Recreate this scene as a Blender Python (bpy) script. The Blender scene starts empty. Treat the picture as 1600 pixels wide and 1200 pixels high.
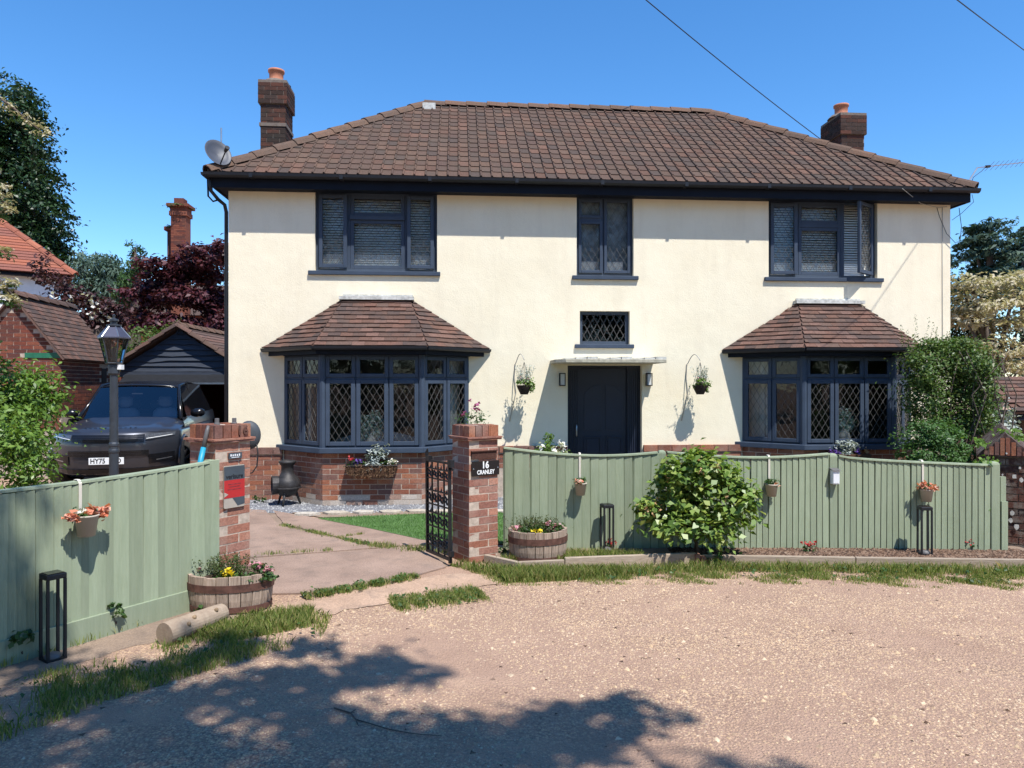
import bpy, bmesh, math, random
import numpy as np
from mathutils import Vector, Matrix

# ------------------------------------------------------------------ camera, light, exposure
sc = bpy.context.scene
col = sc.collection
R = math.radians
CAM_Z, FPX = 1.75, 1130.0
cam_data = bpy.data.cameras.new('camera')
cam_data.sensor_width = 36.0
cam_data.lens = FPX / 1600.0 * 36.0
cam_data.clip_start = 0.05
cam_data.clip_end = 2000.0
cam = bpy.data.objects.new('camera', cam_data)
cam.location = (0, 0, CAM_Z)
cam.rotation_euler = (R(90), 0, 0)
col.objects.link(cam)
sc.camera = cam

SUN_AZ, SUN_EL = 33.0, 61.5          # degrees right of straight behind the camera, and up
sdir = Vector((math.sin(R(SUN_AZ)) * math.cos(R(SUN_EL)), -math.cos(R(SUN_AZ)) * math.cos(R(SUN_EL)), math.sin(R(SUN_EL))))
world = bpy.data.worlds.new('World')
sc.world = world
world.use_nodes = True
nt = world.node_tree
nt.nodes.clear()
sky = nt.nodes.new('ShaderNodeTexSky')
sky.sky_type = 'NISHITA'
sky.sun_disc = False
sky.sun_elevation = R(SUN_EL)
sky.sun_rotation = math.atan2(sdir.x, sdir.y)
sky.altitude = 0
sky.air_density = 1.0
sky.dust_density = 0.0
sky.ozone_density = 6.0
bg = nt.nodes.new('ShaderNodeBackground')
bg.inputs['Strength'].default_value = 0.15
wo = nt.nodes.new('ShaderNodeOutputWorld')
hs = nt.nodes.new('ShaderNodeHueSaturation')      # the camera's vivid blue
hs.inputs['Saturation'].default_value = 1.2
nt.links.new(sky.outputs[0], hs.inputs['Color'])
nt.links.new(hs.outputs[0], bg.inputs['Color'])
nt.links.new(bg.outputs[0], wo.inputs['Surface'])
sun_data = bpy.data.lights.new('sun', 'SUN')
sun_data.energy = 4.7
sun_data.angle = R(0.53)
sun_data.color = (1.0, 0.97, 0.92)
sun = bpy.data.objects.new('sun', sun_data)
sun.rotation_euler = sdir.to_track_quat('Z', 'Y').to_euler()
sun.location = (6, -8, 20)
col.objects.link(sun)
vs = sc.view_settings
vs.view_transform = 'Standard'
vs.look = 'None'
vs.exposure = 0.6
vs.gamma = 1.0
vs.use_curve_mapping = False
sc.cycles.max_bounces = 8
sc.cycles.transparent_max_bounces = 12

# ------------------------------------------------------------------ helpers
rnd = random.Random(7)

def s2l(c):
    return c / 12.92 if c <= 0.04045 else ((c + 0.055) / 1.055) ** 2.4

def hexc(h):
    return tuple(s2l(int(h[i:i + 2], 16) / 255.0) for i in (0, 2, 4)) + (1.0,)

def rgba(c):
    return hexc(c) if isinstance(c, str) else (tuple(c) + (1.0,))[:4]

class NB:
    """small node-tree writer"""
    def __init__(self, name):
        self.m = bpy.data.materials.new(name)
        self.m.use_nodes = True
        self.t = self.m.node_tree
        self.t.nodes.clear()
        self.out = self.t.nodes.new('ShaderNodeOutputMaterial')
    def n(self, kind, **kw):
        nd = self.t.nodes.new('ShaderNode' + kind)
        for k, v in kw.items():
            setattr(nd, k, v)
        return nd
    def l(self, a, b):
        self.t.links.new(a, b)
    def val(self, sock, v):
        if hasattr(v, 'is_linked') or hasattr(v, 'links'):
            self.l(v, sock)
        else:
            sock.default_value = v
    def pos(self):
        return self.n('NewGeometry').outputs['Position']
    def noise(self, scale, detail=4, rough=0.55, vec=None, dist=0.0):
        nd = self.n('TexNoise')
        nd.inputs['Scale'].default_value = scale
        nd.inputs['Detail'].default_value = detail
        nd.inputs['Roughness'].default_value = rough
        nd.inputs['Distortion'].default_value = dist
        self.l(vec if vec is not None else self.pos(), nd.inputs['Vector'])
        return nd.outputs['Fac']
    def scaled(self, sx, sy, sz, vec=None):
        mp = self.n('Mapping')
        mp.inputs['Scale'].default_value = (sx, sy, sz)
        self.l(vec if vec is not None else self.pos(), mp.inputs['Vector'])
        return mp.outputs[0]
    def ramp(self, fac, stops, interp='LINEAR'):
        nd = self.n('ValToRGB')
        nd.color_ramp.interpolation = interp
        e = nd.color_ramp.elements
        while len(e) < len(stops):
            e.new(0.5)
        for i, (p, c) in enumerate(stops):
            e[i].position = p
            e[i].color = rgba(c) if not isinstance(c, (int, float)) else (c, c, c, 1)
        self.l(fac, nd.inputs['Fac'])
        return nd.outputs['Color']
    def mix(self, fac, a, b, mode='MIX'):
        nd = self.n('MixRGB', blend_type=mode)
        self.val(nd.inputs['Fac'], fac)
        for s, v in ((nd.inputs['Color1'], a), (nd.inputs['Color2'], b)):
            self.val(s, rgba(v) if isinstance(v, (str, tuple)) else v)
        return nd.outputs['Color']
    def math(self, op, a, b=0.0):
        nd = self.n('Math', operation=op)
        self.val(nd.inputs[0], a)
        self.val(nd.inputs[1], b)
        return nd.outputs[0]
    def piece_random(self):
        g = self.n('NewGeometry').outputs['Random Per Island']
        o = self.n('ObjectInfo').outputs['Random']
        return self.math('FRACT', self.math('ADD', g, o))
    def bump(self, height, strength=0.3, dist=0.01):
        nd = self.n('Bump')
        nd.inputs['Strength'].default_value = strength
        nd.inputs['Distance'].default_value = dist
        self.l(height, nd.inputs['Height'])
        return nd.outputs['Normal']
    def principled(self, color, rough=0.8, metal=0.0, spec=0.5, normal=None, coat=0.0):
        p = self.n('BsdfPrincipled')
        self.val(p.inputs['Base Color'], rgba(color) if isinstance(color, (str, tuple)) else color)
        self.val(p.inputs['Roughness'], rough)
        p.inputs['Metallic'].default_value = metal
        p.inputs['Specular IOR Level'].default_value = spec
        p.inputs['Coat Weight'].default_value = coat
        p.inputs['Coat Roughness'].default_value = 0.03
        if normal is not None:
            self.l(normal, p.inputs['Normal'])
        self.l(p.outputs[0], self.out.inputs['Surface'])
        return p

def mat_plain(name, color, rough=0.6, metal=0.0, var=0.12, scale=9.0, bump=0.0, bscale=60.0, spec=0.4, coat=0.0):
    b = NB(name)
    c = rgba(color)
    dark = tuple(x * (1 - var * 1.6) for x in c[:3])
    lite = tuple(min(1, x * (1 + var)) for x in c[:3])
    cc = b.ramp(b.noise(scale, 5, 0.6), [(0.3, dark), (0.7, lite)])
    nrm = b.bump(b.noise(bscale, 3), bump, 0.006) if bump else None
    b.principled(cc, rough, metal, spec, nrm, coat)
    return b.m

def mat_pieces(name, stops, rough=0.85, grime=None, gscale=3.0, gfac=0.5, bump=0.35, bscale=90.0):
    """colour picked per piece (brick, tile, board), then speckle and grime with a shape of its own"""
    b = NB(name)
    n = len(stops)
    c = b.ramp(b.piece_random(), [(i / n, s) for i, s in enumerate(stops)], 'CONSTANT')
    sp = b.ramp(b.noise(bscale * 0.6, 4, 0.65), [(0.3, 0.62), (0.7, 1.18)])
    c = b.mix(1.0, c, sp, 'MULTIPLY')
    if grime:
        g = b.ramp(b.noise(gscale, 6, 0.62), [(0.48, 0.0), (0.72, gfac)])
        c = b.mix(g, c, grime)
    b.principled(c, rough, 0, 0.1, b.bump(b.noise(bscale, 4), bump, 0.008))
    return b.m

def mat_leaf(name, stops, trans=0.35, rough=0.45, gloss=0.35):
    b = NB(name)
    g = b.n('NewGeometry').outputs['Random Per Island']
    n = len(stops)
    c = b.ramp(g, [(i / max(1, n - 1), s) for i, s in enumerate(stops)])
    p = b.n('BsdfPrincipled')
    b.l(c, p.inputs['Base Color'])
    p.inputs['Roughness'].default_value = rough
    p.inputs['Specular IOR Level'].default_value = gloss
    t = b.n('BsdfTranslucent')
    b.l(b.mix(1.0, c, (1.1, 1.15, 0.6), 'MULTIPLY'), t.inputs['Color'])
    mx = b.n('MixShader')
    mx.inputs[0].default_value = trans
    b.l(p.outputs[0], mx.inputs[1]); b.l(t.outputs[0], mx.inputs[2])
    b.l(mx.outputs[0], b.out.inputs['Surface'])
    return b.m

def mat_glass(name, tint=(0.8, 0.86, 0.88), refl=1.0, ior=1.5, wav=0.0):
    b = NB(name)
    tr = b.n('BsdfTransparent'); tr.inputs['Color'].default_value = rgba(tint)
    gl = b.n('BsdfGlossy'); gl.inputs['Roughness'].default_value = 0.015
    gl.inputs['Color'].default_value = (0.92, 0.95, 1, 1)
    fr = b.n('Fresnel'); fr.inputs['IOR'].default_value = ior
    if wav:
        nrm = b.bump(b.noise(5.0, 2), wav, 0.02)
        b.l(nrm, gl.inputs['Normal'])
    fac = b.math('MINIMUM', b.math('MULTIPLY', fr.outputs[0], refl), 1.0)
    mx = b.n('MixShader')
    b.l(fac, mx.inputs[0]); b.l(tr.outputs[0], mx.inputs[1]); b.l(gl.outputs[0], mx.inputs[2])
    b.l(mx.outputs[0], b.out.inputs['Surface'])
    return b.m

def mesh_np(name, verts, sizes, loops):
    """fast mesh: verts (n,3), sizes per face, flat vertex indices"""
    me = bpy.data.meshes.new(name)
    verts = np.asarray(verts, np.float32)
    sizes = np.asarray(sizes, np.int32); loops = np.asarray(loops, np.int32)
    me.vertices.add(len(verts)); me.vertices.foreach_set('co', verts.ravel())
    me.loops.add(len(loops)); me.loops.foreach_set('vertex_index', loops)
    me.polygons.add(len(sizes))
    st = np.zeros(len(sizes), np.int32); st[1:] = np.cumsum(sizes)[:-1]
    me.polygons.foreach_set('loop_start', st); me.polygons.foreach_set('loop_total', sizes)
    me.update(calc_edges=True)
    return me

def link(name, data, parent=None, m=None):
    o = bpy.data.objects.new(name, data)
    col.objects.link(o)
    if parent is not None:
        o.parent = parent
    if m is not None and data is not None:
        data.materials.append(m)
    return o

class MB:
    def __init__(self):
        self.v = []; self.f = []
    def add(self, vs_, fs, M=None):
        k = len(self.v)
        for p in vs_:
            p = Vector(p)
            self.v.append(tuple(M @ p) if M is not None else tuple(p))
        for q in fs:
            self.f.append([i + k for i in q])
        return self
    def box(self, x0, x1, y0, y1, z0, z1, M=None):
        return self.add([(x0, y0, z0), (x1, y0, z0), (x1, y1, z0), (x0, y1, z0), (x0, y0, z1), (x1, y0, z1), (x1, y1, z1), (x0, y1, z1)],
                        [(0, 3, 2, 1), (4, 5, 6, 7), (0, 1, 5, 4), (1, 2, 6, 5), (2, 3, 7, 6), (3, 0, 4, 7)], M)
    def tube(self, pts, rad, n=8, M=None, cap=True):
        pts = [Vector(p) for p in pts]
        if not hasattr(rad, '__len__'):
            rad = [rad] * len(pts)
        vs_, fs = [], []
        prev = None
        for i, p in enumerate(pts):
            d = (pts[min(i + 1, len(pts) - 1)] - pts[max(i - 1, 0)]).normalized()
            if prev is None:
                up = Vector((0, 0, 1)) if abs(d.z) < 0.9 else Vector((1, 0, 0))
                a = d.cross(up).normalized()
            else:
                a = (prev - d * prev.dot(d)).normalized()
            prev = a
            b = d.cross(a)
            for k in range(n):
                t = 2 * math.pi * k / n
                vs_.append(p + (a * math.cos(t) + b * math.sin(t)) * rad[i])
        for i in range(len(pts) - 1):
            for k in range(n):
                fs.append((i * n + k, i * n + (k + 1) % n, (i + 1) * n + (k + 1) % n, (i + 1) * n + k))
        if cap:
            fs.append(tuple(range(n - 1, -1, -1)))
            fs.append(tuple((len(pts) - 1) * n + k for k in range(n)))
        return self.add(vs_, fs, M)
    def lathe(self, prof, n=20, M=None, sx=1.0, sy=1.0, cap=True):
        vs_, fs = [], []
        for r, z in prof:
            for k in range(n):
                t = 2 * math.pi * k / n
                vs_.append((r * math.cos(t) * sx, r * math.sin(t) * sy, z))
        for i in range(len(prof) - 1):
            for k in range(n):
                fs.append((i * n + k, i * n + (k + 1) % n, (i + 1) * n + (k + 1) % n, (i + 1) * n + k))
        if cap:
            fs.append(tuple(range(n - 1, -1, -1)))
            fs.append(tuple((len(prof) - 1) * n + k for k in range(n)))
        return self.add(vs_, fs, M)
    def prism(self, poly, a0, a1, M=None, axis='z'):
        n = len(poly)
        def P(p, a):
            return (p[0], p[1], a) if axis == 'z' else ((p[0], a, p[1]) if axis == 'y' else (a, p[0], p[1]))
        vs_ = [P(p, a0) for p in poly] + [P(p, a1) for p in poly]
        fs = [tuple(range(n - 1, -1, -1)), tuple(range(n, 2 * n))] + [(i, (i + 1) % n, n + (i + 1) % n, n + i) for i in range(n)]
        return self.add(vs_, fs, M)
    def grid(self, fn, nu, nv, M=None, flip=False):
        vs_ = [fn(i / nu, j / nv) for j in range(nv + 1) for i in range(nu + 1)]
        w = nu + 1
        fs = []
        for j in range(nv):
            for i in range(nu):
                q = (j * w + i, j * w + i + 1, (j + 1) * w + i + 1, (j + 1) * w + i)
                fs.append(q[::-1] if flip else q)
        return self.add(vs_, fs, M)
    def mesh(self, name):
        me = bpy.data.meshes.new(name)
        me.from_pydata(self.v, [], self.f)
        me.update()
        return me
    def build(self, name, m, parent=None, smooth=False, bevel=0.0, fixn=True, solid=0.0, sub=0):
        me = self.mesh(name)
        if fixn:
            bm = bmesh.new(); bm.from_mesh(me)
            bmesh.ops.recalc_face_normals(bm, faces=bm.faces)
            bm.to_mesh(me); bm.free()
        o = link(name, me, parent, m)
        if smooth:
            me.polygons.foreach_set('use_smooth', [True] * len(me.polygons))
        if solid:
            md = o.modifiers.new('solid', 'SOLIDIFY'); md.thickness = solid; md.offset = 0
        if sub:
            md = o.modifiers.new('sub', 'SUBSURF'); md.levels = sub; md.render_levels = sub
        if bevel:
            md = o.modifiers.new('bevel', 'BEVEL'); md.width = bevel; md.segments = 2; md.limit_method = 'ANGLE'
        return o

def tag(o, label=None, cat=None, group=None, kind=None):
    if label: o['label'] = label
    if cat: o['category'] = cat
    if group: o['group'] = group
    if kind: o['kind'] = kind
    return o

def thing(name, label, cat, loc=(0, 0, 0), rotz=0.0, group=None):
    o = bpy.data.objects.new(name, None)
    o.empty_display_size = 0.2
    col.objects.link(o)
    o.location = loc
    o.rotation_euler = (0, 0, rotz)
    return tag(o, label, cat, group)

def copy_tree(o, parent=None):
    c = o.copy(); col.objects.link(c); c.parent = parent
    for ch in list(o.children):
        copy_tree(ch, c)
    return c

def frame(p, ex, ey, ez):
    p, ex, ey, ez = Vector(p), Vector(ex), Vector(ey), Vector(ez)
    return Matrix(((ex.x, ey.x, ez.x, p.x), (ex.y, ey.y, ez.y, p.y), (ex.z, ey.z, ez.z, p.z), (0, 0, 0, 1)))

def A(u, v, Y):
    """world point at depth Y seen at photograph pixel (u, v)"""
    return Vector(((u - 800) / FPX * Y, Y, CAM_Z - (v - 600) / FPX * Y))

def G(u, v, z=0.0):
    """point of the horizontal plane at height z seen at pixel (u, v)"""
    Y = (CAM_Z - z) * FPX / (v - 600.0)
    return Vector(((u - 800) / FPX * Y, Y, z))

HO = Vector((-4.265, 10.88, 0.0)); HPSI = R(4.3)
HC, HS = math.cos(HPSI), math.sin(HPSI)
def HL(u, v, d=0.0):
    """house-local point on the plane d in front of the facade seen at pixel (u, v)"""
    c = Vector((0, 0, CAM_Z)) - HO
    cl = Vector((c.x * HC + c.y * HS, -c.x * HS + c.y * HC, c.z))
    w = Vector(((u - 800) / FPX, 1.0, -(v - 600) / FPX))
    wl = Vector((w.x * HC + w.y * HS, -w.x * HS + w.y * HC, w.z))
    return cl + wl * ((-d - cl.y) / wl.y)
def HW(p):
    """house-local to world"""
    return Vector((HO.x + p[0] * HC - p[1] * HS, HO.y + p[0] * HS + p[1] * HC, p[2]))

_unit = {}
def unit_box(kind, m, n=4, jit=0.012):
    """a few slightly uneven unit boxes (x 0..1, y 0..1, z 0..1) shared by alike pieces"""
    key = (kind, m.name)
    if key not in _unit:
        out = []
        r = random.Random(len(_unit) + 3)
        for _ in range(n):
            b = MB().box(0, 1, 0, 1, 0, 1)
            b.v = [tuple(c + r.uniform(-jit, jit) for c in p) for p in b.v]
            me = b.mesh(kind); me.materials.append(m); out.append(me)
        _unit[key] = out
    return rnd.choice(_unit[key])

def piece(kind, m, parent, loc, size, rotz=0.0, rot=None, jit=0.012):
    o = bpy.data.objects.new(kind, unit_box(kind, m, jit=jit))
    col.objects.link(o)
    o.parent = parent
    o.location = loc
    o.scale = size
    o.rotation_euler = rot if rot else (0, 0, rotz)
    return o

def brick_face(parent, p0, d, width, z0, rows, m, kind='brick', L=0.215, H=0.065, J=0.010, depth=0.06, proud=0.006, off0=0, jag=0.0012, skip=None, pale=None):
    """stretcher-bond bricks over a vertical face that starts at p0 and runs along unit vector d; the face looks to d rotated -90 deg"""
    d = Vector(d).normalized()
    nrm = Vector((d.y, -d.x, 0))
    ang = math.atan2(d.y, d.x)
    for r in range(rows):
        x = -((r + off0) % 2) * (L + J) / 2
        while x < width - 0.02:
            a, b = max(0.0, x), min(width, x + L)
            x += L + J
            if b - a < 0.03:
                continue
            z = z0 + r * (H + J)
            if skip and skip((a + b) / 2, z):
                continue
            pr = proud + rnd.uniform(-jag, jag)
            q = Vector(p0) + d * a + nrm * pr
            mm = pale if (pale is not None and r < 3 and rnd.random() < (.75, .6, .25)[r]) else m
            piece(kind, mm, parent, (q.x, q.y, z + rnd.uniform(-.001, .001)), (b - a, depth, H), ang)

def text_mesh(body, size, m, name, parent, M, extrude=0.001, align='CENTER', bold=0.0, xscale=1.0):
    cu = bpy.data.curves.new(name, 'FONT')
    cu.body = body; cu.size = size; cu.extrude = extrude; cu.align_x = align; cu.align_y = 'CENTER'; cu.offset = bold
    cu.resolution_u = 3
    to = bpy.data.objects.new(name, cu)
    col.objects.link(to)
    bpy.context.view_layer.update()
    me = bpy.data.meshes.new_from_object(to)
    bpy.data.objects.remove(to)
    me.transform(M @ Matrix.Diagonal((xscale, 1, 1, 1)))
    return link(name, me, parent, m)

# ---- foliage
def leaf_data(pts, size, rng, up=0.5, aspect=0.55, fold=0.25, droop=0.0, outward=None):
    n = len(pts)
    nr = rng.normal(size=(n, 3)); nr[:, 2] = np.abs(nr[:, 2]) + up
    if outward is not None:
        nr += outward * 0.9
    nr /= np.linalg.norm(nr, axis=1)[:, None]
    a = rng.normal(size=(n, 3)); a[:, 2] -= droop
    a -= nr * (a * nr).sum(1)[:, None]
    a /= np.linalg.norm(a, axis=1)[:, None] + 1e-9
    b = np.cross(nr, a)
    s = (np.asarray(size) * rng.uniform(0.65, 1.3, n))[:, None]
    v = np.empty((n, 4, 3))
    v[:, 0] = pts - a * s * 0.5
    v[:, 1] = pts + b * s * aspect * 0.5 + nr * s * fold * 0.5 - a * s * 0.08
    v[:, 2] = pts + a * s * 0.5 - nr * s * fold * 0.3
    v[:, 3] = pts - b * s * aspect * 0.5 + nr * s * fold * 0.5 - a * s * 0.08
    return v.reshape(-1, 3)

def leaves_obj(name, v, m, parent=None):
    n = len(v) // 4
    me = mesh_np(name, v, np.full(n, 4), np.arange(n * 4))
    return link(name, me, parent, m)

def clump_points(clumps, rng, sub=14, spread=0.33, shell=0.55):
    """clumps: (x,y,z,rx,ry,rz,n). Leaves gather in twig-sized tufts spread through each ellipsoid, most near its skin"""
    P, O = [], []
    for (x, y, z, rx, ry, rz, n) in clumps:
        k = max(3, int(sub))
        d = rng.normal(size=(k, 3)); d /= np.linalg.norm(d, axis=1)[:, None]
        rad = rng.uniform(0, 1, k) ** (1 / 3.0) * (1 - shell) + shell * rng.uniform(0.7, 1.05, k)
        cen = d * rad[:, None]
        w = rng.integers(0, k, n)
        q = cen[w] + rng.normal(size=(n, 3)) * spread * rng.uniform(0.5, 1.2, k)[w][:, None]
        P.append(q * np.array([rx, ry, rz]) + np.array([x, y, z]))
        oo = q / (np.linalg.norm(q, axis=1)[:, None] + 1e-6)
        O.append(oo)
    return np.concatenate(P), np.concatenate(O)

def crown(name, parent, clumps, size, m, seed, sub=14, spread=0.33, shell=0.55, up=0.5, aspect=0.55, droop=0.0, fold=0.25, zmin=None):
    rng = np.random.default_rng(seed)
    P, O = clump_points(clumps, rng, sub, spread, shell)
    if zmin is not None:
        k = P[:, 2] > zmin
        P, O = P[k], O[k]
    return leaves_obj(name, leaf_data(P, np.full(len(P), size), rng, up, aspect, fold, droop, O), m, parent)

def limbs(name, parent, base, tops, r0, m, seed=1, n=7, split=0.45):
    """tapered trunk with limbs curving to each top"""
    r = random.Random(seed)
    b = MB()
    base = Vector(base)
    for i, t in enumerate(tops):
        t = Vector(t)
        fork = base.lerp(Vector((base.x, base.y, t.z)), split * r.uniform(0.6, 1.0))
        mid = fork.lerp(t, 0.5) + Vector((r.uniform(-.1, .1), r.uniform(-.1, .1), r.uniform(0, .15))) * (t - fork).length * 0.4
        k = 1.0 if i == 0 else 0.62
        b.tube([base + Vector((0, 0, -0.05)), base.lerp(fork, 0.5) + Vector((r.uniform(-.03, .03), r.uniform(-.03, .03), 0)), fork, mid, t],
               [r0 * k * 1.15, r0 * k * 0.9, r0 * k * 0.75, r0 * k * 0.42, r0 * k * 0.1], n)
    return b.build(name, m, parent, smooth=True)

def blades(name, pts, h, w, m, seed, parent=None, lean=0.5, kind='stuff', flat=0.0):
    rng = np.random.default_rng(seed)
    n = len(pts)
    h = np.asarray(h) * rng.uniform(0.45, 1.35, n); w = w * rng.uniform(0.7, 1.3, n)
    an = rng.uniform(0, 2 * np.pi, n)
    s = np.stack([np.cos(an), np.sin(an), np.zeros(n)], 1) * w[:, None] * 0.5
    la = rng.uniform(0, 2 * np.pi, n); lm = rng.uniform(0.05, lean, n) * h
    ln = np.stack([np.cos(la) * lm, np.sin(la) * lm, np.zeros(n)], 1)
    up = np.zeros((n, 3)); up[:, 2] = h
    v = np.empty((n, 5, 3))
    v[:, 0] = pts - s; v[:, 1] = pts + s
    v[:, 2] = pts + s * 0.75 + up * 0.55 + ln * 0.3; v[:, 3] = pts + up * 0.98 + ln; v[:, 4] = pts - s * 0.75 + up * 0.55 + ln * 0.3
    me = mesh_np(name, v.reshape(-1, 3), np.full(n, 5), np.arange(n * 5))
    o = link(name, me, parent, m)
    if kind: o['kind'] = kind
    return o

def in_poly(px, py, poly):
    inside = np.zeros(len(px), bool)
    j = len(poly) - 1
    for i in range(len(poly)):
        xi, yi = poly[i][0], poly[i][1]; xj, yj = poly[j][0], poly[j][1]
        c = ((yi > py) != (yj > py)) & (px < (xj - xi) * (py - yi) / (yj - yi + 1e-12) + xi)
        inside ^= c
        j = i
    return inside

def scatter(poly, n, seed, z=0.0, patch=0.0, pscale=1.2):
    rng = np.random.default_rng(seed)
    xs = [p[0] for p in poly]; ys = [p[1] for p in poly]
    x = rng.uniform(min(xs), max(xs), n); y = rng.uniform(min(ys), max(ys), n)
    k = in_poly(x, y, poly)
    if patch:
        f = (np.sin(x * 3.1 * pscale + 1.3 * np.sin(y * 2.3 * pscale) + seed) + np.sin(y * 4.7 * pscale + 1.7 * np.sin(x * 2.9 * pscale))
             + 0.7 * np.sin(x * 9.3 * pscale + y * 7.1 * pscale)) / 2.7
        k &= f + rng.normal(0, 0.25, n) > patch
    return np.stack([x[k], y[k], np.full(k.sum(), z)], 1)

def wobble(poly, step=0.12, amp=0.03, seed=0):
    """outline with an uneven edge"""
    r = random.Random(seed)
    out = []
    for i in range(len(poly)):
        a, b = Vector(poly[i][:2]), Vector(poly[(i + 1) % len(poly)][:2])
        k = max(1, int((b - a).length / step))
        for j in range(k):
            p = a.lerp(b, j / k)
            out.append((p.x + r.uniform(-amp, amp), p.y + r.uniform(-amp, amp)))
    return out

def sheet(name, poly, z, m, kind='structure', parent=None):
    me = bpy.data.meshes.new(name)
    me.from_pydata([(p[0], p[1], z) for p in poly], [], [list(range(len(poly)))])
    me.update()
    if me.polygons[0].normal.z < 0:
        me.flip_normals()
    o = link(name, me, parent, m)
    if kind: o['kind'] = kind
    return o

# ------------------------------------------------------------------ materials
def make_ground_mat():
    b = NB('trodden_gravel')
    big = b.noise(0.35, 5, 0.6)
    mid = b.noise(2.2, 5, 0.65)
    base = b.ramp(mid, [(0.3, (0.356, 0.227, 0.158)), (0.55, (0.442, 0.289, 0.206)), (0.75, (0.530, 0.357, 0.241))])
    base = b.mix(b.ramp(big, [(0.42, 0.0), (0.62, 0.55)]), base, (0.384, 0.250, 0.184))
    vo = b.n('TexVoronoi', feature='F1'); vo.inputs['Scale'].default_value = 62.0
    b.l(b.pos(), vo.inputs['Vector'])
    sep = b.n('SeparateColor'); b.l(vo.outputs['Color'], sep.inputs[0])
    chipc = b.ramp(sep.outputs[0], [(0.0, (0.218, 0.136, 0.102)), (0.25, (0.436, 0.289, 0.202)), (0.55, (0.683, 0.466, 0.267)), (0.85, (0.756, 0.527, 0.317)), (1.0, (0.480, 0.352, 0.278))])
    chip = b.ramp(vo.outputs['Distance'], [(0.25, 0.9), (0.6, 0.0)])
    track = b.noise(0.8, 5, 0.6, vec=b.scaled(0.45, 1.5, 1.0), dist=0.6)      # long patches worn smooth by wheels
    dens = b.math('MULTIPLY', b.ramp(b.noise(1.1, 4, 0.6), [(0.32, 0.1), (0.6, 1.0)]), b.ramp(track, [(0.38, 0.12), (0.56, 1.0)]))
    c = b.mix(b.math('MULTIPLY', chip, dens), base, chipc)
    c = b.mix(b.math('MULTIPLY', b.ramp(vo.outputs['Distance'], [(0.5, 0.0), (0.85, 0.75)]), dens), c, (0.160, 0.102, 0.076))
    fine = b.ramp(b.noise(150, 3, 0.75), [(0.3, 0.62), (0.7, 1.3)])
    c = b.mix(1.0, c, fine, 'MULTIPLY')
    h = b.math('ADD', b.math('MULTIPLY', chip, 0.6), b.noise(120, 4, 0.7))
    b.principled(c, 0.93, 0, 0.2, b.bump(h, 0.8, 0.014))
    return b.m

def make_concrete_mat(name, c1, c2, c3):
    b = NB(name)
    c = b.ramp(b.noise(1.4, 6, 0.65), [(0.3, c1), (0.52, c2), (0.75, c3)])
    sp = b.ramp(b.noise(70, 5, 0.8), [(0.3, 0.6), (0.7, 1.32)])
    c = b.mix(1.0, c, sp, 'MULTIPLY')
    st = b.ramp(b.noise(4.0, 6, 0.7, dist=0.4), [(0.5, 0.0), (0.72, 0.6)])
    c = b.mix(st, c, (0.15, 0.115, 0.095))
    b.principled(c, 0.92, 0, 0.2, b.bump(b.noise(110, 4, 0.7), 0.4, 0.008))
    return b.m

def make_stucco_mat():
    b = NB('cream_stucco')
    c = b.ramp(b.noise(1.6, 6, 0.6), [(0.3, (0.775, 0.69, 0.515)), (0.7, (0.825, 0.745, 0.57))])
    drip = b.ramp(b.noise(1.0, 5, 0.6, vec=b.scaled(5.0, 5.0, 0.7)), [(0.5, 0.0), (0.8, 0.3)])
    c = b.mix(drip, c, (0.60, 0.52, 0.39))
    cr = b.ramp(b.noise(0.9, 8, 0.7, dist=1.2), [(0.493, 0.0), (0.5, 0.12), (0.507, 0.0)])
    c = b.mix(cr, c, (0.45, 0.40, 0.33))
    h = b.math('ADD', b.math('MULTIPLY', b.noise(3.2, 4, 0.5), 2.2), b.noise(55, 5, 0.65))
    b.principled(c, 0.9, 0, 0.2, b.bump(h, 0.26, 0.014))
    return b.m

def make_wood_mat(name, c1, c2, rough=0.75, sc_=(14, 14, 1.2), spec=0.3):
    b = NB(name)
    g = b.noise(3.0, 6, 0.65, vec=b.scaled(*sc_))
    pr = b.piece_random()
    c = b.ramp(g, [(0.3, c1), (0.7, c2)])
    c = b.mix(1.0, c, b.ramp(pr, [(0.0, 0.86), (1.0, 1.12)]), 'MULTIPLY')
    worn = b.ramp(b.noise(26, 6, 0.75, vec=b.scaled(1.5, 1.5, 0.4)), [(0.66, 0.0), (0.74, 0.35)])
    c = b.mix(worn, c, tuple(x * 0.55 for x in c1[:3]))
    alg = b.ramp(b.noise(1.7, 6, 0.7), [(0.5, 0.0), (0.75, 0.3)])
    c = b.mix(alg, c, tuple(x * k for x, k in zip(c1[:3], (0.72, 0.78, 0.66))))
    b.principled(c, rough, 0, spec, b.bump(b.noise(9.0, 6, 0.6, vec=b.scaled(*sc_)), 0.45, 0.006))
    return b.m

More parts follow.
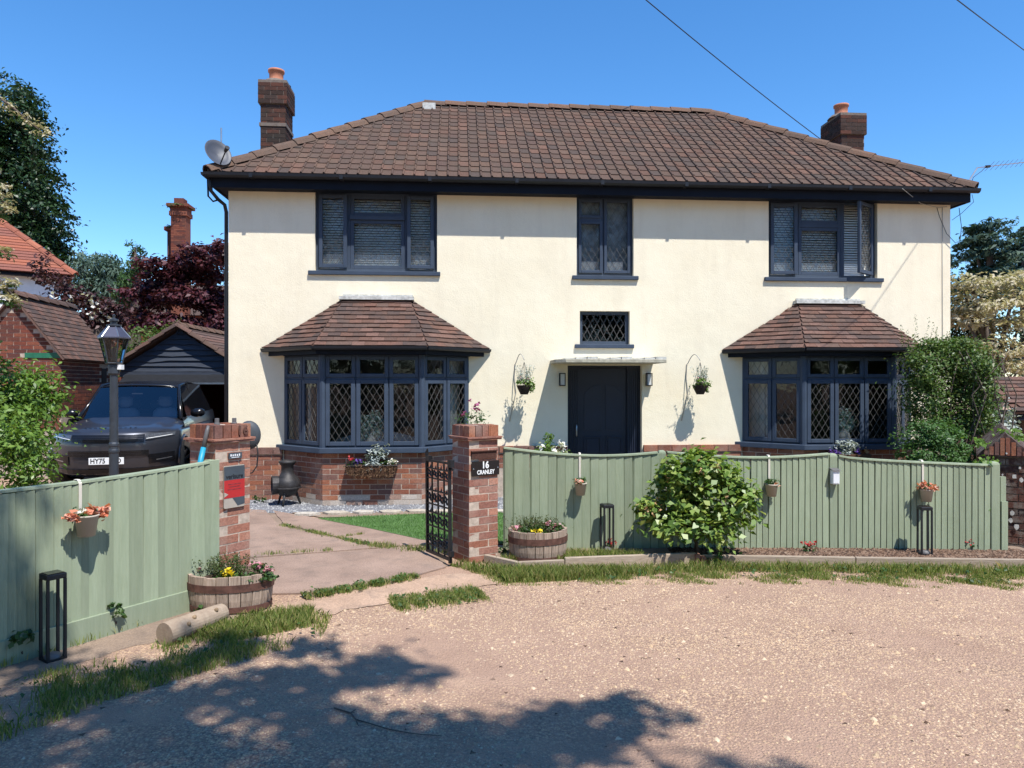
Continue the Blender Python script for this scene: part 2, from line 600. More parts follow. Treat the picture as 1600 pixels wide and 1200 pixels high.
M = {}
M['ground'] = make_ground_mat()
M['concrete'] = make_concrete_mat('old_concrete', (0.218, 0.148, 0.114), (0.293, 0.204, 0.157), (0.356, 0.250, 0.195))
M['apron'] = make_concrete_mat('pale_apron', (0.345, 0.230, 0.157), (0.425, 0.286, 0.199), (0.483, 0.332, 0.233))
M['soil'] = make_concrete_mat('dry_soil', (0.19, 0.135, 0.10), (0.26, 0.19, 0.14), (0.31, 0.23, 0.17))
M['mulch'] = mat_pieces('bark_mulch', [(0.10, 0.06, 0.04), (0.16, 0.10, 0.07), (0.07, 0.045, 0.035), (0.21, 0.14, 0.10)], 0.95, bscale=40)
M['grey_gravel'] = mat_pieces('grey_gravel', [(0.290, 0.290, 0.297), (0.189, 0.191, 0.203), (0.392, 0.392, 0.384), (0.131, 0.133, 0.145)], 0.9, bscale=50)
M['chips'] = mat_pieces('gravel_chips', [(0.507, 0.357, 0.220), (0.380, 0.268, 0.190), (0.558, 0.411, 0.260), (0.304, 0.208, 0.152), (0.457, 0.334, 0.216), (0.583, 0.453, 0.314)], 0.9, bscale=60)
M['stone'] = mat_pieces('paving_stone', [(0.46, 0.40, 0.32), (0.40, 0.33, 0.27), (0.50, 0.45, 0.38)], 0.9, (0.25, 0.2, 0.16), 6, 0.5, 0.4, 60)
M['turf'] = mat_plain('turf_backing', (0.083, 0.156, 0.045), 0.9, var=0.2, scale=3)
M['stucco'] = make_stucco_mat()
M['mortar'] = mat_plain('mortar', (0.46, 0.37, 0.295), 0.95, var=0.2, scale=20, bump=0.4)
M['mortar_dark'] = mat_plain('sooty_mortar', (0.17, 0.135, 0.11), 0.95, var=0.2, scale=20, bump=0.4)
M['brick'] = mat_pieces('red_brick', [(0.25, 0.095, 0.06), (0.30, 0.115, 0.068), (0.20, 0.085, 0.06), (0.34, 0.14, 0.08), (0.265, 0.125, 0.09), (0.18, 0.095, 0.078), (0.28, 0.115, 0.075)], 0.9, (0.36, 0.28, 0.23), 2.6, 0.45)
M['brick_pale'] = mat_pieces('limed_brick', [(0.42, 0.34, 0.28), (0.34, 0.22, 0.17), (0.48, 0.41, 0.35)], 0.92, (0.5, 0.44, 0.38), 5.0, 0.6)
M['brick_pillar'] = mat_pieces('orange_red_brick', [(0.356, 0.157, 0.108), (0.313, 0.130, 0.086), (0.400, 0.189, 0.130), (0.286, 0.130, 0.097), (0.346, 0.173, 0.130)], 0.9, (0.356, 0.270, 0.216), 4.5, 0.4)
M['brick_old'] = mat_pieces('sooty_brick', [(0.085, 0.042, 0.032), (0.055, 0.034, 0.028), (0.115, 0.05, 0.036), (0.07, 0.045, 0.038)], 0.92, (0.035, 0.033, 0.028), 3.0, 0.75)
M['brick_dark'] = mat_pieces('dark_wall_brick', [(0.10, 0.05, 0.04), (0.075, 0.045, 0.04), (0.13, 0.06, 0.045)], 0.92, (0.28, 0.27, 0.23), 9.0, 0.8)
M['brick_shed'] = mat_pieces('shed_brick', [(0.19, 0.06, 0.04), (0.15, 0.055, 0.04), (0.23, 0.08, 0.05), (0.125, 0.05, 0.04)], 0.9, (0.1, 0.06, 0.05), 2.5, 0.5)
M['tile'] = mat_pieces('weathered_roof_tile', [(0.119, 0.070, 0.052), (0.103, 0.067, 0.054), (0.130, 0.082, 0.060), (0.096, 0.069, 0.056), (0.116, 0.079, 0.062), (0.123, 0.073, 0.054), (0.087, 0.064, 0.054), (0.139, 0.088, 0.065), (0.109, 0.071, 0.054), (0.121, 0.078, 0.060), (0.106, 0.071, 0.056), (0.113, 0.074, 0.058), (0.101, 0.069, 0.055), (0.125, 0.080, 0.060), (0.110, 0.072, 0.056), (0.151, 0.087, 0.064)], 0.92, (0.077, 0.066, 0.052), 5.0, 0.5)
M['tile_plain'] = mat_pieces('plain_clay_tile', [(0.137, 0.078, 0.059), (0.115, 0.071, 0.056), (0.158, 0.087, 0.066), (0.094, 0.065, 0.056), (0.130, 0.084, 0.067), (0.169, 0.100, 0.079)], 0.9, (0.068, 0.055, 0.052), 3.5, 0.7)
M['tile_ridge'] = mat_pieces('ridge_tile', [(0.151, 0.095, 0.067), (0.132, 0.087, 0.065), (0.170, 0.102, 0.071)], 0.9, (0.084, 0.072, 0.060), 6.0, 0.5)
M['tile_orange'] = mat_pieces('orange_clay_tile', [(0.33, 0.115, 0.07), (0.28, 0.10, 0.065), (0.37, 0.14, 0.085), (0.24, 0.095, 0.07)], 0.9, (0.2, 0.1, 0.075), 2.0, 0.4)
M['pot'] = mat_plain('terracotta_pot', (0.44, 0.17, 0.095), 0.8, var=0.15, scale=12)
M['lead'] = mat_plain('grey_lead', (0.115, 0.11, 0.105), 0.55, 0.0, var=0.2, scale=14)
M['flash'] = mat_plain('pale_flashing', (0.52, 0.51, 0.47), 0.8, var=0.25, scale=16, bump=0.3)
M['frame'] = mat_plain('slate_blue_paint', (0.050, 0.068, 0.100), 0.55, var=0.08, scale=5, spec=0.15)
M['fascia'] = mat_plain('shade_darkened_paint', (0.008, 0.011, 0.019), 0.6, var=0.1, scale=4, spec=0.12)  # slate blue taken nearly to black, the eaves shade put into the colour
M['gutter'] = mat_plain('black_gutter', (0.016, 0.018, 0.023), 0.42, var=0.12, scale=6, spec=0.3)
M['door'] = mat_plain('shaded_navy_door_paint', (0.013, 0.018, 0.036), 0.4, var=0.08, scale=6)  # navy with the doorway's shade painted into it
M['glass'] = mat_glass('window_glass', (0.90, 0.93, 0.93), 0.85, 1.5, 0.08)
M['glass_clear'] = mat_glass('lamp_glass', (0.8, 0.82, 0.78), 1.2, 1.45)
M['car_glass'] = mat_glass('windscreen_glass', (0.60, 0.64, 0.70), 2.0, 1.5)
M['car_glass_dark'] = mat_plain('privacy_glass', (0.008, 0.009, 0.012), 0.05, var=0.05, spec=0.5)
M['blind'] = mat_plain('off_white_blind', (0.86, 0.86, 0.82), 0.6, var=0.05)
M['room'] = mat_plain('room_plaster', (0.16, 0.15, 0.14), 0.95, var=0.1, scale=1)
M['curtain'] = mat_plain('pale_curtain', (0.60, 0.59, 0.55), 0.9, var=0.08, scale=6)
M['sofa'] = mat_plain('pale_sofa', (0.52, 0.51, 0.49), 0.95, var=0.08, scale=9)
M['steel'] = mat_plain('brushed_steel', (0.45, 0.46, 0.47), 0.35, 0.9, var=0.1)
M['iron'] = mat_plain('black_iron', (0.014, 0.014, 0.016), 0.45, 0.2, var=0.2, scale=20, bump=0.2)
M['black'] = mat_plain('matt_black', (0.013, 0.014, 0.017), 0.5, var=0.2, scale=14)
M['dish'] = mat_plain('dish_grey', (0.055, 0.06, 0.075), 0.5, var=0.1)
M['white'] = mat_plain('white_paint', (0.78, 0.78, 0.76), 0.6, var=0.06)
M['canopy'] = mat_plain('weathered_canopy', (0.40, 0.37, 0.29), 0.9, var=0.2, scale=18, bump=0.4)
M['stone_sill'] = mat_plain('sill_underside', (0.30, 0.27, 0.235), 0.85, var=0.12, scale=10)
M['fence'] = make_wood_mat('sage_green_paint', (0.238, 0.280, 0.186), (0.289, 0.331, 0.228))
M['barrel'] = make_wood_mat('bleached_oak', (0.202, 0.145, 0.108), (0.480, 0.362, 0.277), 0.9, (26, 26, 2.0))
M['hoop'] = mat_plain('rusty_hoop', (0.125, 0.058, 0.042), 0.8, 0.2, var=0.3, scale=18, bump=0.3)
M['log'] = make_wood_mat('peeled_log', (0.238, 0.173, 0.124), (0.330, 0.256, 0.186), 0.9, (9, 9, 9))
M['log_end'] = mat_plain('sawn_end', (0.238, 0.160, 0.093), 0.9, var=0.3, scale=22)
M['edging'] = make_wood_mat('weathered_edging', (0.26, 0.20, 0.15), (0.42, 0.34, 0.26), 0.9, (1.5, 20, 20))
M['clapboard'] = make_wood_mat('blue_black_boards', (0.026, 0.032, 0.046), (0.050, 0.060, 0.082), 0.7, (1.2, 12, 16))
M['brown_wood'] = make_wood_mat('brown_planks', (0.065, 0.035, 0.025), (0.12, 0.07, 0.05), 0.85)
M['bark'] = make_wood_mat('tree_bark', (0.06, 0.045, 0.035), (0.14, 0.11, 0.09), 0.95, (12, 12, 3))
M['basket'] = mat_plain('dark_basket', (0.035, 0.022, 0.016), 0.9, var=0.4, scale=40, bump=0.5)
M['coir'] = mat_pieces('coir_fibre', [(0.16, 0.09, 0.05), (0.10, 0.055, 0.035), (0.22, 0.14, 0.08)], 0.95)
M['beige_pot'] = mat_plain('beige_bucket', (0.46, 0.40, 0.32), 0.6, var=0.06, scale=5)
M['strap'] = mat_plain('cream_strap', (0.62, 0.57, 0.48), 0.7, var=0.05)
M['blue_grip'] = mat_plain('turquoise_grip', (0.02, 0.28, 0.42), 0.45, var=0.06)
M['grey_grip'] = mat_plain('grey_handle', (0.12, 0.115, 0.115), 0.5, var=0.1)
M['disc'] = mat_plain('dark_grey_shell', (0.055, 0.062, 0.07), 0.6, var=0.08)
M['red_sign'] = mat_plain('red_print', (0.42, 0.022, 0.022), 0.5, var=0.05)
M['slate_sign'] = mat_plain('slate_print', (0.055, 0.070, 0.085), 0.4, var=0.08)
M['beige_sign'] = mat_plain('beige_print', (0.40, 0.35, 0.29), 0.6, var=0.08)
M['ink'] = mat_plain('black_print', (0.01, 0.011, 0.014), 0.5, var=0.02)
M['cast_iron'] = mat_plain('chiminea_iron', (0.045, 0.042, 0.042), 0.55, 0.4, var=0.3, scale=14, bump=0.3)
M['lamp_post'] = mat_plain('lamp_post_paint', (0.040, 0.046, 0.056), 0.4, 0.1, var=0.12, scale=10)
M['lamp_roof'] = mat_plain('lantern_roof', (0.10, 0.10, 0.135), 0.3, 0.5, var=0.1)
M['white_glow'] = mat_plain('lamp_diffuser', (0.62, 0.62, 0.60), 0.5, var=0.03)
M['car_paint'] = mat_plain('gunmetal_car_paint', (0.050, 0.054, 0.068), 0.34, 0.6, var=0.05, scale=2, coat=0.6)
M['car_black'] = mat_plain('gloss_black_trim', (0.008, 0.008, 0.010), 0.2, var=0.1)
M['tyre'] = mat_plain('tyre_rubber', (0.085, 0.07, 0.06), 0.9, var=0.2, scale=30, bump=0.4)
M['alloy'] = mat_plain('dark_alloy', (0.05, 0.05, 0.055), 0.3, 0.8, var=0.1)
M['lamp_lens'] = mat_plain('headlamp_lens', (0.10, 0.11, 0.13), 0.08, 0.3, var=0.3, scale=30, coat=1.0)
M['plate'] = mat_plain('plate_white', (0.72, 0.73, 0.74), 0.4, var=0.02)
M['seat'] = mat_plain('pale_leather', (0.55, 0.56, 0.55), 0.6, var=0.05)
M['twig'] = mat_plain('dry_twig', (0.10, 0.075, 0.06), 0.9, var=0.2)
M['wire'] = mat_plain('black_cable', (0.015, 0.015, 0.017), 0.6, var=0.05)
M['wire_grey'] = mat_plain('grey_cable', (0.40, 0.38, 0.34), 0.6, var=0.05)
# leaves
M['l_grass'] = mat_leaf('grass_blade', [(0.119, 0.169, 0.036), (0.175, 0.240, 0.052), (0.238, 0.305, 0.072), (0.322, 0.338, 0.111), (0.504, 0.390, 0.195)], 0.4, 0.6)
M['l_turf'] = mat_leaf('fake_turf_blade', [(0.088, 0.189, 0.045), (0.136, 0.257, 0.068)], 0.2, 0.6)
M['l_bush'] = mat_leaf('hydrangea_leaf', [(0.094, 0.162, 0.032), (0.143, 0.235, 0.047), (0.209, 0.308, 0.068), (0.330, 0.370, 0.089)], 0.35, 0.4, 0.45)
M['l_laurel'] = mat_leaf('bright_shrub_leaf', [(0.072, 0.144, 0.026), (0.124, 0.219, 0.036), (0.189, 0.294, 0.054)], 0.35, 0.4, 0.4)
M['l_mid'] = mat_leaf('mid_green_leaf', [(0.028, 0.065, 0.018), (0.05, 0.105, 0.026), (0.08, 0.14, 0.036)], 0.3)
M['l_fresh'] = mat_leaf('fresh_green_leaf', [(0.05, 0.115, 0.035), (0.08, 0.165, 0.05), (0.115, 0.21, 0.065)], 0.35)
M['l_dark'] = mat_leaf('dark_evergreen_leaf', [(0.012, 0.032, 0.012), (0.022, 0.052, 0.018), (0.036, 0.075, 0.024)], 0.2, 0.4, 0.4)
M['l_cedar'] = mat_leaf('cedar_needles', [(0.021, 0.048, 0.033), (0.039, 0.077, 0.053), (0.068, 0.112, 0.069)], 0.15, 0.6)
M['l_blue'] = mat_leaf('blue_green_needles', [(0.05, 0.095, 0.065), (0.075, 0.125, 0.09), (0.10, 0.155, 0.11)], 0.2, 0.6)
M['l_purple'] = mat_leaf('purple_leaf', [(0.035, 0.010, 0.015), (0.070, 0.018, 0.025), (0.115, 0.027, 0.035)], 0.25, 0.5, 0.4)
M['l_plum'] = mat_leaf('plum_leaf', [(0.03, 0.012, 0.014), (0.06, 0.022, 0.024), (0.09, 0.035, 0.035)], 0.25, 0.5)
M['l_cream'] = mat_leaf('variegated_leaf', [(0.460, 0.396, 0.273), (0.552, 0.486, 0.357), (0.350, 0.324, 0.179), (0.506, 0.432, 0.315)], 0.3, 0.6)
M['l_climb'] = mat_leaf('climber_leaf', [(0.046, 0.090, 0.021), (0.078, 0.145, 0.029), (0.115, 0.181, 0.044), (0.135, 0.160, 0.055)], 0.3)
M['l_silver'] = mat_leaf('silver_leaf', [(0.34, 0.38, 0.36), (0.46, 0.50, 0.47), (0.25, 0.30, 0.29)], 0.2, 0.8)
M['l_teal'] = mat_leaf('eucalyptus_leaf', [(0.32, 0.46, 0.46), (0.45, 0.60, 0.58), (0.60, 0.72, 0.70)], 0.2, 0.8)
M['l_heather'] = mat_leaf('heather_sprig', [(0.050, 0.083, 0.024), (0.088, 0.128, 0.036), (0.121, 0.112, 0.060)], 0.3, 0.8)
M['p_pink'] = mat_leaf('pink_petal', [(0.55, 0.16, 0.22), (0.62, 0.28, 0.34), (0.66, 0.40, 0.42)], 0.3, 0.7)
M['p_magenta'] = mat_leaf('magenta_petal', [(0.40, 0.06, 0.20), (0.48, 0.14, 0.30)], 0.3, 0.7)
M['p_red'] = mat_leaf('red_petal', [(0.42, 0.02, 0.03), (0.52, 0.06, 0.06)], 0.3, 0.7)
M['p_coral'] = mat_leaf('coral_petal', [(0.60, 0.17, 0.09), (0.66, 0.27, 0.17), (0.70, 0.42, 0.32)], 0.3, 0.7)
M['p_yellow'] = mat_leaf('yellow_petal', [(0.75, 0.55, 0.02), (0.80, 0.66, 0.06)], 0.3, 0.7)
M['p_white'] = mat_leaf('white_petal', [(0.74, 0.70, 0.64), (0.80, 0.78, 0.74)], 0.3, 0.7)
M['p_purple'] = mat_leaf('violet_petal', [(0.10, 0.05, 0.30), (0.18, 0.09, 0.38)], 0.3, 0.7)
M['p_peach'] = mat_leaf('peach_flower_head', [(0.50, 0.27, 0.14), (0.52, 0.36, 0.20)], 0.3, 0.7)

# ------------------------------------------------------------------ ground
gr = sheet('ground', [(-400, -300), (400, -300), (400, 700), (-400, 700)], 0.0, M['ground'])

def flat(ps):
    return [(p[0], p[1]) for p in ps]
# driveway of old concrete slabs, joints left open between them
drive = sheet('driveway', wobble([(-2.75, 5.9), (-0.62, 6.95), (-0.75, 7.5), (-0.4, 8.0), (-2.45, 9.35), (-3.5, 10.0), (-5.2, 10.8), (-5.0, 16.9), (-8.9, 16.9), (-8.6, 12.0), (-5.5, 8.0), (-3.6, 6.6)], 0.3, 0.02, 3), 0.004, M['soil'])
def slab(poly, seed, m='concrete', z=0.014):
    b = MB().prism(wobble(poly, 0.16, 0.010, seed), 0.002, z)
    return b.build('slab', M[m], drive)
J1a, J1b = G(440, 822), G(592, 857)
slab([(-2.58, 5.98), (-1.62, 6.02), (-0.86, 6.60), (-0.62, 6.88), (-0.93, 7.78), (-2.62, 7.20), (-2.62, 6.3)], 1)
slab([(-2.66, 7.24), (J1b.x - .02, J1b.y - .02), (J1a.x - .03, J1a.y - .02), (-3.4, 9.95), (-5.4, 10.6), (-5.35, 8.1), (-3.4, 6.75)], 2)
slab([(J1b.x + .03, J1b.y + .02), (-0.93, 7.84), (-0.55, 8.0), (-2.45, 9.32), (-3.30, 9.95), (J1a.x + .03, J1a.y + .02)], 3)
slab([(-5.3, 10.66), (-5.1, 16.8), (-8.8, 16.8), (-8.5, 12.1), (-5.45, 8.3)], 4)
ap = sheet('apron', wobble([G(430, 948)[:2], G(560, 922)[:2], G(700, 898)[:2], G(762, 896)[:2], G(782, 908)[:2], G(745, 922)[:2], G(640, 938)[:2], G(540, 955)[:2], G(470, 968)[:2]], 0.10, 0.045, 8), 0.006, M['apron'])
sheet('dirt_path', wobble([(-4.4, 3.2), (-3.45, 4.3), (-2.50, 5.62), (-2.05, 5.5), (-2.15, 5.2), (-2.75, 4.5), (-3.6, 3.2)], 0.12, 0.04, 5), 0.002, M['soil'])
lawn_poly = [(-2.5, 9.33), (-1.55, 8.55), (-1.0, 8.07), (-0.2, 7.85), (5.0, 7.75), (5.0, 9.55), (0.2, 9.75), (-0.9, 9.72), (-1.9, 9.5)]
sheet('lawn', wobble(lawn_poly, 0.3, 0.01, 4), 0.018, M['turf'])
strip = [(-4.25, 10.85), (-3.9, 9.9), (-3.1, 9.75), (-1.9, 9.75), (-0.6, 9.9), (1.0, 9.95), (7.0, 10.2), (7.0, 11.7)]
sheet('gravel_bed', wobble(strip, 0.2, 0.03, 6), 0.008, M['grey_gravel'])
paving = sheet('path', wobble([(-3.0, 9.8), (-2.45, 9.42), (-1.9, 9.52), (-0.9, 9.75), (0.9, 9.78), (0.9, 10.0), (-0.8, 10.0), (-1.9, 9.84)], 0.2, 0.02, 7), 0.012, M['soil'])
r = random.Random(4)
for i in range(11):                                          # crazy-paving flags along the lawn
    x = -2.72 + i * 0.36; y = 9.62 + 0.055 * min(i, 4) + r.uniform(-.02, .02)
    n = r.choice((5, 6))
    pl = [(x + 0.18 * math.cos(2 * math.pi * k / n + i) * r.uniform(.8, 1.05), y + 0.115 * math.sin(2 * math.pi * k / n + i) * r.uniform(.8, 1.05)) for k in range(n)]
    MB().prism(pl, 0.013, 0.034 + r.uniform(0, .008)).build('flagstone', M['stone'], paving)
bed_poly = [(-0.28, 7.12), (0.05, 6.80), (0.5, 6.88), (1.86, 7.08), (3.3, 6.99), (5.3, 6.88), (5.3, 7.6), (-0.2, 7.6)]
MB().prism(wobble(bed_poly, 0.4, 0.006, 2), -0.02, 0.05).build('garden_bed', M['soil'])['kind'] = 'structure'

def chips_obj(name, P, size, m, seed, flatn=0.5):
    rng = np.random.default_rng(seed)
    n = len(P)
    base = np.array([(1, 0, 0), (-.5, .87, 0), (-.5, -.87, 0), (0.1, 0.05, 1.0)])
    an = rng.uniform(0, 2 * np.pi, n); s = size * rng.uniform(.5, 1.5, n)
    c, si = np.cos(an), np.sin(an)
    v = np.empty((n, 4, 3))
    for k in range(4):
        bx_, by_, bz_ = base[k]
        jx = bx_ * rng.uniform(.7, 1.3, n); jy = by_ * rng.uniform(.6, 1.1, n)
        v[:, k, 0] = P[:, 0] + (jx * c - jy * si) * s
        v[:, k, 1] = P[:, 1] + (jx * si + jy * c) * s
        v[:, k, 2] = P[:, 2] + bz_ * s * flatn * rng.uniform(.6, 1.4, n) - (0.001 if k < 3 else 0)
    f = np.array([(0, 1, 3), (1, 2, 3), (2, 0, 3)])
    L = (np.arange(n)[:, None, None] * 4 + f[None]).ravel()
    o = link(name, mesh_np(name, v.reshape(-1, 3), np.full(n * 3, 3), L), None, m)
    o['kind'] = 'stuff'
    return o
road_poly = [(-6, 2.2), (6, 2.2), (7.5, 6.4), (0.3, 6.55), (-0.7, 6.0), (-1.8, 5.4), (-2.6, 4.3), (-4.0, 3.0)]
tag(chips_obj('gravel', scatter(road_poly, 170000, 11, 0.0, -0.3, 0.6), 0.0078, M['chips'], 12, 0.45), 'pale stone chips lying loose over the trodden gravel road', 'gravel')
tag(chips_obj('stones', scatter(road_poly, 1300, 17, 0.0, 0.0, 0.8), 0.017, M['chips'], 18, 0.6), 'bigger loose stones scattered over the gravel road', 'stones')
tag(chips_obj('leaf_litter', scatter(road_poly, 900, 19, 0.002, 0.1, 0.9), 0.016, M['mulch'], 20, 0.15), 'dry brown scraps of leaf scattered over the gravel road', 'litter')
tag(chips_obj('gravel', scatter(strip, 14000, 13, 0.008), 0.016, M['grey_gravel'], 14, 0.7), 'blue grey gravel strip along the foot of the house', 'gravel')
tag(chips_obj('bark_mulch', scatter([(1.6, 7.1), (3.3, 7.02), (5.2, 6.9), (5.2, 7.45), (1.6, 7.5)], 9000, 15, 0.05), 0.018, M['mulch'], 16, 0.5), 'brown bark mulch in the narrow bed below the fence', 'mulch', kind='stuff')

# grass
tuf = scatter(lawn_poly, 60000, 21, 0.018)
tag(blades('artificial_turf', tuf, 0.022, 0.006, M['l_turf'], 22), 'bright green short turf of the small front lawn', 'lawn')
gl = []
verge_l = [(-4.3, 2.9), (-3.1, 4.1), (-2.62, 4.55), (-2.2, 5.0), (-2.0, 5.35), (-1.62, 5.62), (-1.35, 5.45), (-1.30, 4.95), (-1.75, 4.5), (-2.2, 4.0), (-2.5, 3.5), (-3.0, 2.9)]
gl.append((scatter(verge_l, 60000, 31, 0.0, -0.02, 1.6), 0.05))
gl.append((scatter([(-2.25, 5.02), (-1.95, 5.42), (-1.55, 5.6), (-1.45, 5.2), (-1.9, 4.9)], 7000, 32, 0.0), 0.07))
verge_r = [(-0.62, 6.98), (-0.2, 6.86), (0.06, 6.66), (0.5, 6.72), (1.86, 6.92), (3.3, 6.86), (5.6, 6.75), (5.6, 6.1), (4.2, 6.28), (2.6, 6.45), (1.5, 6.5), (0.5, 6.38), (-0.08, 6.33), (-0.3, 6.62)]
gl.append((scatter(verge_r, 90000, 33, 0.0, 0.15, 2.3), 0.028))
gl.append((scatter([(-0.4, 6.7), (2.6, 6.6), (5.6, 6.5), (5.6, 5.95), (4.2, 6.12), (2.6, 6.3), (1.0, 6.3), (-0.1, 6.25)], 45000, 38, 0.0, 0.42, 2.6), 0.025))
gl.append((scatter([(-0.62, 6.98), (-0.2, 6.86), (0.06, 6.66), (0.5, 6.72), (1.86, 6.92), (3.3, 6.86), (5.6, 6.75), (5.6, 6.5), (3.3, 6.66), (1.86, 6.74), (0.5, 6.42), (0.0, 6.38), (-0.3, 6.66)], 34000, 34, 0.0, -0.35, 1.4), 0.075))
gl.append((scatter([(-0.05, 6.35), (0.5, 6.42), (1.2, 6.7), (0.3, 6.72), (-0.2, 6.7)], 12000, 35, 0.0), 0.085))
gl.append((scatter([(-0.15, 6.95), (0.5, 6.9), (1.3, 7.02), (1.3, 7.25), (0.3, 7.3)], 6000, 36, 0.05), 0.06))
def seam(pts, w, n, seed, h, z=0.012):
    P = []
    rr = np.random.default_rng(seed)
    for a, b in zip(pts[:-1], pts[1:]):
        a, b = np.array(a[:2]), np.array(b[:2])
        t = rr.uniform(0, 1, n)
        t = t[np.sin(t * 17 + seed) + rr.normal(0, .5, n) > -0.45]
        d = b - a; nn = np.array([-d[1], d[0]]) / np.linalg.norm(d)
        q = a + d * t[:, None] + nn * (rr.normal(0, 1, len(t)) * w)[:, None]
        P.append(np.concatenate([q, np.full((len(t), 1), z)], 1))
    gl.append((np.concatenate(P), h))
seam([J1a, J1b], 0.03, 1500, 1, 0.03)
seam([G(475, 936), G(560, 921), G(650, 903)], 0.04, 2600, 2, 0.035)
seam([G(560, 852), G(700, 866)], 0.05, 900, 3, 0.05)
seam([G(395, 870), G(520, 862)], 0.02, 300, 4, 0.04)
seam([G(610, 946), G(690, 936), G(752, 928)], 0.085, 4200, 5, 0.04, 0.0)
seam([G(525, 842), G(568, 836)], 0.012, 200, 6, 0.03)
seam([(-2.55, 5.5), (-2.95, 4.72), (-3.3, 4.2)], 0.015, 120, 7, 0.05)
P = np.concatenate([g[0] for g in gl]); H = np.concatenate([np.full(len(g[0]), g[1]) for g in gl])
tag(blades('grass', P, H, 0.0055, M['l_grass'], 41, lean=0.75), 'rough green grass on the verges and in the driveway joints', 'grass')
# low broad-leaved weeds among the grass
rng = np.random.default_rng(5)
W = np.concatenate([scatter(verge_l, 1500, 51, 0.02, 0.25, 2.0), scatter(verge_r, 2600, 52, 0.02, 0.15, 2.0), gl[7][0][::14], gl[8][0][::10], gl[11][0][::16]])
W[:, 2] += rng.uniform(0.0, 0.035, len(W))
wd = leaves_obj('weeds', leaf_data(W, np.full(len(W), 0.035), rng, 1.2, 0.7), M['l_mid'])
tag(wd, 'low leafy weeds growing among the verge grass', 'weeds', kind='stuff')

# ------------------------------------------------------------------ the house
house = thing('cream_house', 'two storey cream rendered house with hipped brown tiled roof and two bay windows', 'house', HO, HPSI)
FW, FH, FD, FT = 11.41, 4.74, 6.2, 0.26
PL = 0.80                                                   # top of the brick plinth
BAYC = (2.215, 9.335); BH, BE, BD = 0.705, 0.69, 0.65          # bay: half front, cant run, projection
def span(u0, u1, v=430):
    return HL(u0, v).x, HL(u1, v).x
wins = {}
for key, (u0, u1, vt, vb) in dict(ul=(492, 683, 300, 424), um=(901, 990, 306, 431), ur=(1201, 1371, 310, 434), sm=(906, 984, 486, 538)).items():
    a, b = span(u0, u1)
    wins[key] = [a, b, HL((u0 + u1) / 2, vb).z, 4.70 if key != 'sm' else HL((u0 + u1) / 2, vt).z]
dx0, dx1 = span(887, 1003, 600)
holes = [tuple(w) for w in wins.values()] + [(dx0, dx1, 0.0, HL(945, 571).z)] + [(c - BH - BE + .06, c + BH + BE - .06, 0.0, 2.30) for c in BAYC]

def holed_wall(b, x0, x1, z0, z1, holes, t):
    xs = sorted({x0, x1, *[h[0] for h in holes], *[h[1] for h in holes]})
    zs = sorted({z0, z1, *[max(z0, h[2]) for h in holes], *[min(z1, h[3]) for h in holes]})
    def solid(i, k):
        if i < 0 or k < 0 or i >= len(xs) - 1 or k >= len(zs) - 1:
            return None
        cx, cz = (xs[i] + xs[i + 1]) / 2, (zs[k] + zs[k + 1]) / 2
        return not any(h[0] < cx < h[1] and h[2] < cz < h[3] for h in holes)
    for i in range(len(xs) - 1):
        for k in range(len(zs) - 1):
            if not solid(i, k):
                continue
            a, c, e, g = xs[i], xs[i + 1], zs[k], zs[k + 1]
            b.add([(a, 0, e), (c, 0, e), (c, 0, g), (a, 0, g)], [(0, 1, 2, 3)])
            b.add([(a, t, e), (c, t, e), (c, t, g), (a, t, g)], [(3, 2, 1, 0)])
            if solid(i - 1, k) is not True: b.add([(a, 0, e), (a, t, e), (a, t, g), (a, 0, g)], [(3, 2, 1, 0)])
            if solid(i + 1, k) is not True: b.add([(c, 0, e), (c, t, e), (c, t, g), (c, 0, g)], [(0, 1, 2, 3)])
            if solid(i, k - 1) is not True: b.add([(a, 0, e), (c, 0, e), (c, t, e), (a, t, e)], [(3, 2, 1, 0)])
            if solid(i, k + 1) is not True: b.add([(a, 0, g), (c, 0, g), (c, t, g), (a, t, g)], [(0, 1, 2, 3)])
wb = MB()
holed_wall(wb, 0, FW, 0.0, FH, holes, FT)
wb.box(0, FT, FT, FD - FT, 0, FH).box(FW - FT, FW, FT, FD - FT, 0, FH).box(0, FW, FD - FT, FD, 0, FH)
wb.build('wall', M['stucco'], house, fixn=False)
rb = MB()
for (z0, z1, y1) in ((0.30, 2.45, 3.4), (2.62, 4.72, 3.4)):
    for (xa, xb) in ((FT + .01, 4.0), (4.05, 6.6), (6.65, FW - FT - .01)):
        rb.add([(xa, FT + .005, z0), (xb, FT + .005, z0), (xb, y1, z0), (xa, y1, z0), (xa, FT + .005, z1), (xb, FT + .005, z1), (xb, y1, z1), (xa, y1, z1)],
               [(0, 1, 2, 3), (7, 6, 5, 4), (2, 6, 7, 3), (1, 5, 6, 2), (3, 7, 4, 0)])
rb.build('interior', M['room'], house, fixn=False)

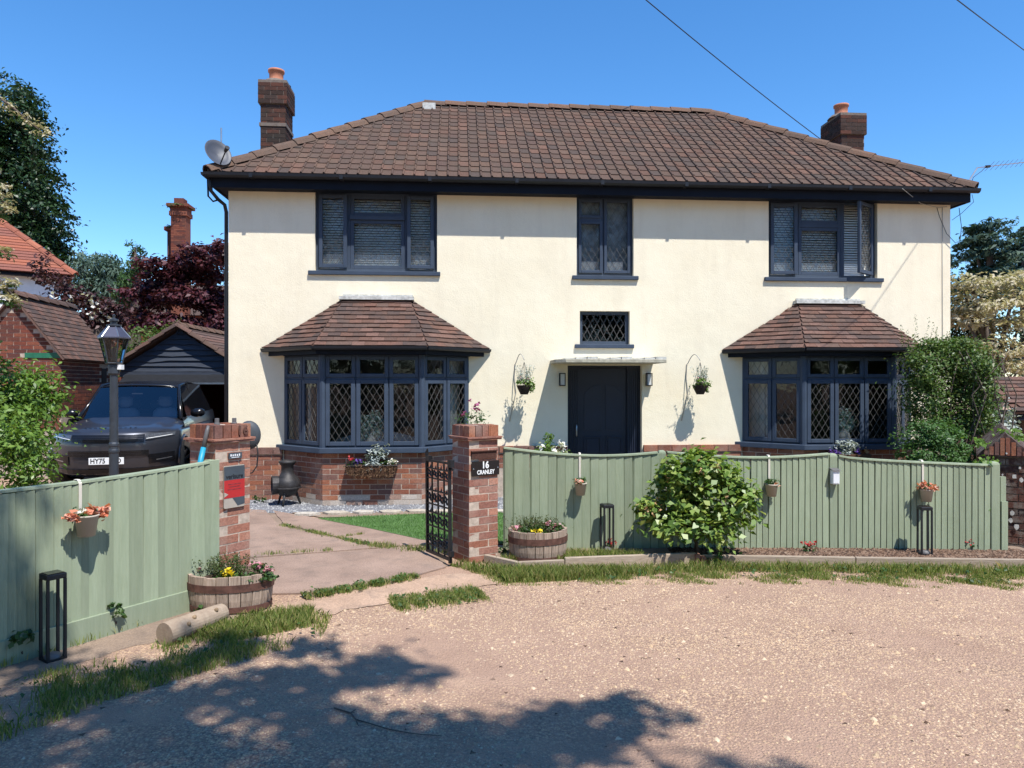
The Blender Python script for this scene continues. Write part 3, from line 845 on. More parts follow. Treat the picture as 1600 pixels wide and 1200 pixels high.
# brick plinth
segs = [(0.0, BAYC[0] - BH - BE - .02), (BAYC[0] + BH + BE + .02, dx0 - .02), (dx1 + .02, BAYC[1] - BH - BE - .02), (BAYC[1] + BH + BE + .02, FW)]
for a, b_ in segs[1:]:
    MB().box(a, b_, -0.0345, 0.02, 0, PL - .012).build('plinth', M['mortar'], house)
plinth = MB().prism([(-.0345, FD), (-.0345, -.0345), (segs[0][1], -.0345), (segs[0][1], .02), (.02, .02), (.02, FD)], 0, PL - .012).build('plinth', M['mortar'], house)
brick_face(plinth, (segs[0][0] - .03, -0.033, 0), (1, 0, 0), segs[0][1] + .03, 0.01, 9, M['brick'])
for s_, rows0 in ((segs[1], 6), (segs[2], 6)):
    brick_face(plinth, (s_[0], -0.033, 0), (1, 0, 0), s_[1] - s_[0], 0.01 + rows0 * 0.075, 9 - rows0, M['brick'])
for s_ in segs[:3]:                                          # course of bricks on edge under the render
    x = s_[0]
    while x < s_[1] - .05:
        piece('cap_brick', M['brick'], plinth, (x, -0.062, 0.695), (min(0.215, s_[1] - x), 0.09, 0.098))
        x += 0.225

# ---------------- main roof
OV = 0.30                                                    # eaves overhang
EZ, RZ, RUN = 4.84, 7.10, 3.10
pitch = math.atan2(RZ - EZ, RUN)
ca, sa = math.cos(pitch), math.sin(pitch)
OX = 0.21                                                    # overhang at the ends
E = [(-OX, -OV), (FW + OX, -OV), (FW + OX, FD + OV - .2), (-OX, FD + OV - .2)]
ry = -OV + RUN
Ra, Rb = (2.80, ry), (8.40, ry)
roof = MB().add([(*E[0], EZ), (*E[1], EZ), (*E[2], EZ), (*E[3], EZ), (*Ra, RZ), (*Rb, RZ)],
                [(0, 1, 5, 4), (1, 2, 5), (2, 3, 4, 5), (3, 0, 4)]).build('roof', M['tile'], house)
TW, TG = 0.166, 0.2265
def tile_profile(w):
    return [(0.0, 0.010), (0.005, 0.028), (0.016, 0.034), (0.027, 0.028), (0.033, 0.012), (w * 0.62, 0.010), (w - 0.004, 0.010)]
def tile_geo(w, L, drop=0.013):
    p = tile_profile(w)
    n = len(p)
    vs_ = [(x, 0, z + drop) for x, z in p] + [(x, L, z) for x, z in p] + [(p[0][0], 0, drop - .004), (p[-1][0], 0, drop - .004)]
    fs = [(i, i + 1, n + i + 1, n + i) for i in range(n - 1)]
    fs.append(tuple([2 * n] + [2 * n + 1] + list(range(n - 1, -1, -1))))
    fs.append((2 * n + 1, 2 * n - 1, n - 1)) ; fs.append((2 * n, 0, n))
    return vs_, fs
Mf = frame((-OX, -OV, EZ), (1, 0, 0), (0, ca, sa), (0, -sa, ca))
rows = int(RUN / ca / TG)
tv, tf = tile_geo(TW, TG + 0.03)
tme = MB().add(tv, tf).mesh('roof_tile'); tme.materials.append(M['tile'])
cand, rest = [], []
for rr_ in range(rows + 1):
    y = rr_ * TG
    off = 0
    k = 0
    while k * TW < FW + 2 * OX:
        x = k * TW; k += 1
        f0_, f1_ = y * ca / RUN, (y + TG) * ca / RUN
        in0, in1 = (Ra[0] + OX) * f0_, (Ra[0] + OX) * f1_
        jn0, jn1 = (FW + OX - Rb[0]) * f0_, (FW + OX - Rb[0]) * f1_
        if x + TW < in0 or x > FW + 2 * OX - jn0:
            continue
        if x > in1 + .02 and x + TW < FW + 2 * OX - jn1 - .02 and (y + TG) < RUN / ca:
            cand.append((x, y))
        else:
            rest.append((x, y))
cand.sort(key=lambda q: (round(q[1], 3), abs(q[0] - 5.2)))
rest += cand[300:]
for x, y in cand[:300]:
    o = bpy.data.objects.new('roof_tile', tme); col.objects.link(o); o.parent = roof
    o.matrix_local = Mf @ Matrix.Translation((x + rnd.uniform(-.002, .002), y + rnd.uniform(-.004, .004), rnd.uniform(0, .003))) @ Matrix.Rotation(rnd.uniform(-.008, .008), 4, 'Z')
tb = MB()
for x, y in rest:
    tb.add(tv, tf, Mf @ Matrix.Translation((x + rnd.uniform(-.002, .002), y + rnd.uniform(-.004, .004), rnd.uniform(0, .003))) @ Matrix.Rotation(rnd.uniform(-.008, .008), 4, 'Z'))
me = tb.mesh('tile_field')
bm = bmesh.new(); bm.from_mesh(me)
for pco, pno in (((-OX, -OV, 0), (-RUN, Ra[0] + OX, 0)), ((FW + OX, -OV, 0), (RUN, FW + OX - Rb[0], 0)), ((0, ry, 0), (0, 1, 0))):
    bmesh.ops.bisect_plane(bm, geom=bm.verts[:] + bm.edges[:] + bm.faces[:], plane_co=pco, plane_no=Vector(pno).normalized(), clear_outer=True)
bm.to_mesh(me); bm.free()
link('tile_field', me, roof, M['tile'])['kind'] = 'stuff'

def cap_tiles(p0, p1, n, kind, parent, m, w=0.125, drop=0.055, lift=0.03, t=0.016):
    """overlapping hollow ridge pieces from p0 (low end) to p1"""
    p0, p1 = Vector(p0), Vector(p1)
    ey = (p1 - p0).normalized(); ex = ey.cross(Vector((0, 0, 1))).normalized(); ez = ex.cross(ey)
    L = (p1 - p0).length / n
    prof = [(-w, -drop), (-w * .72, 0.01), (-w * .3, 0.05), (w * .3, 0.05), (w * .72, 0.01), (w, -drop)]
    b = MB()
    k = len(prof)
    vs_ = [(x, 0, z + 0.018) for x, z in prof] + [(x * .94, L + .035, z - 0.004) for x, z in prof] + [(x * .85, 0, z - t + 0.018) for x, z in prof]
    fs = [(i, i + 1, k + i + 1, k + i) for i in range(k - 1)] + [(2 * k + i, 2 * k + i + 1, i + 1, i) for i in range(k - 1)]
    me = b.add(vs_, fs).mesh(kind); me.materials.append(m)
    for i in range(n):
        o = bpy.data.objects.new(kind, me); col.objects.link(o); o.parent = parent
        o.matrix_local = frame(p0 + ey * (L * i) + ez * (lift + rnd.uniform(-.004, .004)), ex, ey, ez) @ Matrix.Rotation(rnd.uniform(-.012, .012), 4, 'Z')
cap_tiles((*E[0], EZ + .01), (*Ra, RZ), 12, 'hip_tile', roof, M['tile_ridge'])
cap_tiles((*E[1], EZ + .01), (*Rb, RZ), 12, 'hip_tile', roof, M['tile_ridge'])
cap_tiles((*Ra, RZ), (*Rb, RZ), 14, 'ridge_tile', roof, M['tile_ridge'])
MB().box(Ra[0] - .02, Ra[0] + .22, ry - .26, ry - .12, RZ - .17, RZ - .045, None).build('lead_patch', M['flash'], roof)

# fascia, soffit, gutter, downpipe
fb = MB()
fb.box(-OX + .05, FW + OX - .05, -OV + .05, -OV + .08, 4.64, 4.84)
fb.box(-OX + .05, -OX + .08, -OV + .08, FD + OV - .3, 4.64, 4.84).box(FW + OX - .08, FW + OX - .05, -OV + .08, FD + OV - .3, 4.64, 4.84)
fb.build('fascia', M['fascia'], house)
sb = MB().box(-OX + .08, FW + OX - .08, -OV + .08, 0.0, 4.655, 4.675)
sb.box(-OX + .08, 0, 0, FD, 4.655, 4.675).box(FW, FW + OX - .08, 0, FD, 4.655, 4.675)
sb.build('soffit', M['fascia'], house)
def gutter(b, p0, p1, r=0.055):
    p0, p1 = Vector(p0), Vector(p1)
    d = (p1 - p0).normalized(); n = Vector((d.y, -d.x, 0))
    pr = [(-r, 0.0), (-r * .92, -r * .5), (-r * .5, -r * .88), (0, -r), (r * .5, -r * .88), (r * .92, -r * .5), (r * 1.04, 0.01)]
    k = len(pr)
    vs_ = [p0 + n * a + Vector((0, 0, c)) for a, c in pr] + [p1 + n * a + Vector((0, 0, c)) for a, c in pr]
    b.add(vs_, [(i, i + 1, k + i + 1, k + i) for i in range(k - 1)] + [tuple(range(k)), tuple(range(2 * k - 1, k - 1, -1))])
gb = MB()
gutter(gb, (-OX - .04, -OV - .01, 4.825), (FW + OX + .04, -OV - .01, 4.825), 0.058)
gutter(gb, (-OX - .02, FD, 4.825), (-OX - .02, -OV - .05, 4.825), 0.058)
gut = gb.build('gutter', M['gutter'], house, fixn=False, solid=0.004)
for i in range(9):
    x = 0.4 + i * 1.3
    MB().box(x, x + .05, -OV - .071, -OV + .05, 4.768, 4.832).build('gutter_joint', M['gutter'], gut)
dp = MB().tube([(-OX + .02, -.26, 4.78), (-OX + .02, -.2, 4.60), (-.12, -.10, 4.50), (-.05, -.02, 4.44), (-.042, 0.03, 4.34), (-.042, 0.03, 2.4), (-.042, 0.03, 0.1)], 0.028, 8)
dp.tube([(-OX - .02, -.22, 4.76), (-OX - .02, -.2, 4.52), (-OX + .04, -.17, 4.45), (-.10, -.1, 4.50)], 0.014, 6)
dp.build('downpipe', M['gutter'], house, smooth=True)

# ---------------- windows
def lattice(b, x0, x1, z0, z1, y, cw, ch, w=0.006, t=0.005, Mx=None):
    """diamond leading clipped to a pane"""
    sl = ch / cw
    W, H = x1 - x0, z1 - z0
    for sgn in (1, -1):
        c = -H / sl - cw
        while c < W + H / sl + cw:
            pts = []
            # line x = c + s*(z)/sl
            for zz in (0.0, H):
                pts.append((c + sgn * zz / sl, zz))
            (xa, za), (xb, zb) = pts
            t0, t1 = 0.0, 1.0
            dx = xb - xa
            lo, hi = (0 - xa) / dx, (W - xa) / dx
            if lo > hi: lo, hi = hi, lo
            t0, t1 = max(t0, lo), min(t1, hi)
            if t1 - t0 > 0.02:
                A_ = Vector((x0 + xa + dx * t0, y, z0 + H * t0)); B_ = Vector((x0 + xa + dx * t1, y, z0 + H * t1))
                d = (B_ - A_).normalized(); n = Vector((-d.z, 0, d.x)) * w / 2
                yy = Vector((0, t, 0))
                b.add([A_ - n, A_ + n, B_ + n, B_ - n, A_ - n - yy, A_ + n - yy, B_ + n - yy, B_ - n - yy],
                      [(3, 2, 1, 0), (4, 5, 6, 7), (0, 1, 5, 4), (2, 3, 7, 6), (1, 2, 6, 5), (3, 0, 4, 7)], Mx)
            c += cw

def ring(b, x0, x1, z0, z1, y0, y1, w, Mx=None, wb_=None):
    wb_ = wb_ or w
    b.box(x0, x0 + w, y0, y1, z0, z1, Mx); b.box(x1 - w, x1, y0, y1, z0, z1, Mx)
    b.box(x0 + w, x1 - w, y0, y1, z0, z0 + wb_, Mx); b.box(x0 + w, x1 - w, y0, y1, z1 - w, z1, Mx)

def casement(parent, x0, x1, z0, z1, yf, m, w=0.055, Mx=None, cw=0.105, ch=0.165, lead=True, tilt=0.0, hinge='l', lead_w=0.0042):
    """opening light: sash (part of window) with pane and leading under it as sub-parts of the window"""
    if tilt:
        hx = x0 if hinge == 'l' else x1
        Mx = (Mx or Matrix.Identity(4)) @ Matrix.Translation((hx, yf, 0)) @ Matrix.Rotation(tilt, 4, 'Z') @ Matrix.Translation((-hx, -yf, 0))
    s_ = MB(); ring(s_, x0, x1, z0, z1, yf, yf + 0.045, w, Mx)
    so = s_.build('sash', m, parent, bevel=0.005)
    p = MB().add([(x0 + w, yf + .022, z0 + w), (x1 - w, yf + .022, z0 + w), (x1 - w, yf + .022, z1 - w), (x0 + w, yf + .022, z1 - w)], [(0, 1, 2, 3)], Mx)
    p.build('pane', M['glass'], parent, fixn=False)
    if lead:
        lb = MB(); lattice(lb, x0 + w, x1 - w, z0 + w, z1 - w, yf + 0.0205, cw, ch, lead_w, Mx=Mx)
        if lb.v: lb.build('leading', M['lead'], parent)
    return so

def blind(parent, x0, x1, z0, z1, y, m, pitch_=0.040, close_below=None):
    b = MB()
    z = z1
    while z > z0:
        tilt_ = 0.020 if (close_below is None or z > close_below) else 0.006
        b.add([(x0, y - tilt_, z - .016), (x1, y - tilt_, z - .016), (x1, y + tilt_, z + .016), (x0, y + tilt_, z + .016)], [(0, 1, 2, 3)])
        z -= pitch_ if (close_below is None or z > close_below) else 0.034
    return b.build('blind', m, parent, fixn=False, solid=0.002)

def wall_window(key, cols_, label):
    x0, x1, z0, z1 = wins[key]
    fy = 0.075
    fm = MB()
    ring(fm, x0 + .003, x1 - .003, z0, z1, fy, fy + .075, 0.05)
    W_ = x1 - x0
    for f in cols_[1:-1]:
        fm.box(x0 + W_ * f - .028, x0 + W_ * f + .028, fy + .002, fy + .07, z0 + .05, z1 - .05)
    win = fm.build('window', M['frame'], house, bevel=0.004)
    win['label'] = label
    return win, x0, x1, z0, z1, fy

# upper, left: wide three-light window, side lights ajar
win, x0, x1, z0, z1, fy = wall_window('ul', (0, .265, .745, 1), 'three light upper window above the bay beside the gable chimney')
W_ = x1 - x0
casement(win, x0 + .05, x0 + W_ * .265 - .012, z0 + .055, z1 - .06, fy - .042, M['frame'], tilt=-0.06, hinge='l')
casement(win, x0 + W_ * .745 + .012, x1 - .05, z0 + .055, z1 - .06, fy - .042, M['frame'], tilt=0.06, hinge='r')
zt = z1 - .40
MB().box(x0 + W_ * .265 + .028, x1 - W_ * .255 - .028, fy - .03, fy + .05, zt - .03, zt + .03).build('transom', M['frame'], win)
casement(win, x0 + W_ * .265 + .03, x1 - W_ * .255 - .03, zt + .03, z1 - .05, fy + .0, M['frame'])
casement(win, x0 + W_ * .265 + .03, x1 - W_ * .255 - .03, z0 + .05, zt - .03, fy + .0, M['frame'], cw=0.115, ch=0.17)
blind(win, x0 + .04, x1 - .04, z0 + .03, z1, .17, M['blind'], close_below=z0 + .30)
# upper, right: right-hand light stands open
win2, x0, x1, z0, z1, fy = wall_window('ur', (0, .275, .70, 1), 'three light upper window with its end casement standing open')
W_ = x1 - x0
casement(win2, x0 + .05, x0 + W_ * .275 - .012, z0 + .055, z1 - .06, fy - .042, M['frame'], tilt=-0.05, hinge='l')
casement(win2, x0 + W_ * .715, x1 - .05, z0 + .055, z1 - .06, fy - .042, M['frame'], tilt=0.62, hinge='r')
zt = z1 - .40
MB().box(x0 + W_ * .275 + .028, x1 - W_ * .30 - .028, fy - .01, fy + .05, zt - .03, zt + .03).build('transom', M['frame'], win2)
casement(win2, x0 + W_ * .275 + .03, x1 - W_ * .30 - .03, zt + .03, z1 - .05, fy, M['frame'])
casement(win2, x0 + W_ * .275 + .03, x1 - W_ * .30 - .03, z0 + .05, zt - .03, fy, M['frame'], cw=0.115, ch=0.17)
blind(win2, x0 + .04, x1 - .04, z0 + .03, z1, .17, M['blind'], close_below=z0 + .27)
# upper, middle
win3, x0, x1, z0, z1, fy = wall_window('um', (0, .48, 1), 'narrow two light upper window over the front door')
W_ = x1 - x0
zt = z1 - .37
MB().box(x0 + .05, x0 + W_ * .48 - .028, fy - .01, fy + .06, zt - .03, zt + .03).build('transom', M['frame'], win3)
casement(win3, x0 + .04, x0 + W_ * .48 - .012, zt + .025, z1 - .05, fy - .025, M['frame'], w=.045)
casement(win3, x0 + .04, x0 + W_ * .48 - .012, z0 + .05, zt - .025, fy - .025, M['frame'], w=.045)
casement(win3, x0 + W_ * .48 + .012, x1 - .04, z0 + .05, z1 - .05, fy - .025, M['frame'], w=.045)
bl = MB()
bl.box(x0 + .06, x1 - .06, .19, .195, z0 + .02, z1 - .02).build('pane_reflection', mat_plain('painted_reflection', (0.30, 0.36, 0.40), 0.9, var=0.35, scale=9), win3)  # blue-grey sheet painted to stand for the reflection in these panes
MB().box(x0 + .09, x0 + W_ * .43, 0.17, 0.174, z0 + .06, z0 + .25).box(x0 + W_ * .55, x1 - .13, 0.17, 0.174, z0 + .06, z0 + .25).build('white_card', M['white'], win3)
# little window over the porch
win4, x0, x1, z0, z1, fy = wall_window('sm', (0, 1), 'small dark leaded window just above the porch canopy')
p = MB().add([(x0 + .05, fy + .03, z0 + .05), (x1 - .05, fy + .03, z0 + .05), (x1 - .05, fy + .03, z1 - .05), (x0 + .05, fy + .03, z1 - .05)], [(0, 1, 2, 3)])
p.build('pane', M['glass'], win4, fixn=False)
lb = MB(); lattice(lb, x0 + .05, x1 - .05, z0 + .05, z1 - .05, fy + .028, 0.105, 0.19); lb.build('leading', M['lead'], win4)
# sills: slate-blue top, pale underside board
for key, (u0, u1) in dict(ul=(482, 688), um=(894, 997), ur=(1194, 1379), sm=(898, 990)).items():
    a, b_ = span(u0, u1)
    z = wins[key][2]
    wv = dict(ul=win, um=win3, ur=win2, sm=win4)[key]
    MB().box(a, b_, -0.045, 0.08, z - .062, z - .002).build('sill', M['frame'], wv, bevel=0.006)

# ---------------- bay windows
def facets(c):
    return [((c - BH - BE, 0.0), (c - BH, -BD)), ((c - BH, -BD), (c + BH, -BD)), ((c + BH, -BD), (c + BH + BE, 0.0))]
SZ, TZ0, TZ1, HZ = 0.835, 1.80, 1.86, 2.17                   # sill top, transom, head
def off_outline(c, o):
    """bay plan pushed out by o"""
    l = math.hypot(BE, BD); nx, ny = BD / l, BE / l
    k = o * (1 - ny) / nx                                     # shift of the front corner along x
    return [(c - BH - BE - o / nx, 0.0), (c - BH - k, -BD - o), (c + BH + k, -BD - o), (c + BH + BE + o / nx, 0.0)]
bay_labels = ('bay window frame behind the iron gate with vase inside', 'bay window frame beside the climbing shrub')
for bi, c in enumerate(BAYC):
    fr = MB()
    for fi, (p, q) in enumerate(facets(c)):
        p, q = Vector((*p, 0)), Vector((*q, 0))
        d = (q - p).normalized(); L = (q - p).length
        Mx = frame(p, d, (-d.y, d.x, 0), (0, 0, 1))
        n = 3 if fi == 1 else 2
        fr.box(0.0, 0.045, 0.0, .08, SZ, HZ, Mx); fr.box(L - .045, L, 0.0, .08, SZ, HZ, Mx)
        fr.box(.045, L - .045, 0.004, .08, TZ0, TZ1, Mx)
        fr.box(.045, L - .045, 0.004, .08, SZ, SZ + .04, Mx); fr.box(.045, L - .045, 0.004, .08, HZ - .03, HZ, Mx)
        for k in range(1, n):
            x = L * k / n
            fr.box(x - .025, x + .025, 0.004, .076, SZ + .04, HZ - .03, Mx)
    for (x, y) in ((c - BH, -BD), (c + BH, -BD)):
        fr.tube([(x, y + .01, SZ), (x, y + .01, HZ)], 0.05, 8)
    fo = fr.build('bay_frame', M['frame'], house, bevel=0.004)
    fo['label'] = bay_labels[bi]
    for fi, (p, q) in enumerate(facets(c)):
        p, q = Vector((*p, 0)), Vector((*q, 0))
        d = (q - p).normalized(); L = (q - p).length
        Mx = frame(p, d, (-d.y, d.x, 0), (0, 0, 1))
        n = 3 if fi == 1 else 2
        e0, e1 = .045, L - .045
        for k in range(n):
            a = e0 if k == 0 else L * k / n + .008
            b_ = e1 if k == n - 1 else L * (k + 1) / n - .008
            casement(fo, a, b_, SZ + .03, TZ0 + .012, -.022, M['frame'], w=.058, Mx=Mx, cw=0.100, ch=0.16, lead_w=.0038)
            casement(fo, a, b_, TZ1 - .012, HZ - .02, -.010, M['frame'], w=.052, Mx=Mx, cw=0.11, ch=0.17, lead=(fi != 1), lead_w=.0035)
    # sill round the three sides
    o1, o0 = off_outline(c, 0.085), off_outline(c, -0.05)
    sl = MB()
    for k in range(3):
        pl = [o1[k], o1[k + 1], o0[k + 1], o0[k]]
        sl.prism(pl, SZ - .075, SZ + .004)
    sl.build('bay_sill', M['frame'], house, bevel=0.008)
    # brick base
    base = MB().prism(off_outline(c, -0.0018), 0, SZ - .077).build('bay_base', M['mortar'], house)
    for fi, (p, q) in enumerate(facets(c)):
        p, q = Vector((*p, 0)), Vector((*q, 0))
        d = (q - p).normalized()
        if bi == 0:
            brick_face(base, (p.x, p.y, 0), d, (q - p).length, 0.012, 10, M['brick'], off0=fi, proud=0.0014, pale=M['brick_pale'])
        else:
            brick_face(base, (p.x, p.y, 0), d, (q - p).length, 0.012 + 7 * .075, 3, M['brick'], off0=fi + 1, proud=0.0)
    # head, fascia and gutter
    hb = MB(); oh = off_outline(c, 0.02); oh2 = off_outline(c, 0.16)
    hb.prism(off_outline(c, 0.012), HZ + .001, HZ + .06)
    hb.prism(oh2, HZ + .061, HZ + .075)
    for k in range(3):
        p, q = Vector((*oh2[k], 0)), Vector((*oh2[k + 1], 0))
        d = (q - p).normalized()
        hb.box(0, (q - p).length, 0, .02, HZ + .0, HZ + .10, frame(p, d, (-d.y, d.x, 0), (0, 0, 1)))
    hb.build('bay_fascia', M['fascia'], house)
    og = off_outline(c, 0.215)
    gb = MB()
    for k in range(3):
        gutter(gb, (*og[k], HZ + .105), (*og[k + 1], HZ + .105), 0.045)
    gb.build('bay_gutter', M['gutter'], house, fixn=False, solid=0.004)
    # roof: three sloping faces of plain tiles, rising to a flat top at the wall
    oe = off_outline(c, 0.225); ez = HZ + .105; tz = 3.03
    tw = 0.50
    top = [(c - tw, -.03), (c - tw, -.03), (c + tw, -.03), (c + tw, -.03)]
    br = MB().add([(*oe[0], ez), (*oe[1], ez), (*oe[2], ez), (*oe[3], ez), (*top[0], tz), (*top[1], tz), (*top[2], tz), (*top[3], tz)],
                  [(0, 1, 5), (1, 2, 6, 5), (2, 3, 6)])
    bro = br.build('bay_roof', M['tile_plain'], house)
    tw_, tg = 0.178, 0.098
    for (i0, i1, t0, t1) in ((0, 1, 0, 1), (1, 2, 1, 2), (2, 3, 2, 3)):
        a, b_ = Vector((*oe[i0], ez)), Vector((*oe[i1], ez))
        ta, tb_ = Vector((*top[t0], tz)), Vector((*top[t1], tz))
        ex = (b_ - a).normalized()
        up = (ta - a) - ex * (ta - a).dot(ex)
        S = up.length; ey = up.normalized(); ez_ = ex.cross(ey)
        W0 = (b_ - a).length
        la = (ta - a).dot(ex) / S; lb_ = (tb_ - b_).dot(ex) / S
        nr = int(S / tg)
        tg2 = S / nr
        for rr_ in range(nr):
            y = rr_ * tg2
            xa, xb = la * (y + tg2 * .2), W0 + lb_ * (y + tg2 * .2)
            xa2, xb2 = la * (y + tg2), W0 + lb_ * (y + tg2)
            x = -(rr_ % 2) * tw_ / 2 - 3 * tw_
            while x < W0 + 2:
                l, r_ = max(x, xa), min(x + tw_ - .003, xb)
                if r_ - l > 0.03:
                    l2, r2 = max(x, xa2), min(x + tw_ - .003, xb2)
                    if r2 < l2 + .01: r2 = l2 = (l2 + r2) / 2
                    z0_ = 0.030 + rnd.uniform(-.003, .006); yo = rnd.uniform(-.006, .006)
                    tbm = MB().add([(l, y + yo, z0_), (r_, y + yo, z0_ + rnd.uniform(-.003, .003)), (r2, y + tg2 + .012, .012), (l2, y + tg2 + .012, .012), (l, y + yo, z0_ - .016), (r_, y + yo, z0_ - .016)],
                                   [(0, 1, 2, 3), (4, 5, 1, 0), (4, 0, 3), (5, 2, 1)], frame(a, ex, ey, ez_))
                    tbm.build('bay_tile', M['tile_plain'], bro, fixn=False)
                x += tw_
    # lead flashing at the wall
    MB().box(c - tw - .06, c + tw + .06, -.135, -.004, tz - .005, tz + .045).box(c - tw - .02, c + tw + .04, -.022, -.003, tz + .045, tz + .085).build('flashing', M['flash'], house)

# ---------------- front door
dz = HL(945, 571).z
W_ = dx1 - dx0
db = MB(); pw = 0.18
ring(db, dx0 + .002, dx1 - .002, 0.0, dz - .002, 0.10, 0.20, 0.03)
for a in (dx0 + .03, dx1 - .03 - pw):
    db.box(a, a + pw, 0.13, 0.18, 0.0, dz - .03)
    for k in range(5):
        db.box(a + .018 + k * .031, a + .036 + k * .031, 0.115, 0.13, 0.02, dz - .08)
dfr = db.build('door_frame', M['door'], house)
d0, d1 = dx0 + .03 + pw + .004, dx1 - .03 - pw - .004
dleaf = MB().box(d0, d1, 0.165, 0.21, 0.02, dz - .04).build('door', M['door'], house)
dw = d1 - d0
for (za, zb) in ((0.15, 0.42), (0.50, 0.92)):
    for k in range(2):
        xa = d0 + .07 + k * (dw - .06) / 2; xb = xa + (dw - .2) / 2
        b = MB(); ring(b, xa, xb, za, zb, 0.150, 0.165, 0.022); b.box(xa + .04, xb - .04, 0.154, 0.165, za + .04, zb - .04)
        b.build('door_panel', M['door'], dleaf, bevel=.004)
for k in range(2):
    xa = d0 + .07 + k * (dw - .06) / 2; xb = xa + (dw - .2) / 2
    zs_ = (1.02, 1.62 + .0)
    arch = [(xa, 1.02), (xb, 1.02), (xb, 1.60 + (.14 if k == 0 else 0)), ((xa + xb) / 2, 1.72), (xa, 1.60 + (0 if k == 0 else .14))]
    MB().prism(arch, 0.155, 0.166, None, 'y').build('door_panel', M['door'], dleaf, bevel=.004)
MB().tube([(d0 - .06, .10, .93), (d0 - .06, .085, .95), (d0 - .06, .085, 1.09), (d0 - .06, .10, 1.11)], 0.012, 6).build('handle', M['steel'], dleaf, smooth=True)
MB().box(dx0 - .02, dx1 + .02, -.35, -.03, 0, .10).build('doorstep', M['concrete'], house)
# canopy: thin weathered slab with lead turned over its edge
a, b_ = HL(880, 565, .72).x, HL(1041, 565, .72).x
cz = HL(950, 563, .72).z
cb = MB().prism([(a - .10, .0), (b_ + .0, .0), (b_ + .0, -.74), (a + .04, -.74), (a - .10, -.60)], cz - .035, cz + .018)
cb.build('canopy', M['canopy'], house, bevel=.006)
cb2 = MB()
for i in range(9):
    x = a + .02 + i * (b_ - a) / 9
    cb2.box(x, x + (b_ - a) / 9 * .9, -.72, -.02, cz + .018, cz + .03 + .012 * ((i * 7) % 3))
cb2.build('canopy_felt', M['flash'], house)

# ---------------- chimneys
def chimney(x0, x1, y0, y1, ztop, side, potx, label):
    rows_ = int((ztop - 5.2) / .075)
    zb = ztop - rows_ * .075
    corbel0 = ztop - 0.43
    ch = MB().box(x0, x1, y0, y1, 3.0, corbel0).box(x0 - .035, x1 + .035, y0 - .035, y1 + .035, corbel0, ztop - .01)
    ch.box(x0 - .02, x1 + .02, y0 - .02, y1 + .02, ztop - .83, ztop - .77)
    co = ch.build('chimney', M['mortar_dark'], house); co['label'] = label
    def faces(z, rws, e):
        brick_face(co, (x0 - e, y0 - e, 0), (1, 0, 0), x1 - x0 + 2 * e, z, rws, M['brick_old'], kind='chimney_brick', proud=.007)
        if side > 0:
            brick_face(co, (x1 + e, y0 - e, 0), (0, 1, 0), y1 - y0 + 2 * e, z, rws, M['brick_old'], kind='chimney_brick', proud=.007, off0=1)
        else:
            brick_face(co, (x0 - e, y1 + e, 0), (0, -1, 0), y1 - y0 + 2 * e, z, rws, M['brick_old'], kind='chimney_brick', proud=.007, off0=1)
    n1 = int((corbel0 - zb) / .075)
    faces(corbel0 - n1 * .075, n1, 0.0)
    faces(corbel0 + .005, 5, .035)
    x = x0 - .035                                             # row of headers at the foot of the corbel
    MB().lathe([(.165, 0), (.165, .03), (.12, .05), (.125, .23), (.145, .24), (.145, .28), (.12, .28), (.11, .05)], 18, Matrix.Translation((potx, (y0 + y1) / 2 - .05, ztop - .02))).build('chimney_pot', M['pot'], co, smooth=True)
    MB().lathe([(.26, 0), (.2, .06), (.13, .08)], 14, Matrix.Translation((potx, (y0 + y1) / 2 - .05, ztop - .012))).build('flaunching', M['mortar_dark'], co)
chimney(-.06, .37, 2.0, 2.55, 7.17, 1, .16, 'sooty brick chimney on the garage side of the roof')
chimney(10.92, 11.38, 2.45, 3.15, 7.06, -1, 11.08, 'sooty brick chimney on the aerial side of the roof')

# ---------------- rooms behind the bays: curtains, sofa
for c in BAYC:
    for sgn in (-1, 1):
        def cf(u, v, c=c, sgn=sgn):
            x = c + sgn * (BH + BE - .14 - u * .30); y = -.0 - u * .28 + .16 + .022 * math.sin(u * 26)
            return (x, y, SZ - .05 + v * 1.4)
        MB().grid(cf, 24, 1).build('curtain', M['curtain'], house, smooth=True, fixn=False)
c = BAYC[0]
sofa = thing('sofa', 'pale curved sofa back seen through the bay window behind the gate', 'sofa', HW((c, .3, .3)), HPSI)
MB().grid(lambda u, v: (-.95 + u * 1.9, .45 - .55 * math.sin(math.pi * u), .05 + v * (.58 + .10 * math.cos(math.pi * (u - .5) * 2))), 16, 3).build('back_cushion', M['sofa'], sofa, smooth=True, solid=.16)

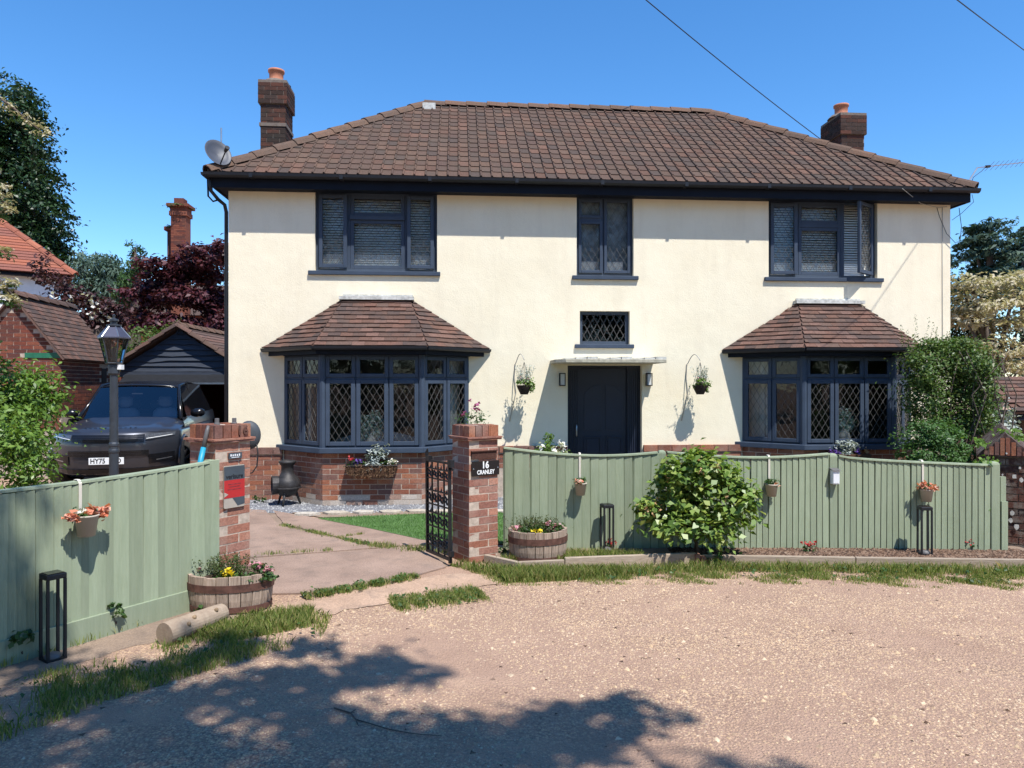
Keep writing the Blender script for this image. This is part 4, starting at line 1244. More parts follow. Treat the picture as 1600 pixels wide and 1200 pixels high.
# ------------------------------------------------------------------ gate pillars
def pillar(name, label, c, az, courses, m):
    """brick-and-a-half square pillar: four bricks to a course laid pinwheel, tile creasing, bricks on end above"""
    t = thing(name, label, 'gate pillar', (c[0], c[1], 0), az)
    h = courses * .075
    MB().box(-.1632, .1632, -.1632, .1632, -.05, h).build('core', M['mortar'], t)
    for k in range(courses):
        z = k * .075 + .004
        for j in range(4):
            a = j * math.pi / 2
            Mr = Matrix.Rotation(a, 4, 'Z')
            o = bpy.data.objects.new('brick', unit_box('brick', m)); col.objects.link(o); o.parent = t
            x = -.165 if k % 2 == 0 else -.165 + .112
            o.matrix_local = Mr @ Matrix.Translation((x + rnd.uniform(-.002, .002), -.165 + rnd.uniform(-.0012, .0012), z)) @ Matrix.Diagonal((.215, .1025, .065, 1))
    cr = MB()
    for k in range(2):
        e = .190 + .008 * k
        cr.prism(wobble([(-e, -e), (e, -e), (e, e), (-e, e)], .06, .006, k + courses), h + .002 + k * .017, h + .017 + k * .017)
    cr.build('creasing', M['brick_pillar'], t)
    h2 = h + .036
    MB().box(-.15, .15, -.15, .15, h2, h2 + .10).build('cap_core', M['mortar'], t)
    for j in range(4):
        Mr = Matrix.Rotation(j * math.pi / 2, 4, 'Z')
        for k in range(4):
            o = bpy.data.objects.new('soldier_brick', unit_box('soldier_brick', M['brick'])); col.objects.link(o); o.parent = t
            o.matrix_local = Mr @ Matrix.Translation((-.167 + k * .077, -.167 + rnd.uniform(-.004, .004), h2)) @ Matrix.Diagonal((.068, .09, .106 + rnd.uniform(-.004, .004), 1))
    return t, h2 + .105
PLC, PLA = (-2.42, 6.0), R(58)
PRC, PRA = (-0.37, 7.23), R(34)
pil_l, pl_top = pillar('gate_pillar', 'brick gate pillar with red and black alarm sign and metal number 16', PLC, PLA, 17, M['brick_pillar'])
pil_r, pr_top = pillar('gate_pillar', 'brick gate pillar with black 16 name plate beside the iron gate', PRC, PRA, 16, M['brick_pillar'])
def on_face(c, az, x, z, out=.0):
    """frame on the pillar's front: x along the face, text plane facing out"""
    ex = Vector((math.cos(az), math.sin(az), 0)); n = Vector((math.sin(az), -math.cos(az), 0))
    return frame(Vector((c[0], c[1], z)) + ex * x + n * (.168 + out), ex, (0, 0, 1), n)
# name plate
t = thing('name_plate', 'black house plate lettered 16 CRANLEY in white', 'sign', (0, 0, 0))
Mp = on_face(PRC, PRA, .012, .925)
MB().prism([(-.158, -.066), (-.15, -.072), (.15, -.072), (.158, -.066), (.158, .066), (.15, .072), (-.15, .072), (-.158, .066)], .006, .016, Mp).build('plate', M['car_black'], t)
text_mesh('16', .092, M['white'], 'lettering', t, Mp @ Matrix.Translation((-.005, .03, .0172)), bold=.003, xscale=.9)
text_mesh('CRANLEY', .056, M['white'], 'lettering', t, Mp @ Matrix.Translation((.0, -.038, .0172)), bold=.0016, xscale=.82)
for sx in (-1, 1):
    MB().lathe([(.007, 0), (.007, .003), (.004, .004)], 8, Mp @ Matrix.Translation((.14 * sx, 0, .016))).build('screw', M['steel'], t)
# letterbox opening above it: dark framed slot
t = thing('letter_slot', 'dark recessed letter slot in the pillar above the name plate', 'letterbox')
Mq = on_face(PRC, PRA, .0, 1.055)
b = MB(); b.box(-.145, .145, -.035, .035, -.004, .010, Mq); b.box(-.15, .15, .036, .044, .0, .022, Mq)
b.build('flap', M['brick_old'], t)
# alarm sign
t = thing('alarm_sign', 'slate, red and beige alarm company sign on the brick pillar', 'sign')
Ms = on_face(PLC, PLA, .0, .915)
MB().prism([(-.098, -.165), (-.09, -.172), (.09, -.172), (.098, -.165), (.098, .165), (.09, .172), (-.09, .172), (-.098, .165)], .006, .014, Ms).build('backing', M['beige_sign'], t)
MB().box(-.0975, .0975, .055, .165, .0142, .016, Ms).build('slate_panel', M['slate_sign'], t)
MB().box(-.0975, .0975, -.09, .0545, .0142, .016, Ms).build('red_panel', M['red_sign'], t)
MB().prism([(-.02, -.0905), (.0975, -.0905), (.0975, -.15), (.03, -.16)], .0142, .0158, Ms).build('slate_corner', M['slate_sign'], t)
MB().prism([(-.097, -.04), (-.06, -.06), (-.097, -.08)], .0162, .017, Ms).build('pale_arrow', M['beige_sign'], t)
text_mesh('verisure', .056, M['ink'], 'lettering', t, Ms @ Matrix.Translation((0, .082, .0168)), bold=.001, xscale=.88)
b = MB()
for k, (y, w) in enumerate(((.020, .062), (.0, .05), (-.022, .066))):
    b.box(-w, w, y - .0035, y + .0035, .0162, .0168, Ms)
b.build('faded_print', mat_plain('faded_red_print', (0.22, 0.03, 0.035), .6, var=.4, scale=60), t)
# small black plaque with worn white marks
t = thing('small_plaque', 'tiny black plaque with worn pale marks above the alarm sign', 'sign')
Mk = on_face(PLC, PLA, .01, 1.165)
MB().box(-.062, .062, -.024, .024, .006, .016, Mk).build('backing', M['slate_sign'], t)
b = MB()
for k in range(5):
    b.box(-.05 + k * .02, -.038 + k * .02, -.004, .014 - .003 * (k % 2), .0165, .0172, Mk)
b.box(-.04, .035, -.016, -.011, .0165, .0172, Mk)
b.build('worn_marks', M['plate'], t)
# metal digits on the pillar's top course
t = thing('house_number', 'rusty metal number 16 fixed to the top course of the brick pillar', 'number')
text_mesh('1', .10, M['hoop'], 'digit', t, on_face(PLC, PLA, .055, pl_top - .052) @ Matrix.Translation((0, 0, .006)), .005, bold=.003)
text_mesh('6', .10, M['hoop'], 'digit', t, on_face(PLC, PLA, .115, pl_top - .052) @ Matrix.Translation((0, 0, .006)), .005, bold=.003)
# little metal sockets on top
for (u, v, dy, nm) in ((339, 663, 5.98, 'grey metal stub on the pillar top nearer the car'), (366, 664, 6.06, 'grey metal stub on the pillar top above the number 1')):
    p = A(u, v, dy)
    t = thing('metal_stub', nm, 'bracket', (p.x, p.y, pl_top - .004))
    MB().lathe([(.024, 0), (.024, .014), (.018, .018), (.018, .052), (.015, .054)], 10).build('socket', M['grey_grip'], t)
# long-handled tool leaning on the left pillar, standing behind the fence
t = thing('pruning_saw', 'turquoise and grey tool handle leaning on the brick pillar', 'tool')
a_, b_ = A(313, 722, 5.72), A(325, 668, 5.80)
dv = (b_ - a_)
b0 = a_ - dv * 1.1
MB().tube([b0, a_ - dv * .6], [.012, .012], 8).build('blade', M['steel'], t)
MB().tube([a_ - dv * .6, a_ - dv * .1, a_ + dv * .42], [.020, .022, .020], 10).build('grip', M['blue_grip'], t, smooth=True)
MB().tube([a_ + dv * .42, a_ + dv * .9, a_ + dv * 1.05], [.018, .017, .012], 10).build('handle', M['grey_grip'], t, smooth=True)
# dark oval mirror seen from behind, on a bent wire arm behind the pillar
t = thing('convex_mirror', 'dark grey oval mirror shell seen from behind on a wire arm', 'mirror')
p = A(389, 680, 6.35)
Mm = frame(p, Vector((.96, .28, 0)), (0, 0, 1), Vector((.28, -.96, 0)))
MB().lathe([(.0, .034), (.06, .030), (.10, .012), (.108, -.006), (.10, -.012), (.0, -.012)], 26, Mm @ Matrix.Diagonal((.92, 1.18, 1, 1)), cap=False).build('shell', M['disc'], t, smooth=True)
MB().tube([p + Vector((.06, .01, -.05)), p + Vector((.075, .01, -.16)), p + Vector((.07, 0, -.27)), p + Vector((.03, 0, -.33)), p + Vector((-.05, -.02, -.34)), p + Vector((-.12, -.05, -.31))], .006, 6).build('arm', M['wire'], t, smooth=True)

# ------------------------------------------------------------------ fences
def fence_run(t, p0, p1, top_fn, z0, pitch_, proud, rail=True, gravel=None, th=.026, seed=0):
    """feather-edged boards one by one; 'proud' = 'l' or 'r' says which edge of each board stands out"""
    rr = random.Random(seed)
    p0, p1 = Vector((*p0, 0)), Vector((*p1, 0))
    d = (p1 - p0).normalized(); L = (p1 - p0).length
    n_out = Vector((d.y, -d.x, 0))
    Mx = frame(p0, d, -n_out, (0, 0, 1))
    n = max(1, round(L / pitch_)); pt = L / n
    for k in range(n):
        x0, x1 = k * pt - .004, (k + 1) * pt + .006
        x0 += rr.uniform(-.003, .003); x1 += rr.uniform(-.003, .003)
        za, zb = top_fn(min(1, max(0, x0 / L))), top_fn(min(1, max(0, x1 / L)))
        lean = rr.uniform(-.010, .010)
        o0, o1 = (th, .004) if proud == 'l' else (.004, th)
        zz = z0 - .012 + rr.uniform(-.010, .010)
        dn = rr.uniform(-.004, .010)
        w_ = x1 - x0
        pf = [(x0, -o0), (x0 + w_ * .80, -o0 * .72), (x1, -.002)] if proud == 'l' else [(x0, -.002), (x0 + w_ * .20, -o1 * .72), (x1, -o1)]
        pf += [(x1, .006), (x0, .006)]
        b = MB().add([(x, y, zz) for x, y in pf] + [(x + lean, y, (za if x < (x0 + x1) / 2 else zb) - dn) for x, y in pf],
                     [(4, 3, 2, 1, 0), (5, 6, 7, 8, 9)] + [(i, (i + 1) % 5, 5 + (i + 1) % 5, 5 + i) for i in range(5)], Mx)
        b.build('board', M['fence'], t, fixn=False)
    if rail:
        r_ = MB(); k = 14
        for i in range(k):
            f0, f1 = i / k, (i + 1) / k
            za, zb = top_fn(f0), top_fn(f1)
            r_.add([(f0 * L, -.036, za), (f1 * L, -.036, zb), (f1 * L, .028, zb), (f0 * L, .028, za), (f0 * L, -.034, za + .016), (f1 * L, -.034, zb + .016), (f1 * L, .028, zb + .018), (f0 * L, .028, za + .018)],
                   [(0, 3, 2, 1), (4, 5, 6, 7), (0, 1, 5, 4), (2, 3, 7, 6)], Mx)
        r_.build('top_rail', M['fence'], t)
    b = MB(); zc = (top_fn(.5) + z0) / 2
    b.box(0, L, .006, .05, z0 + .12, z0 + .19, Mx).box(0, L, .006, .05, top_fn(.5) - .22, top_fn(.5) - .15, Mx)
    b.build('back_rail', M['fence'], t)
    if gravel:
        MB().box(0, L, -.046, -.020, -.03, gravel, Mx).build('gravel_board', M['fence'], t, bevel=.004)
    return d, n_out

# left fence, splayed out from the pillar
fl = thing('splayed_fence', 'sage green board fence splayed out to the road beside the car', 'fence')
q0, q1 = Vector((-2.395, 5.78)), Vector((-3.17, 4.50))
q2 = q1 + (q1 - q0) * .55
dd = (q0 - q1).normalized()
post = MB().box(-.045, .045, -.030, .045, -.02, 1.145, frame((q0.x, q0.y, 0), (dd.x, dd.y, 0), (-dd.y, dd.x, 0), (0, 0, 1)))
post.build('post', M['fence'], fl, bevel=.004)
qa = q0 - dd * .045
fence_run(fl, q1, qa, lambda f: 1.075 + .045 * f ** 2.2, .165, .056, 'r', gravel=.165, seed=2, th=.036)
fence_run(fl, q2, q1, lambda f: 1.085 - .01 * f, .165, .058, 'r', gravel=.165, seed=3, th=.036)
b = MB().box(-.05, .05, .06, .15, -.02, 1.05, frame((q1.x, q1.y, 0), (dd.x, dd.y, 0), (-dd.y, dd.x, 0), (0, 0, 1))).build('post', M['fence'], fl)

# right fence: three panels with posts between them
ft = thing('front_fence', 'long sage green board fence between the gate pillar and brick wall', 'fence')
F = [Vector((-.085, 7.46)), Vector((1.56, 7.52)), Vector((3.33, 7.50)), Vector((4.90, 7.42))]
fence_run(ft, F[0], F[1] - Vector((.05, 0)), lambda f: 1.085 - .085 * math.sin(math.pi * min(1, f * .78)) ** 1.0 + .0 * f, .04, .088, 'r', seed=4)
fence_run(ft, F[1] + Vector((.05, 0)), F[2] - Vector((.05, 0)), lambda f: 1.035 - .055 * math.sin(math.pi * f * .9) , .04, .061, 'l', seed=5)
fence_run(ft, F[2] + Vector((.05, 0)), F[3] - Vector((.0, 0)), lambda f: 1.0 - .09 * f ** .55, .04, .060, 'l', seed=6)
def fpost(x, y, h, w=.05):
    MB().lathe([(w, -.05), (w, h - .03), (w * .86, h - .01), (w * .5, h)], 4, frame((x, y, 0), (.707, .707, 0), (-.707, .707, 0), (0, 0, 1)) @ Matrix.Diagonal((1.38, 1.38, 1, 1))).build('post', M['fence'], ft, bevel=.006)
fpost(F[1].x, F[1].y + .02, 1.06, .04); fpost(F[2].x, F[2].y + .025, 1.03, .042); fpost(F[3].x + .045, F[3].y + .015, .955, .045)
MB().box(F[3].x + .10, F[3].x + .155, F[3].y - .02, F[3].y + .02, .04, .80).build('board', M['fence'], ft)
MB().box(F[3].x + .102, F[3].x + .165, F[3].y - .035, F[3].y - .022, .04, .55).build('board', M['fence'], ft)

# timber edging of the bed
edge_pts = [(-.28, 7.06), (.05, 6.76), (.5, 6.84), (1.80, 7.04), (3.3, 6.94), (5.3, 6.83)]
et = thing('bed_edging', 'weathered timber edging boards along the foot of the front fence', 'edging')
for i in range(len(edge_pts) - 1):
    a, b_ = Vector((*edge_pts[i], 0)), Vector((*edge_pts[i + 1], 0))
    d = (b_ - a).normalized()
    MB().box(.004, (b_ - a).length - .004, 0, .045, -.02, .085 + (.02 if i == 2 else 0), frame(a, d, (-d.y, d.x, 0), (0, 0, 1))).build('edging_board', M['edging'], et, bevel=.006)
for k in range(3):
    piece('edging_brick', M['brick'], et, (1.78 + k * .055, 7.00 - .01 * k, -.01), (.045, .07, .11 - .02 * k), .1 * k)

# ------------------------------------------------------------------ wrought iron gate
ga, gbp = Vector((-.585, 6.93, 0)), Vector((-.868, 7.39, 0))
gd = (gbp - ga); GL = gd.length; gd.normalize()
gate = thing('iron_gate', 'black wrought iron gate standing open beside the brick pillar', 'gate', ga)
Mg = frame((0, 0, 0), gd, (-gd.y, gd.x, 0), (0, 0, 1)) @ Matrix.Rotation(R(1.0), 4, 'Y')
b = MB()
b.box(0, .028, -.014, .014, .03, 1.0, Mg).box(GL - .028, GL, -.014, .014, .05, .99, Mg)
b.build('stile', M['iron'], gate)
b = MB(); b.box(.028, GL - .028, -.012, .012, .05, .078, Mg).box(.028, GL - .028, -.012, .012, .975, .995, Mg)
b.build('rail', M['iron'], gate)
for k in range(1, 4):
    x = GL * k / 4
    MB().box(x - .007, x + .007, -.007, .007, .078, .975, Mg).build('bar', M['iron'], gate)
for zi, (zc, hh) in enumerate(((.86, .055), (.62, .075), (.40, .075), (.19, .055))):
    b = MB()
    b.box(.028, GL - .028, -.009, .009, zc - hh, zc - hh + .012, Mg).box(.028, GL - .028, -.009, .009, zc + hh - .012, zc + hh, Mg)
    for k in range(4):
        xc = .028 + (GL - .056) * (k + .5) / 4
        for s1 in (-1, 1):                                    # scrolls curling both ways, ending in a leaf
            pts = []
            for q in range(12):
                a_ = q / 11 * 1.75 * math.pi
                rr_ = .034 - .024 * q / 11
                pts.append(Mg @ Vector((xc + s1 * (.031 - math.cos(a_) * rr_), 0, zc + s1 * math.sin(a_) * rr_ * (hh / .055))))
            b.tube(pts, .0095, 5)
        b.add([(xc - .022, -.004, zc + hh), (xc, -.01, zc + hh + .038), (xc + .022, -.004, zc + hh), (xc, .006, zc + hh - .02)], [(0, 1, 2, 3), (3, 2, 1, 0)], Mg)
    b.build('scroll_band', M['iron'], gate)
b = MB(); b.tube([Mg @ Vector((GL - .02, 0, .98)), Mg @ Vector((GL - .01, 0, 1.06)), Mg @ Vector((GL - .03, 0, 1.10))], [.014, .02, .006], 8); b.box(GL - .10, GL - .03, -.02, .02, .99, 1.03, Mg); b.build('latch', M['iron'], gate)
b = MB(); b.box(-.05, .02, -.02, .02, .95, 1.02, Mg).tube([Mg @ Vector((-.05, 0, .93)), Mg @ Vector((.06, -.02, .945))], .012, 6); b.box(-.04, .02, -.016, .016, .10, .15, Mg)
b.build('hinge', M['iron'], gate)

# ------------------------------------------------------------------ planters, pots, lights
def petals(name, parent, pts, size, m, seed, n=14, sp=.018):
    rng = np.random.default_rng(seed)
    P = np.concatenate([np.array(p)[None] + rng.normal(size=(n, 3)) * sp for p in pts])
    return leaves_obj(name, leaf_data(P, np.full(len(P), size), rng, .6, .9, .1), m, parent)

def barrel(label, loc, rx, ry_, h, rot, seed):
    t = thing('barrel_planter', label, 'planter', loc, rot, 'half barrel planters by the gate')
    n = 22
    rr = random.Random(seed)
    for k in range(n):
        a0, a1 = 2 * math.pi * k / n + .012, 2 * math.pi * (k + 1) / n - .012
        b = MB()
        lv = [(0, .90), (h * .35, .975), (h * .7, 1.0), (h, 1.0)]
        tp = rr.uniform(-.006, .006)
        vs_ = []
        for z, s in lv:
            zz = z + (tp if z == h else 0)
            for a, q in ((a0, 1), (a1, 1), (a1, .90), (a0, .90)):
                vs_.append((rx * s * q * math.cos(a), ry_ * s * q * math.sin(a), zz))
        fs = [(3, 2, 1, 0), (12, 13, 14, 15)]
        for j in range(3):
            for e in range(4):
                fs.append((j * 4 + e, j * 4 + (e + 1) % 4, (j + 1) * 4 + (e + 1) % 4, (j + 1) * 4 + e))
        b.add(vs_, fs).build('stave', M['barrel'], t, fixn=False)
    for (z0, z1, s) in ((h * .60, h * .80, 1.012), (h * .06, h * .20, .965)):
        b = MB().lathe([(1.0, z0), (1.004, z1), (.992, z1), (.988, z0), (1.0, z0)], 36, Matrix.Diagonal((rx * s, ry_ * s, 1, 1)), cap=False)
        b.build('hoop', M['hoop'], t, smooth=False)
    MB().lathe([(.9, h * .80), (.5, h * .88), (.0, h * .9)], 20, Matrix.Diagonal((rx, ry_, 1, 1)), cap=False).build('soil', M['mulch'], t)
    return t
bl_ = barrel('oval half barrel planter in front of the alarm sign pillar', (-2.20, 5.66, 0), .325, .215, .285, R(4), 3)
bh = .27
def sprigs(parent, name, cx, cy, rx, ry_, n, h, m, seed, z, sz=.022):
    rng = np.random.default_rng(seed)
    L_ = []
    for i in range(n):
        x, y = cx + rng.normal() * rx, cy + rng.normal() * ry_
        hh = h * rng.uniform(.5, 1.15)
        k = int(16)
        tt = np.linspace(.1, 1, k)
        lean = rng.normal(size=2) * .3
        L_.append(np.stack([x + lean[0] * tt * hh, y + lean[1] * tt * hh, z + tt * hh], 1) + rng.normal(size=(k, 3)) * .006)
    P = np.concatenate(L_)
    return leaves_obj(name, leaf_data(P, np.full(len(P), sz), rng, .1, .35), m, parent)
hd = tag(sprigs(None, 'heather', -2.20 - .02, 5.68, .10, .055, 100, .15, M['l_heather'], 61, bh - .02), 'brown green heather in the barrel in front of the alarm sign', 'heather')
py = thing('pansies', 'yellow and pink flowers in the barrel in front of the alarm sign', 'flowers', (-2.14, 5.60, bh))
petals('yellow_bloom', py, [(-.03, -.06, .03), (.0, -.08, .04), (-.07, -.05, .02)], .042, M['p_yellow'], 3, 12, .018)
petals('pink_bloom', py, [(.17, .02, .07), (.23, .0, .05), (.11, .05, .075), (.245, .04, .02), (-.31, .04, .02)], .034, M['p_pink'], 4, 12, .014)
crown('foliage', py, [(.16, .03, .0, .13, .08, .06, 420), (-.04, -.03, .0, .09, .07, .03, 160)], .035, M['l_mid'], 62, 8)
br_ = barrel('round half barrel planter against the front fence by the gate', (.255, 7.13, .03), .295, .26, .30, R(20), 5)
tag(sprigs(None, 'heather', .22, 7.15, .11, .075, 120, .14, M['l_heather'], 63, .29), 'green heather in the barrel against the front fence', 'heather')
py = thing('pansies', 'yellow and pink flowers in the barrel against the front fence', 'flowers', (.255, 7.10, .30))
petals('yellow_bloom', py, [(-.03, -.09, .03), (.02, -.11, .02), (-.06, -.10, .02)], .04, M['p_yellow'], 5, 10, .016)
petals('pink_bloom', py, [(.10, -.02, .08), (.17, -.03, .06), (-.19, .0, .05), (-.22, -.03, .03), (.2, .02, .05)], .034, M['p_pink'], 6, 10, .014)
crown('foliage', py, [(.12, -.02, .02, .14, .1, .06, 420), (-.14, -.03, .01, .1, .1, .05, 320), (-.02, -.08, .02, .08, .05, .04, 160)], .035, M['l_mid'], 64, 8)

def solar_light(label, loc, rot, h=.52, w=.105):
    t = thing('solar_lantern', label, 'lantern', loc, rot, 'tall black solar lanterns by the fences')
    q = w / 2
    MB().box(-q, q, -q, q, h - .035, h).build('cap', M['black'], t, bevel=.006)
    MB().box(-q + .012, q - .012, -q + .012, q - .012, h + .0005, h + .004).build('solar_panel', M['car_black'], t)
    for sx in (-1, 1):
        for sy in (-1, 1):
            MB().box(sx * (q - .009) - .008, sx * (q - .009) + .008, sy * (q - .009) - .008, sy * (q - .009) + .008, 0, h - .035).build('leg', M['black'], t)
    MB().box(-q, q, -q, q, -.004, .014).build('base', M['black'], t)
    MB().lathe([(.05, .014), (.048, .03), (.03, .042), (.0, .046)], 14, cap=False).build('diffuser', M['grey_grip'], t, smooth=True)
solar_light('black solar lantern standing before the splayed fence', (-2.92, 4.60, .0), R(55), .55, .118)
solar_light('black solar lantern between the barrel and the big bush', (.965, 7.35, .05), R(15), .48, .115)
solar_light('black solar lantern under the coral pot near the brick wall', (4.12, 7.22, .05), R(-7), .48, .112)

def hang_pot(label, p, nrm, top, m_pet, seed, r=.062, h=.12, strap_w=.02):
    """bucket hooked over the fence top; p = centre of the rim, nrm = fence outward direction"""
    t = thing('fence_pot', label, 'flower pot', p, 0, 'bucket pots hooked over the fences')
    n = Vector((*nrm, 0)).normalized(); d = Vector((-n.y, n.x, 0))
    MB().lathe([(r * .72, -h), (r, -.006), (r * 1.07, -.004), (r * 1.07, .006), (r * .93, .006), (r * .85, -.02), (.0, -.022)], 22).build('bucket', M['beige_pot'], t, smooth=True)
    z1 = top - p[2]
    s = MB(); back = -n * (r + .006)
    pts = [back + Vector((0, 0, -.01)), back + Vector((0, 0, z1 * .7)), back + Vector((0, 0, z1 - .0)) , back - n * .02 + Vector((0, 0, z1 + .022)), back - n * .06 + Vector((0, 0, z1 + .022)), back - n * .075 + Vector((0, 0, z1 - .03))]
    hw = d * strap_w / 2
    k = len(pts)
    s.add([q - hw for q in pts] + [q + hw for q in pts], [(i, i + 1, k + i + 1, k + i) for i in range(k - 1)])
    s.build('strap', M['strap'], t, fixn=False, solid=.004)
    crown('foliage', t, [(0, 0, .02, r * 1.1, r * 1.1, .03, 130)], .032, M['l_mid'], seed, 6)
    return t, n, d
def ln_fence(f):                                             # a point along the splayed fence
    return q1.lerp(q0, f)
nl = Vector((dd.y, -dd.x))
pt = ln_fence(.30) + nl * .118
t, n, d = hang_pot('beige bucket pot with coral flowers on the splayed fence', (pt.x, pt.y, .872), nl, 1.082, None, 71, .072, .135)
petals('bloom', t, [tuple(d * s_ + n * .02 + Vector((0, 0, z_))) for s_, z_ in ((-.105, .01), (-.085, .0), (-.12, .02), (.095, .005), (.115, .02), (.08, -.01), (.0, .03), (.03, .035))], .05, M['p_coral'], 72, 10, .014)
petals('pale_bloom', t, [tuple(d * s_ + Vector((0, 0, .025))) for s_ in (-.05, -.02, .03)], .035, M['p_white'], 73, 8, .012)
t, n, d = hang_pot('beige bucket pot on the fence beside the front door side barrel', (.70, 7.39, .735), (0, -1), 1.015, None, 74)
petals('bloom', t, [(-.04, -.03, .02), (-.02, -.05, .01), (.0, -.05, .02)], .04, M['p_coral'], 75, 8, .012)
t, n, d = hang_pot('beige bucket pot on the fence next to the big bush', (2.66, 7.41, .72), (0, -1), .99, None, 76)
petals('bloom', t, [(.05, -.03, .02), (.06, -.01, .0)], .03, M['p_coral'], 77, 8, .012)
t, n, d = hang_pot('beige bucket pot full of coral flowers near the brick wall', (4.22, 7.36, .675), (0, -1), .945, None, 78)
petals('bloom', t, [(-.07, -.02, .03), (-.06, -.03, .06), (.02, -.05, .02), (.06, -.02, .025), (.07, -.03, .01), (-.03, -.05, .03)], .042, M['p_coral'], 79, 10, .016)
# lamp box on the fence post
t = thing('post_light', 'small white fronted lamp box on the fence post', 'lamp', (F[2].x - .005, F[2].y - .055, .72))
MB().box(-.035, .035, -.03, .035, 0, .145).build('case', M['white'], t, bevel=.004)
MB().prism([(-.05, .145), (.05, .145), (.05, .165)], -.042, .042, None, 'x').build('hood', M['grey_grip'], t)
b = MB().box(-.03, .03, -.034, -.0305, .012, .135).build('diffuser', M['plate'], t)

# log and twig
t = thing('log', 'peeled pale log lying on the grass by the splayed fence', 'log')
la, lb2 = G(258, 1008), G(348, 972)
la.z = lb2.z = .072
b = MB(); r_ = random.Random(4)
pts = [la.lerp(lb2, k / 6) + Vector((r_.uniform(-.006, .006), r_.uniform(-.006, .006), 0)) for k in range(7)]
b.tube(pts, [.078, .08, .076, .079, .074, .072, .066], 24); b.build('trunk', M['log'], t, smooth=False)
dv = (la - lb2).normalized()
MB().tube([la, la + dv * .004], .074, 14).build('sawn_end', M['log_end'], t)
for (f, an) in ((.42, .9), (.3, .5), (.8, .8)):
    p = la.lerp(lb2, f); o_ = Vector((-dv.y, dv.x, 0)) * -1
    o_ = Vector((.75, -.55, 0)).normalized() * math.cos(an) + Vector((0, 0, math.sin(an)))
    MB().tube([p + o_ * .06, p + o_ * .088], [.02, .013], 8).build('knot', M['log_end'], t, smooth=True)
t = thing('twig', 'thin dry twig lying on the gravel road', 'twig')
tp = [G(u, v, .008) for u, v in ((522, 1106), (548, 1114), (556, 1124), (580, 1131), (610, 1140), (645, 1146), (690, 1150))]
MB().tube(tp, [.004, .004, .0035, .003, .003, .002, .0015], 6).tube([tp[1], G(556, 1108, .01)], [.004, .002], 5).tube([tp[2], G(560, 1134, .01)], [.004, .002], 5).build('stem', M['twig'], t)

# ------------------------------------------------------------------ garden wall with gabled end at the far right
gw = thing('brick_garden_wall', 'dark lichened brick garden wall with a gabled coping beside the fence', 'wall', (5.20, 7.62, 0), R(-33))
MB().box(-.215, .215, .012, 2.4, -.05, 1.0).build('core', M['mortar_dark'], gw)
brick_face(gw, (-.22, 0.0, 0), (1, 0, 0), .44, .0, 13, M['brick_dark'], proud=.0, jag=.006)
brick_face(gw, (.22, 0, 0), (0, 1, 0), 2.4, .0, 13, M['brick_dark'], proud=.0, jag=.006, off0=1)
brick_face(gw, (-.22, 2.4, 0), (0, -1, 0), 2.4, .0, 13, M['brick_dark'], proud=.0, jag=.006, off0=1)
MB().prism([(-.26, .985), (.26, .985), (0, 1.235)], -.03, 2.4, None, 'y').build('coping', M['brick_dark'], gw)
for k in range(8):
    x = -.19 + k * .048
    top = 1.205 - abs(x + .02) * .96
    piece('coping_tile', M['brick'], gw, (x, -.038, 1.0), (.038, .02, max(.03, top - 1.0)))
lich = MB()
r_ = random.Random(9)
for k in range(16):
    x, z, s_ = r_.uniform(-.15, .16), r_.uniform(.25, 1.1), r_.uniform(.008, .026)
    if z > 1.0: x *= .5
    yy = -.012 if z < 1.0 else -.041
    lich.prism([(x + s_ * math.cos(a) * r_.uniform(.7, 1.2), z + s_ * math.sin(a) * 1.2 * r_.uniform(.7, 1.2)) for a in (0, .8, 1.6, 2.4, 3.1, 3.9, 4.7, 5.5)], yy - .003, yy, None, 'y')
lo = lich.build('lichen', M['flash'], gw); lo['kind'] = 'stuff'

# ------------------------------------------------------------------ things on and by the house wall
def wall_lamp(label, u):
    p = HL(u, 593, 0)
    t = thing('wall_lamp', label, 'wall lamp', HW((p.x, 0, p.z)), HPSI, 'box lamps either side of the front door')
    MB().box(-.045, .045, -.012, -.001, -.10, .10).build('back_plate', M['black'], t)
    b = MB(); ring(b, -.045, .045, -.10, .10, -.085, -.075, .010); b.box(-.045, .045, -.085, -.012, .088, .10); b.box(-.045, .045, -.085, -.012, -.10, -.088)
    b.build('cage', M['black'], t)
    MB().box(-.033, .033, -.072, -.014, -.085, .085).build('diffuser', M['white_glow'], t)
wall_lamp('black box lamp on the gate side of the front door', 878)
wall_lamp('black box lamp on the bush side of the front door', 1013)

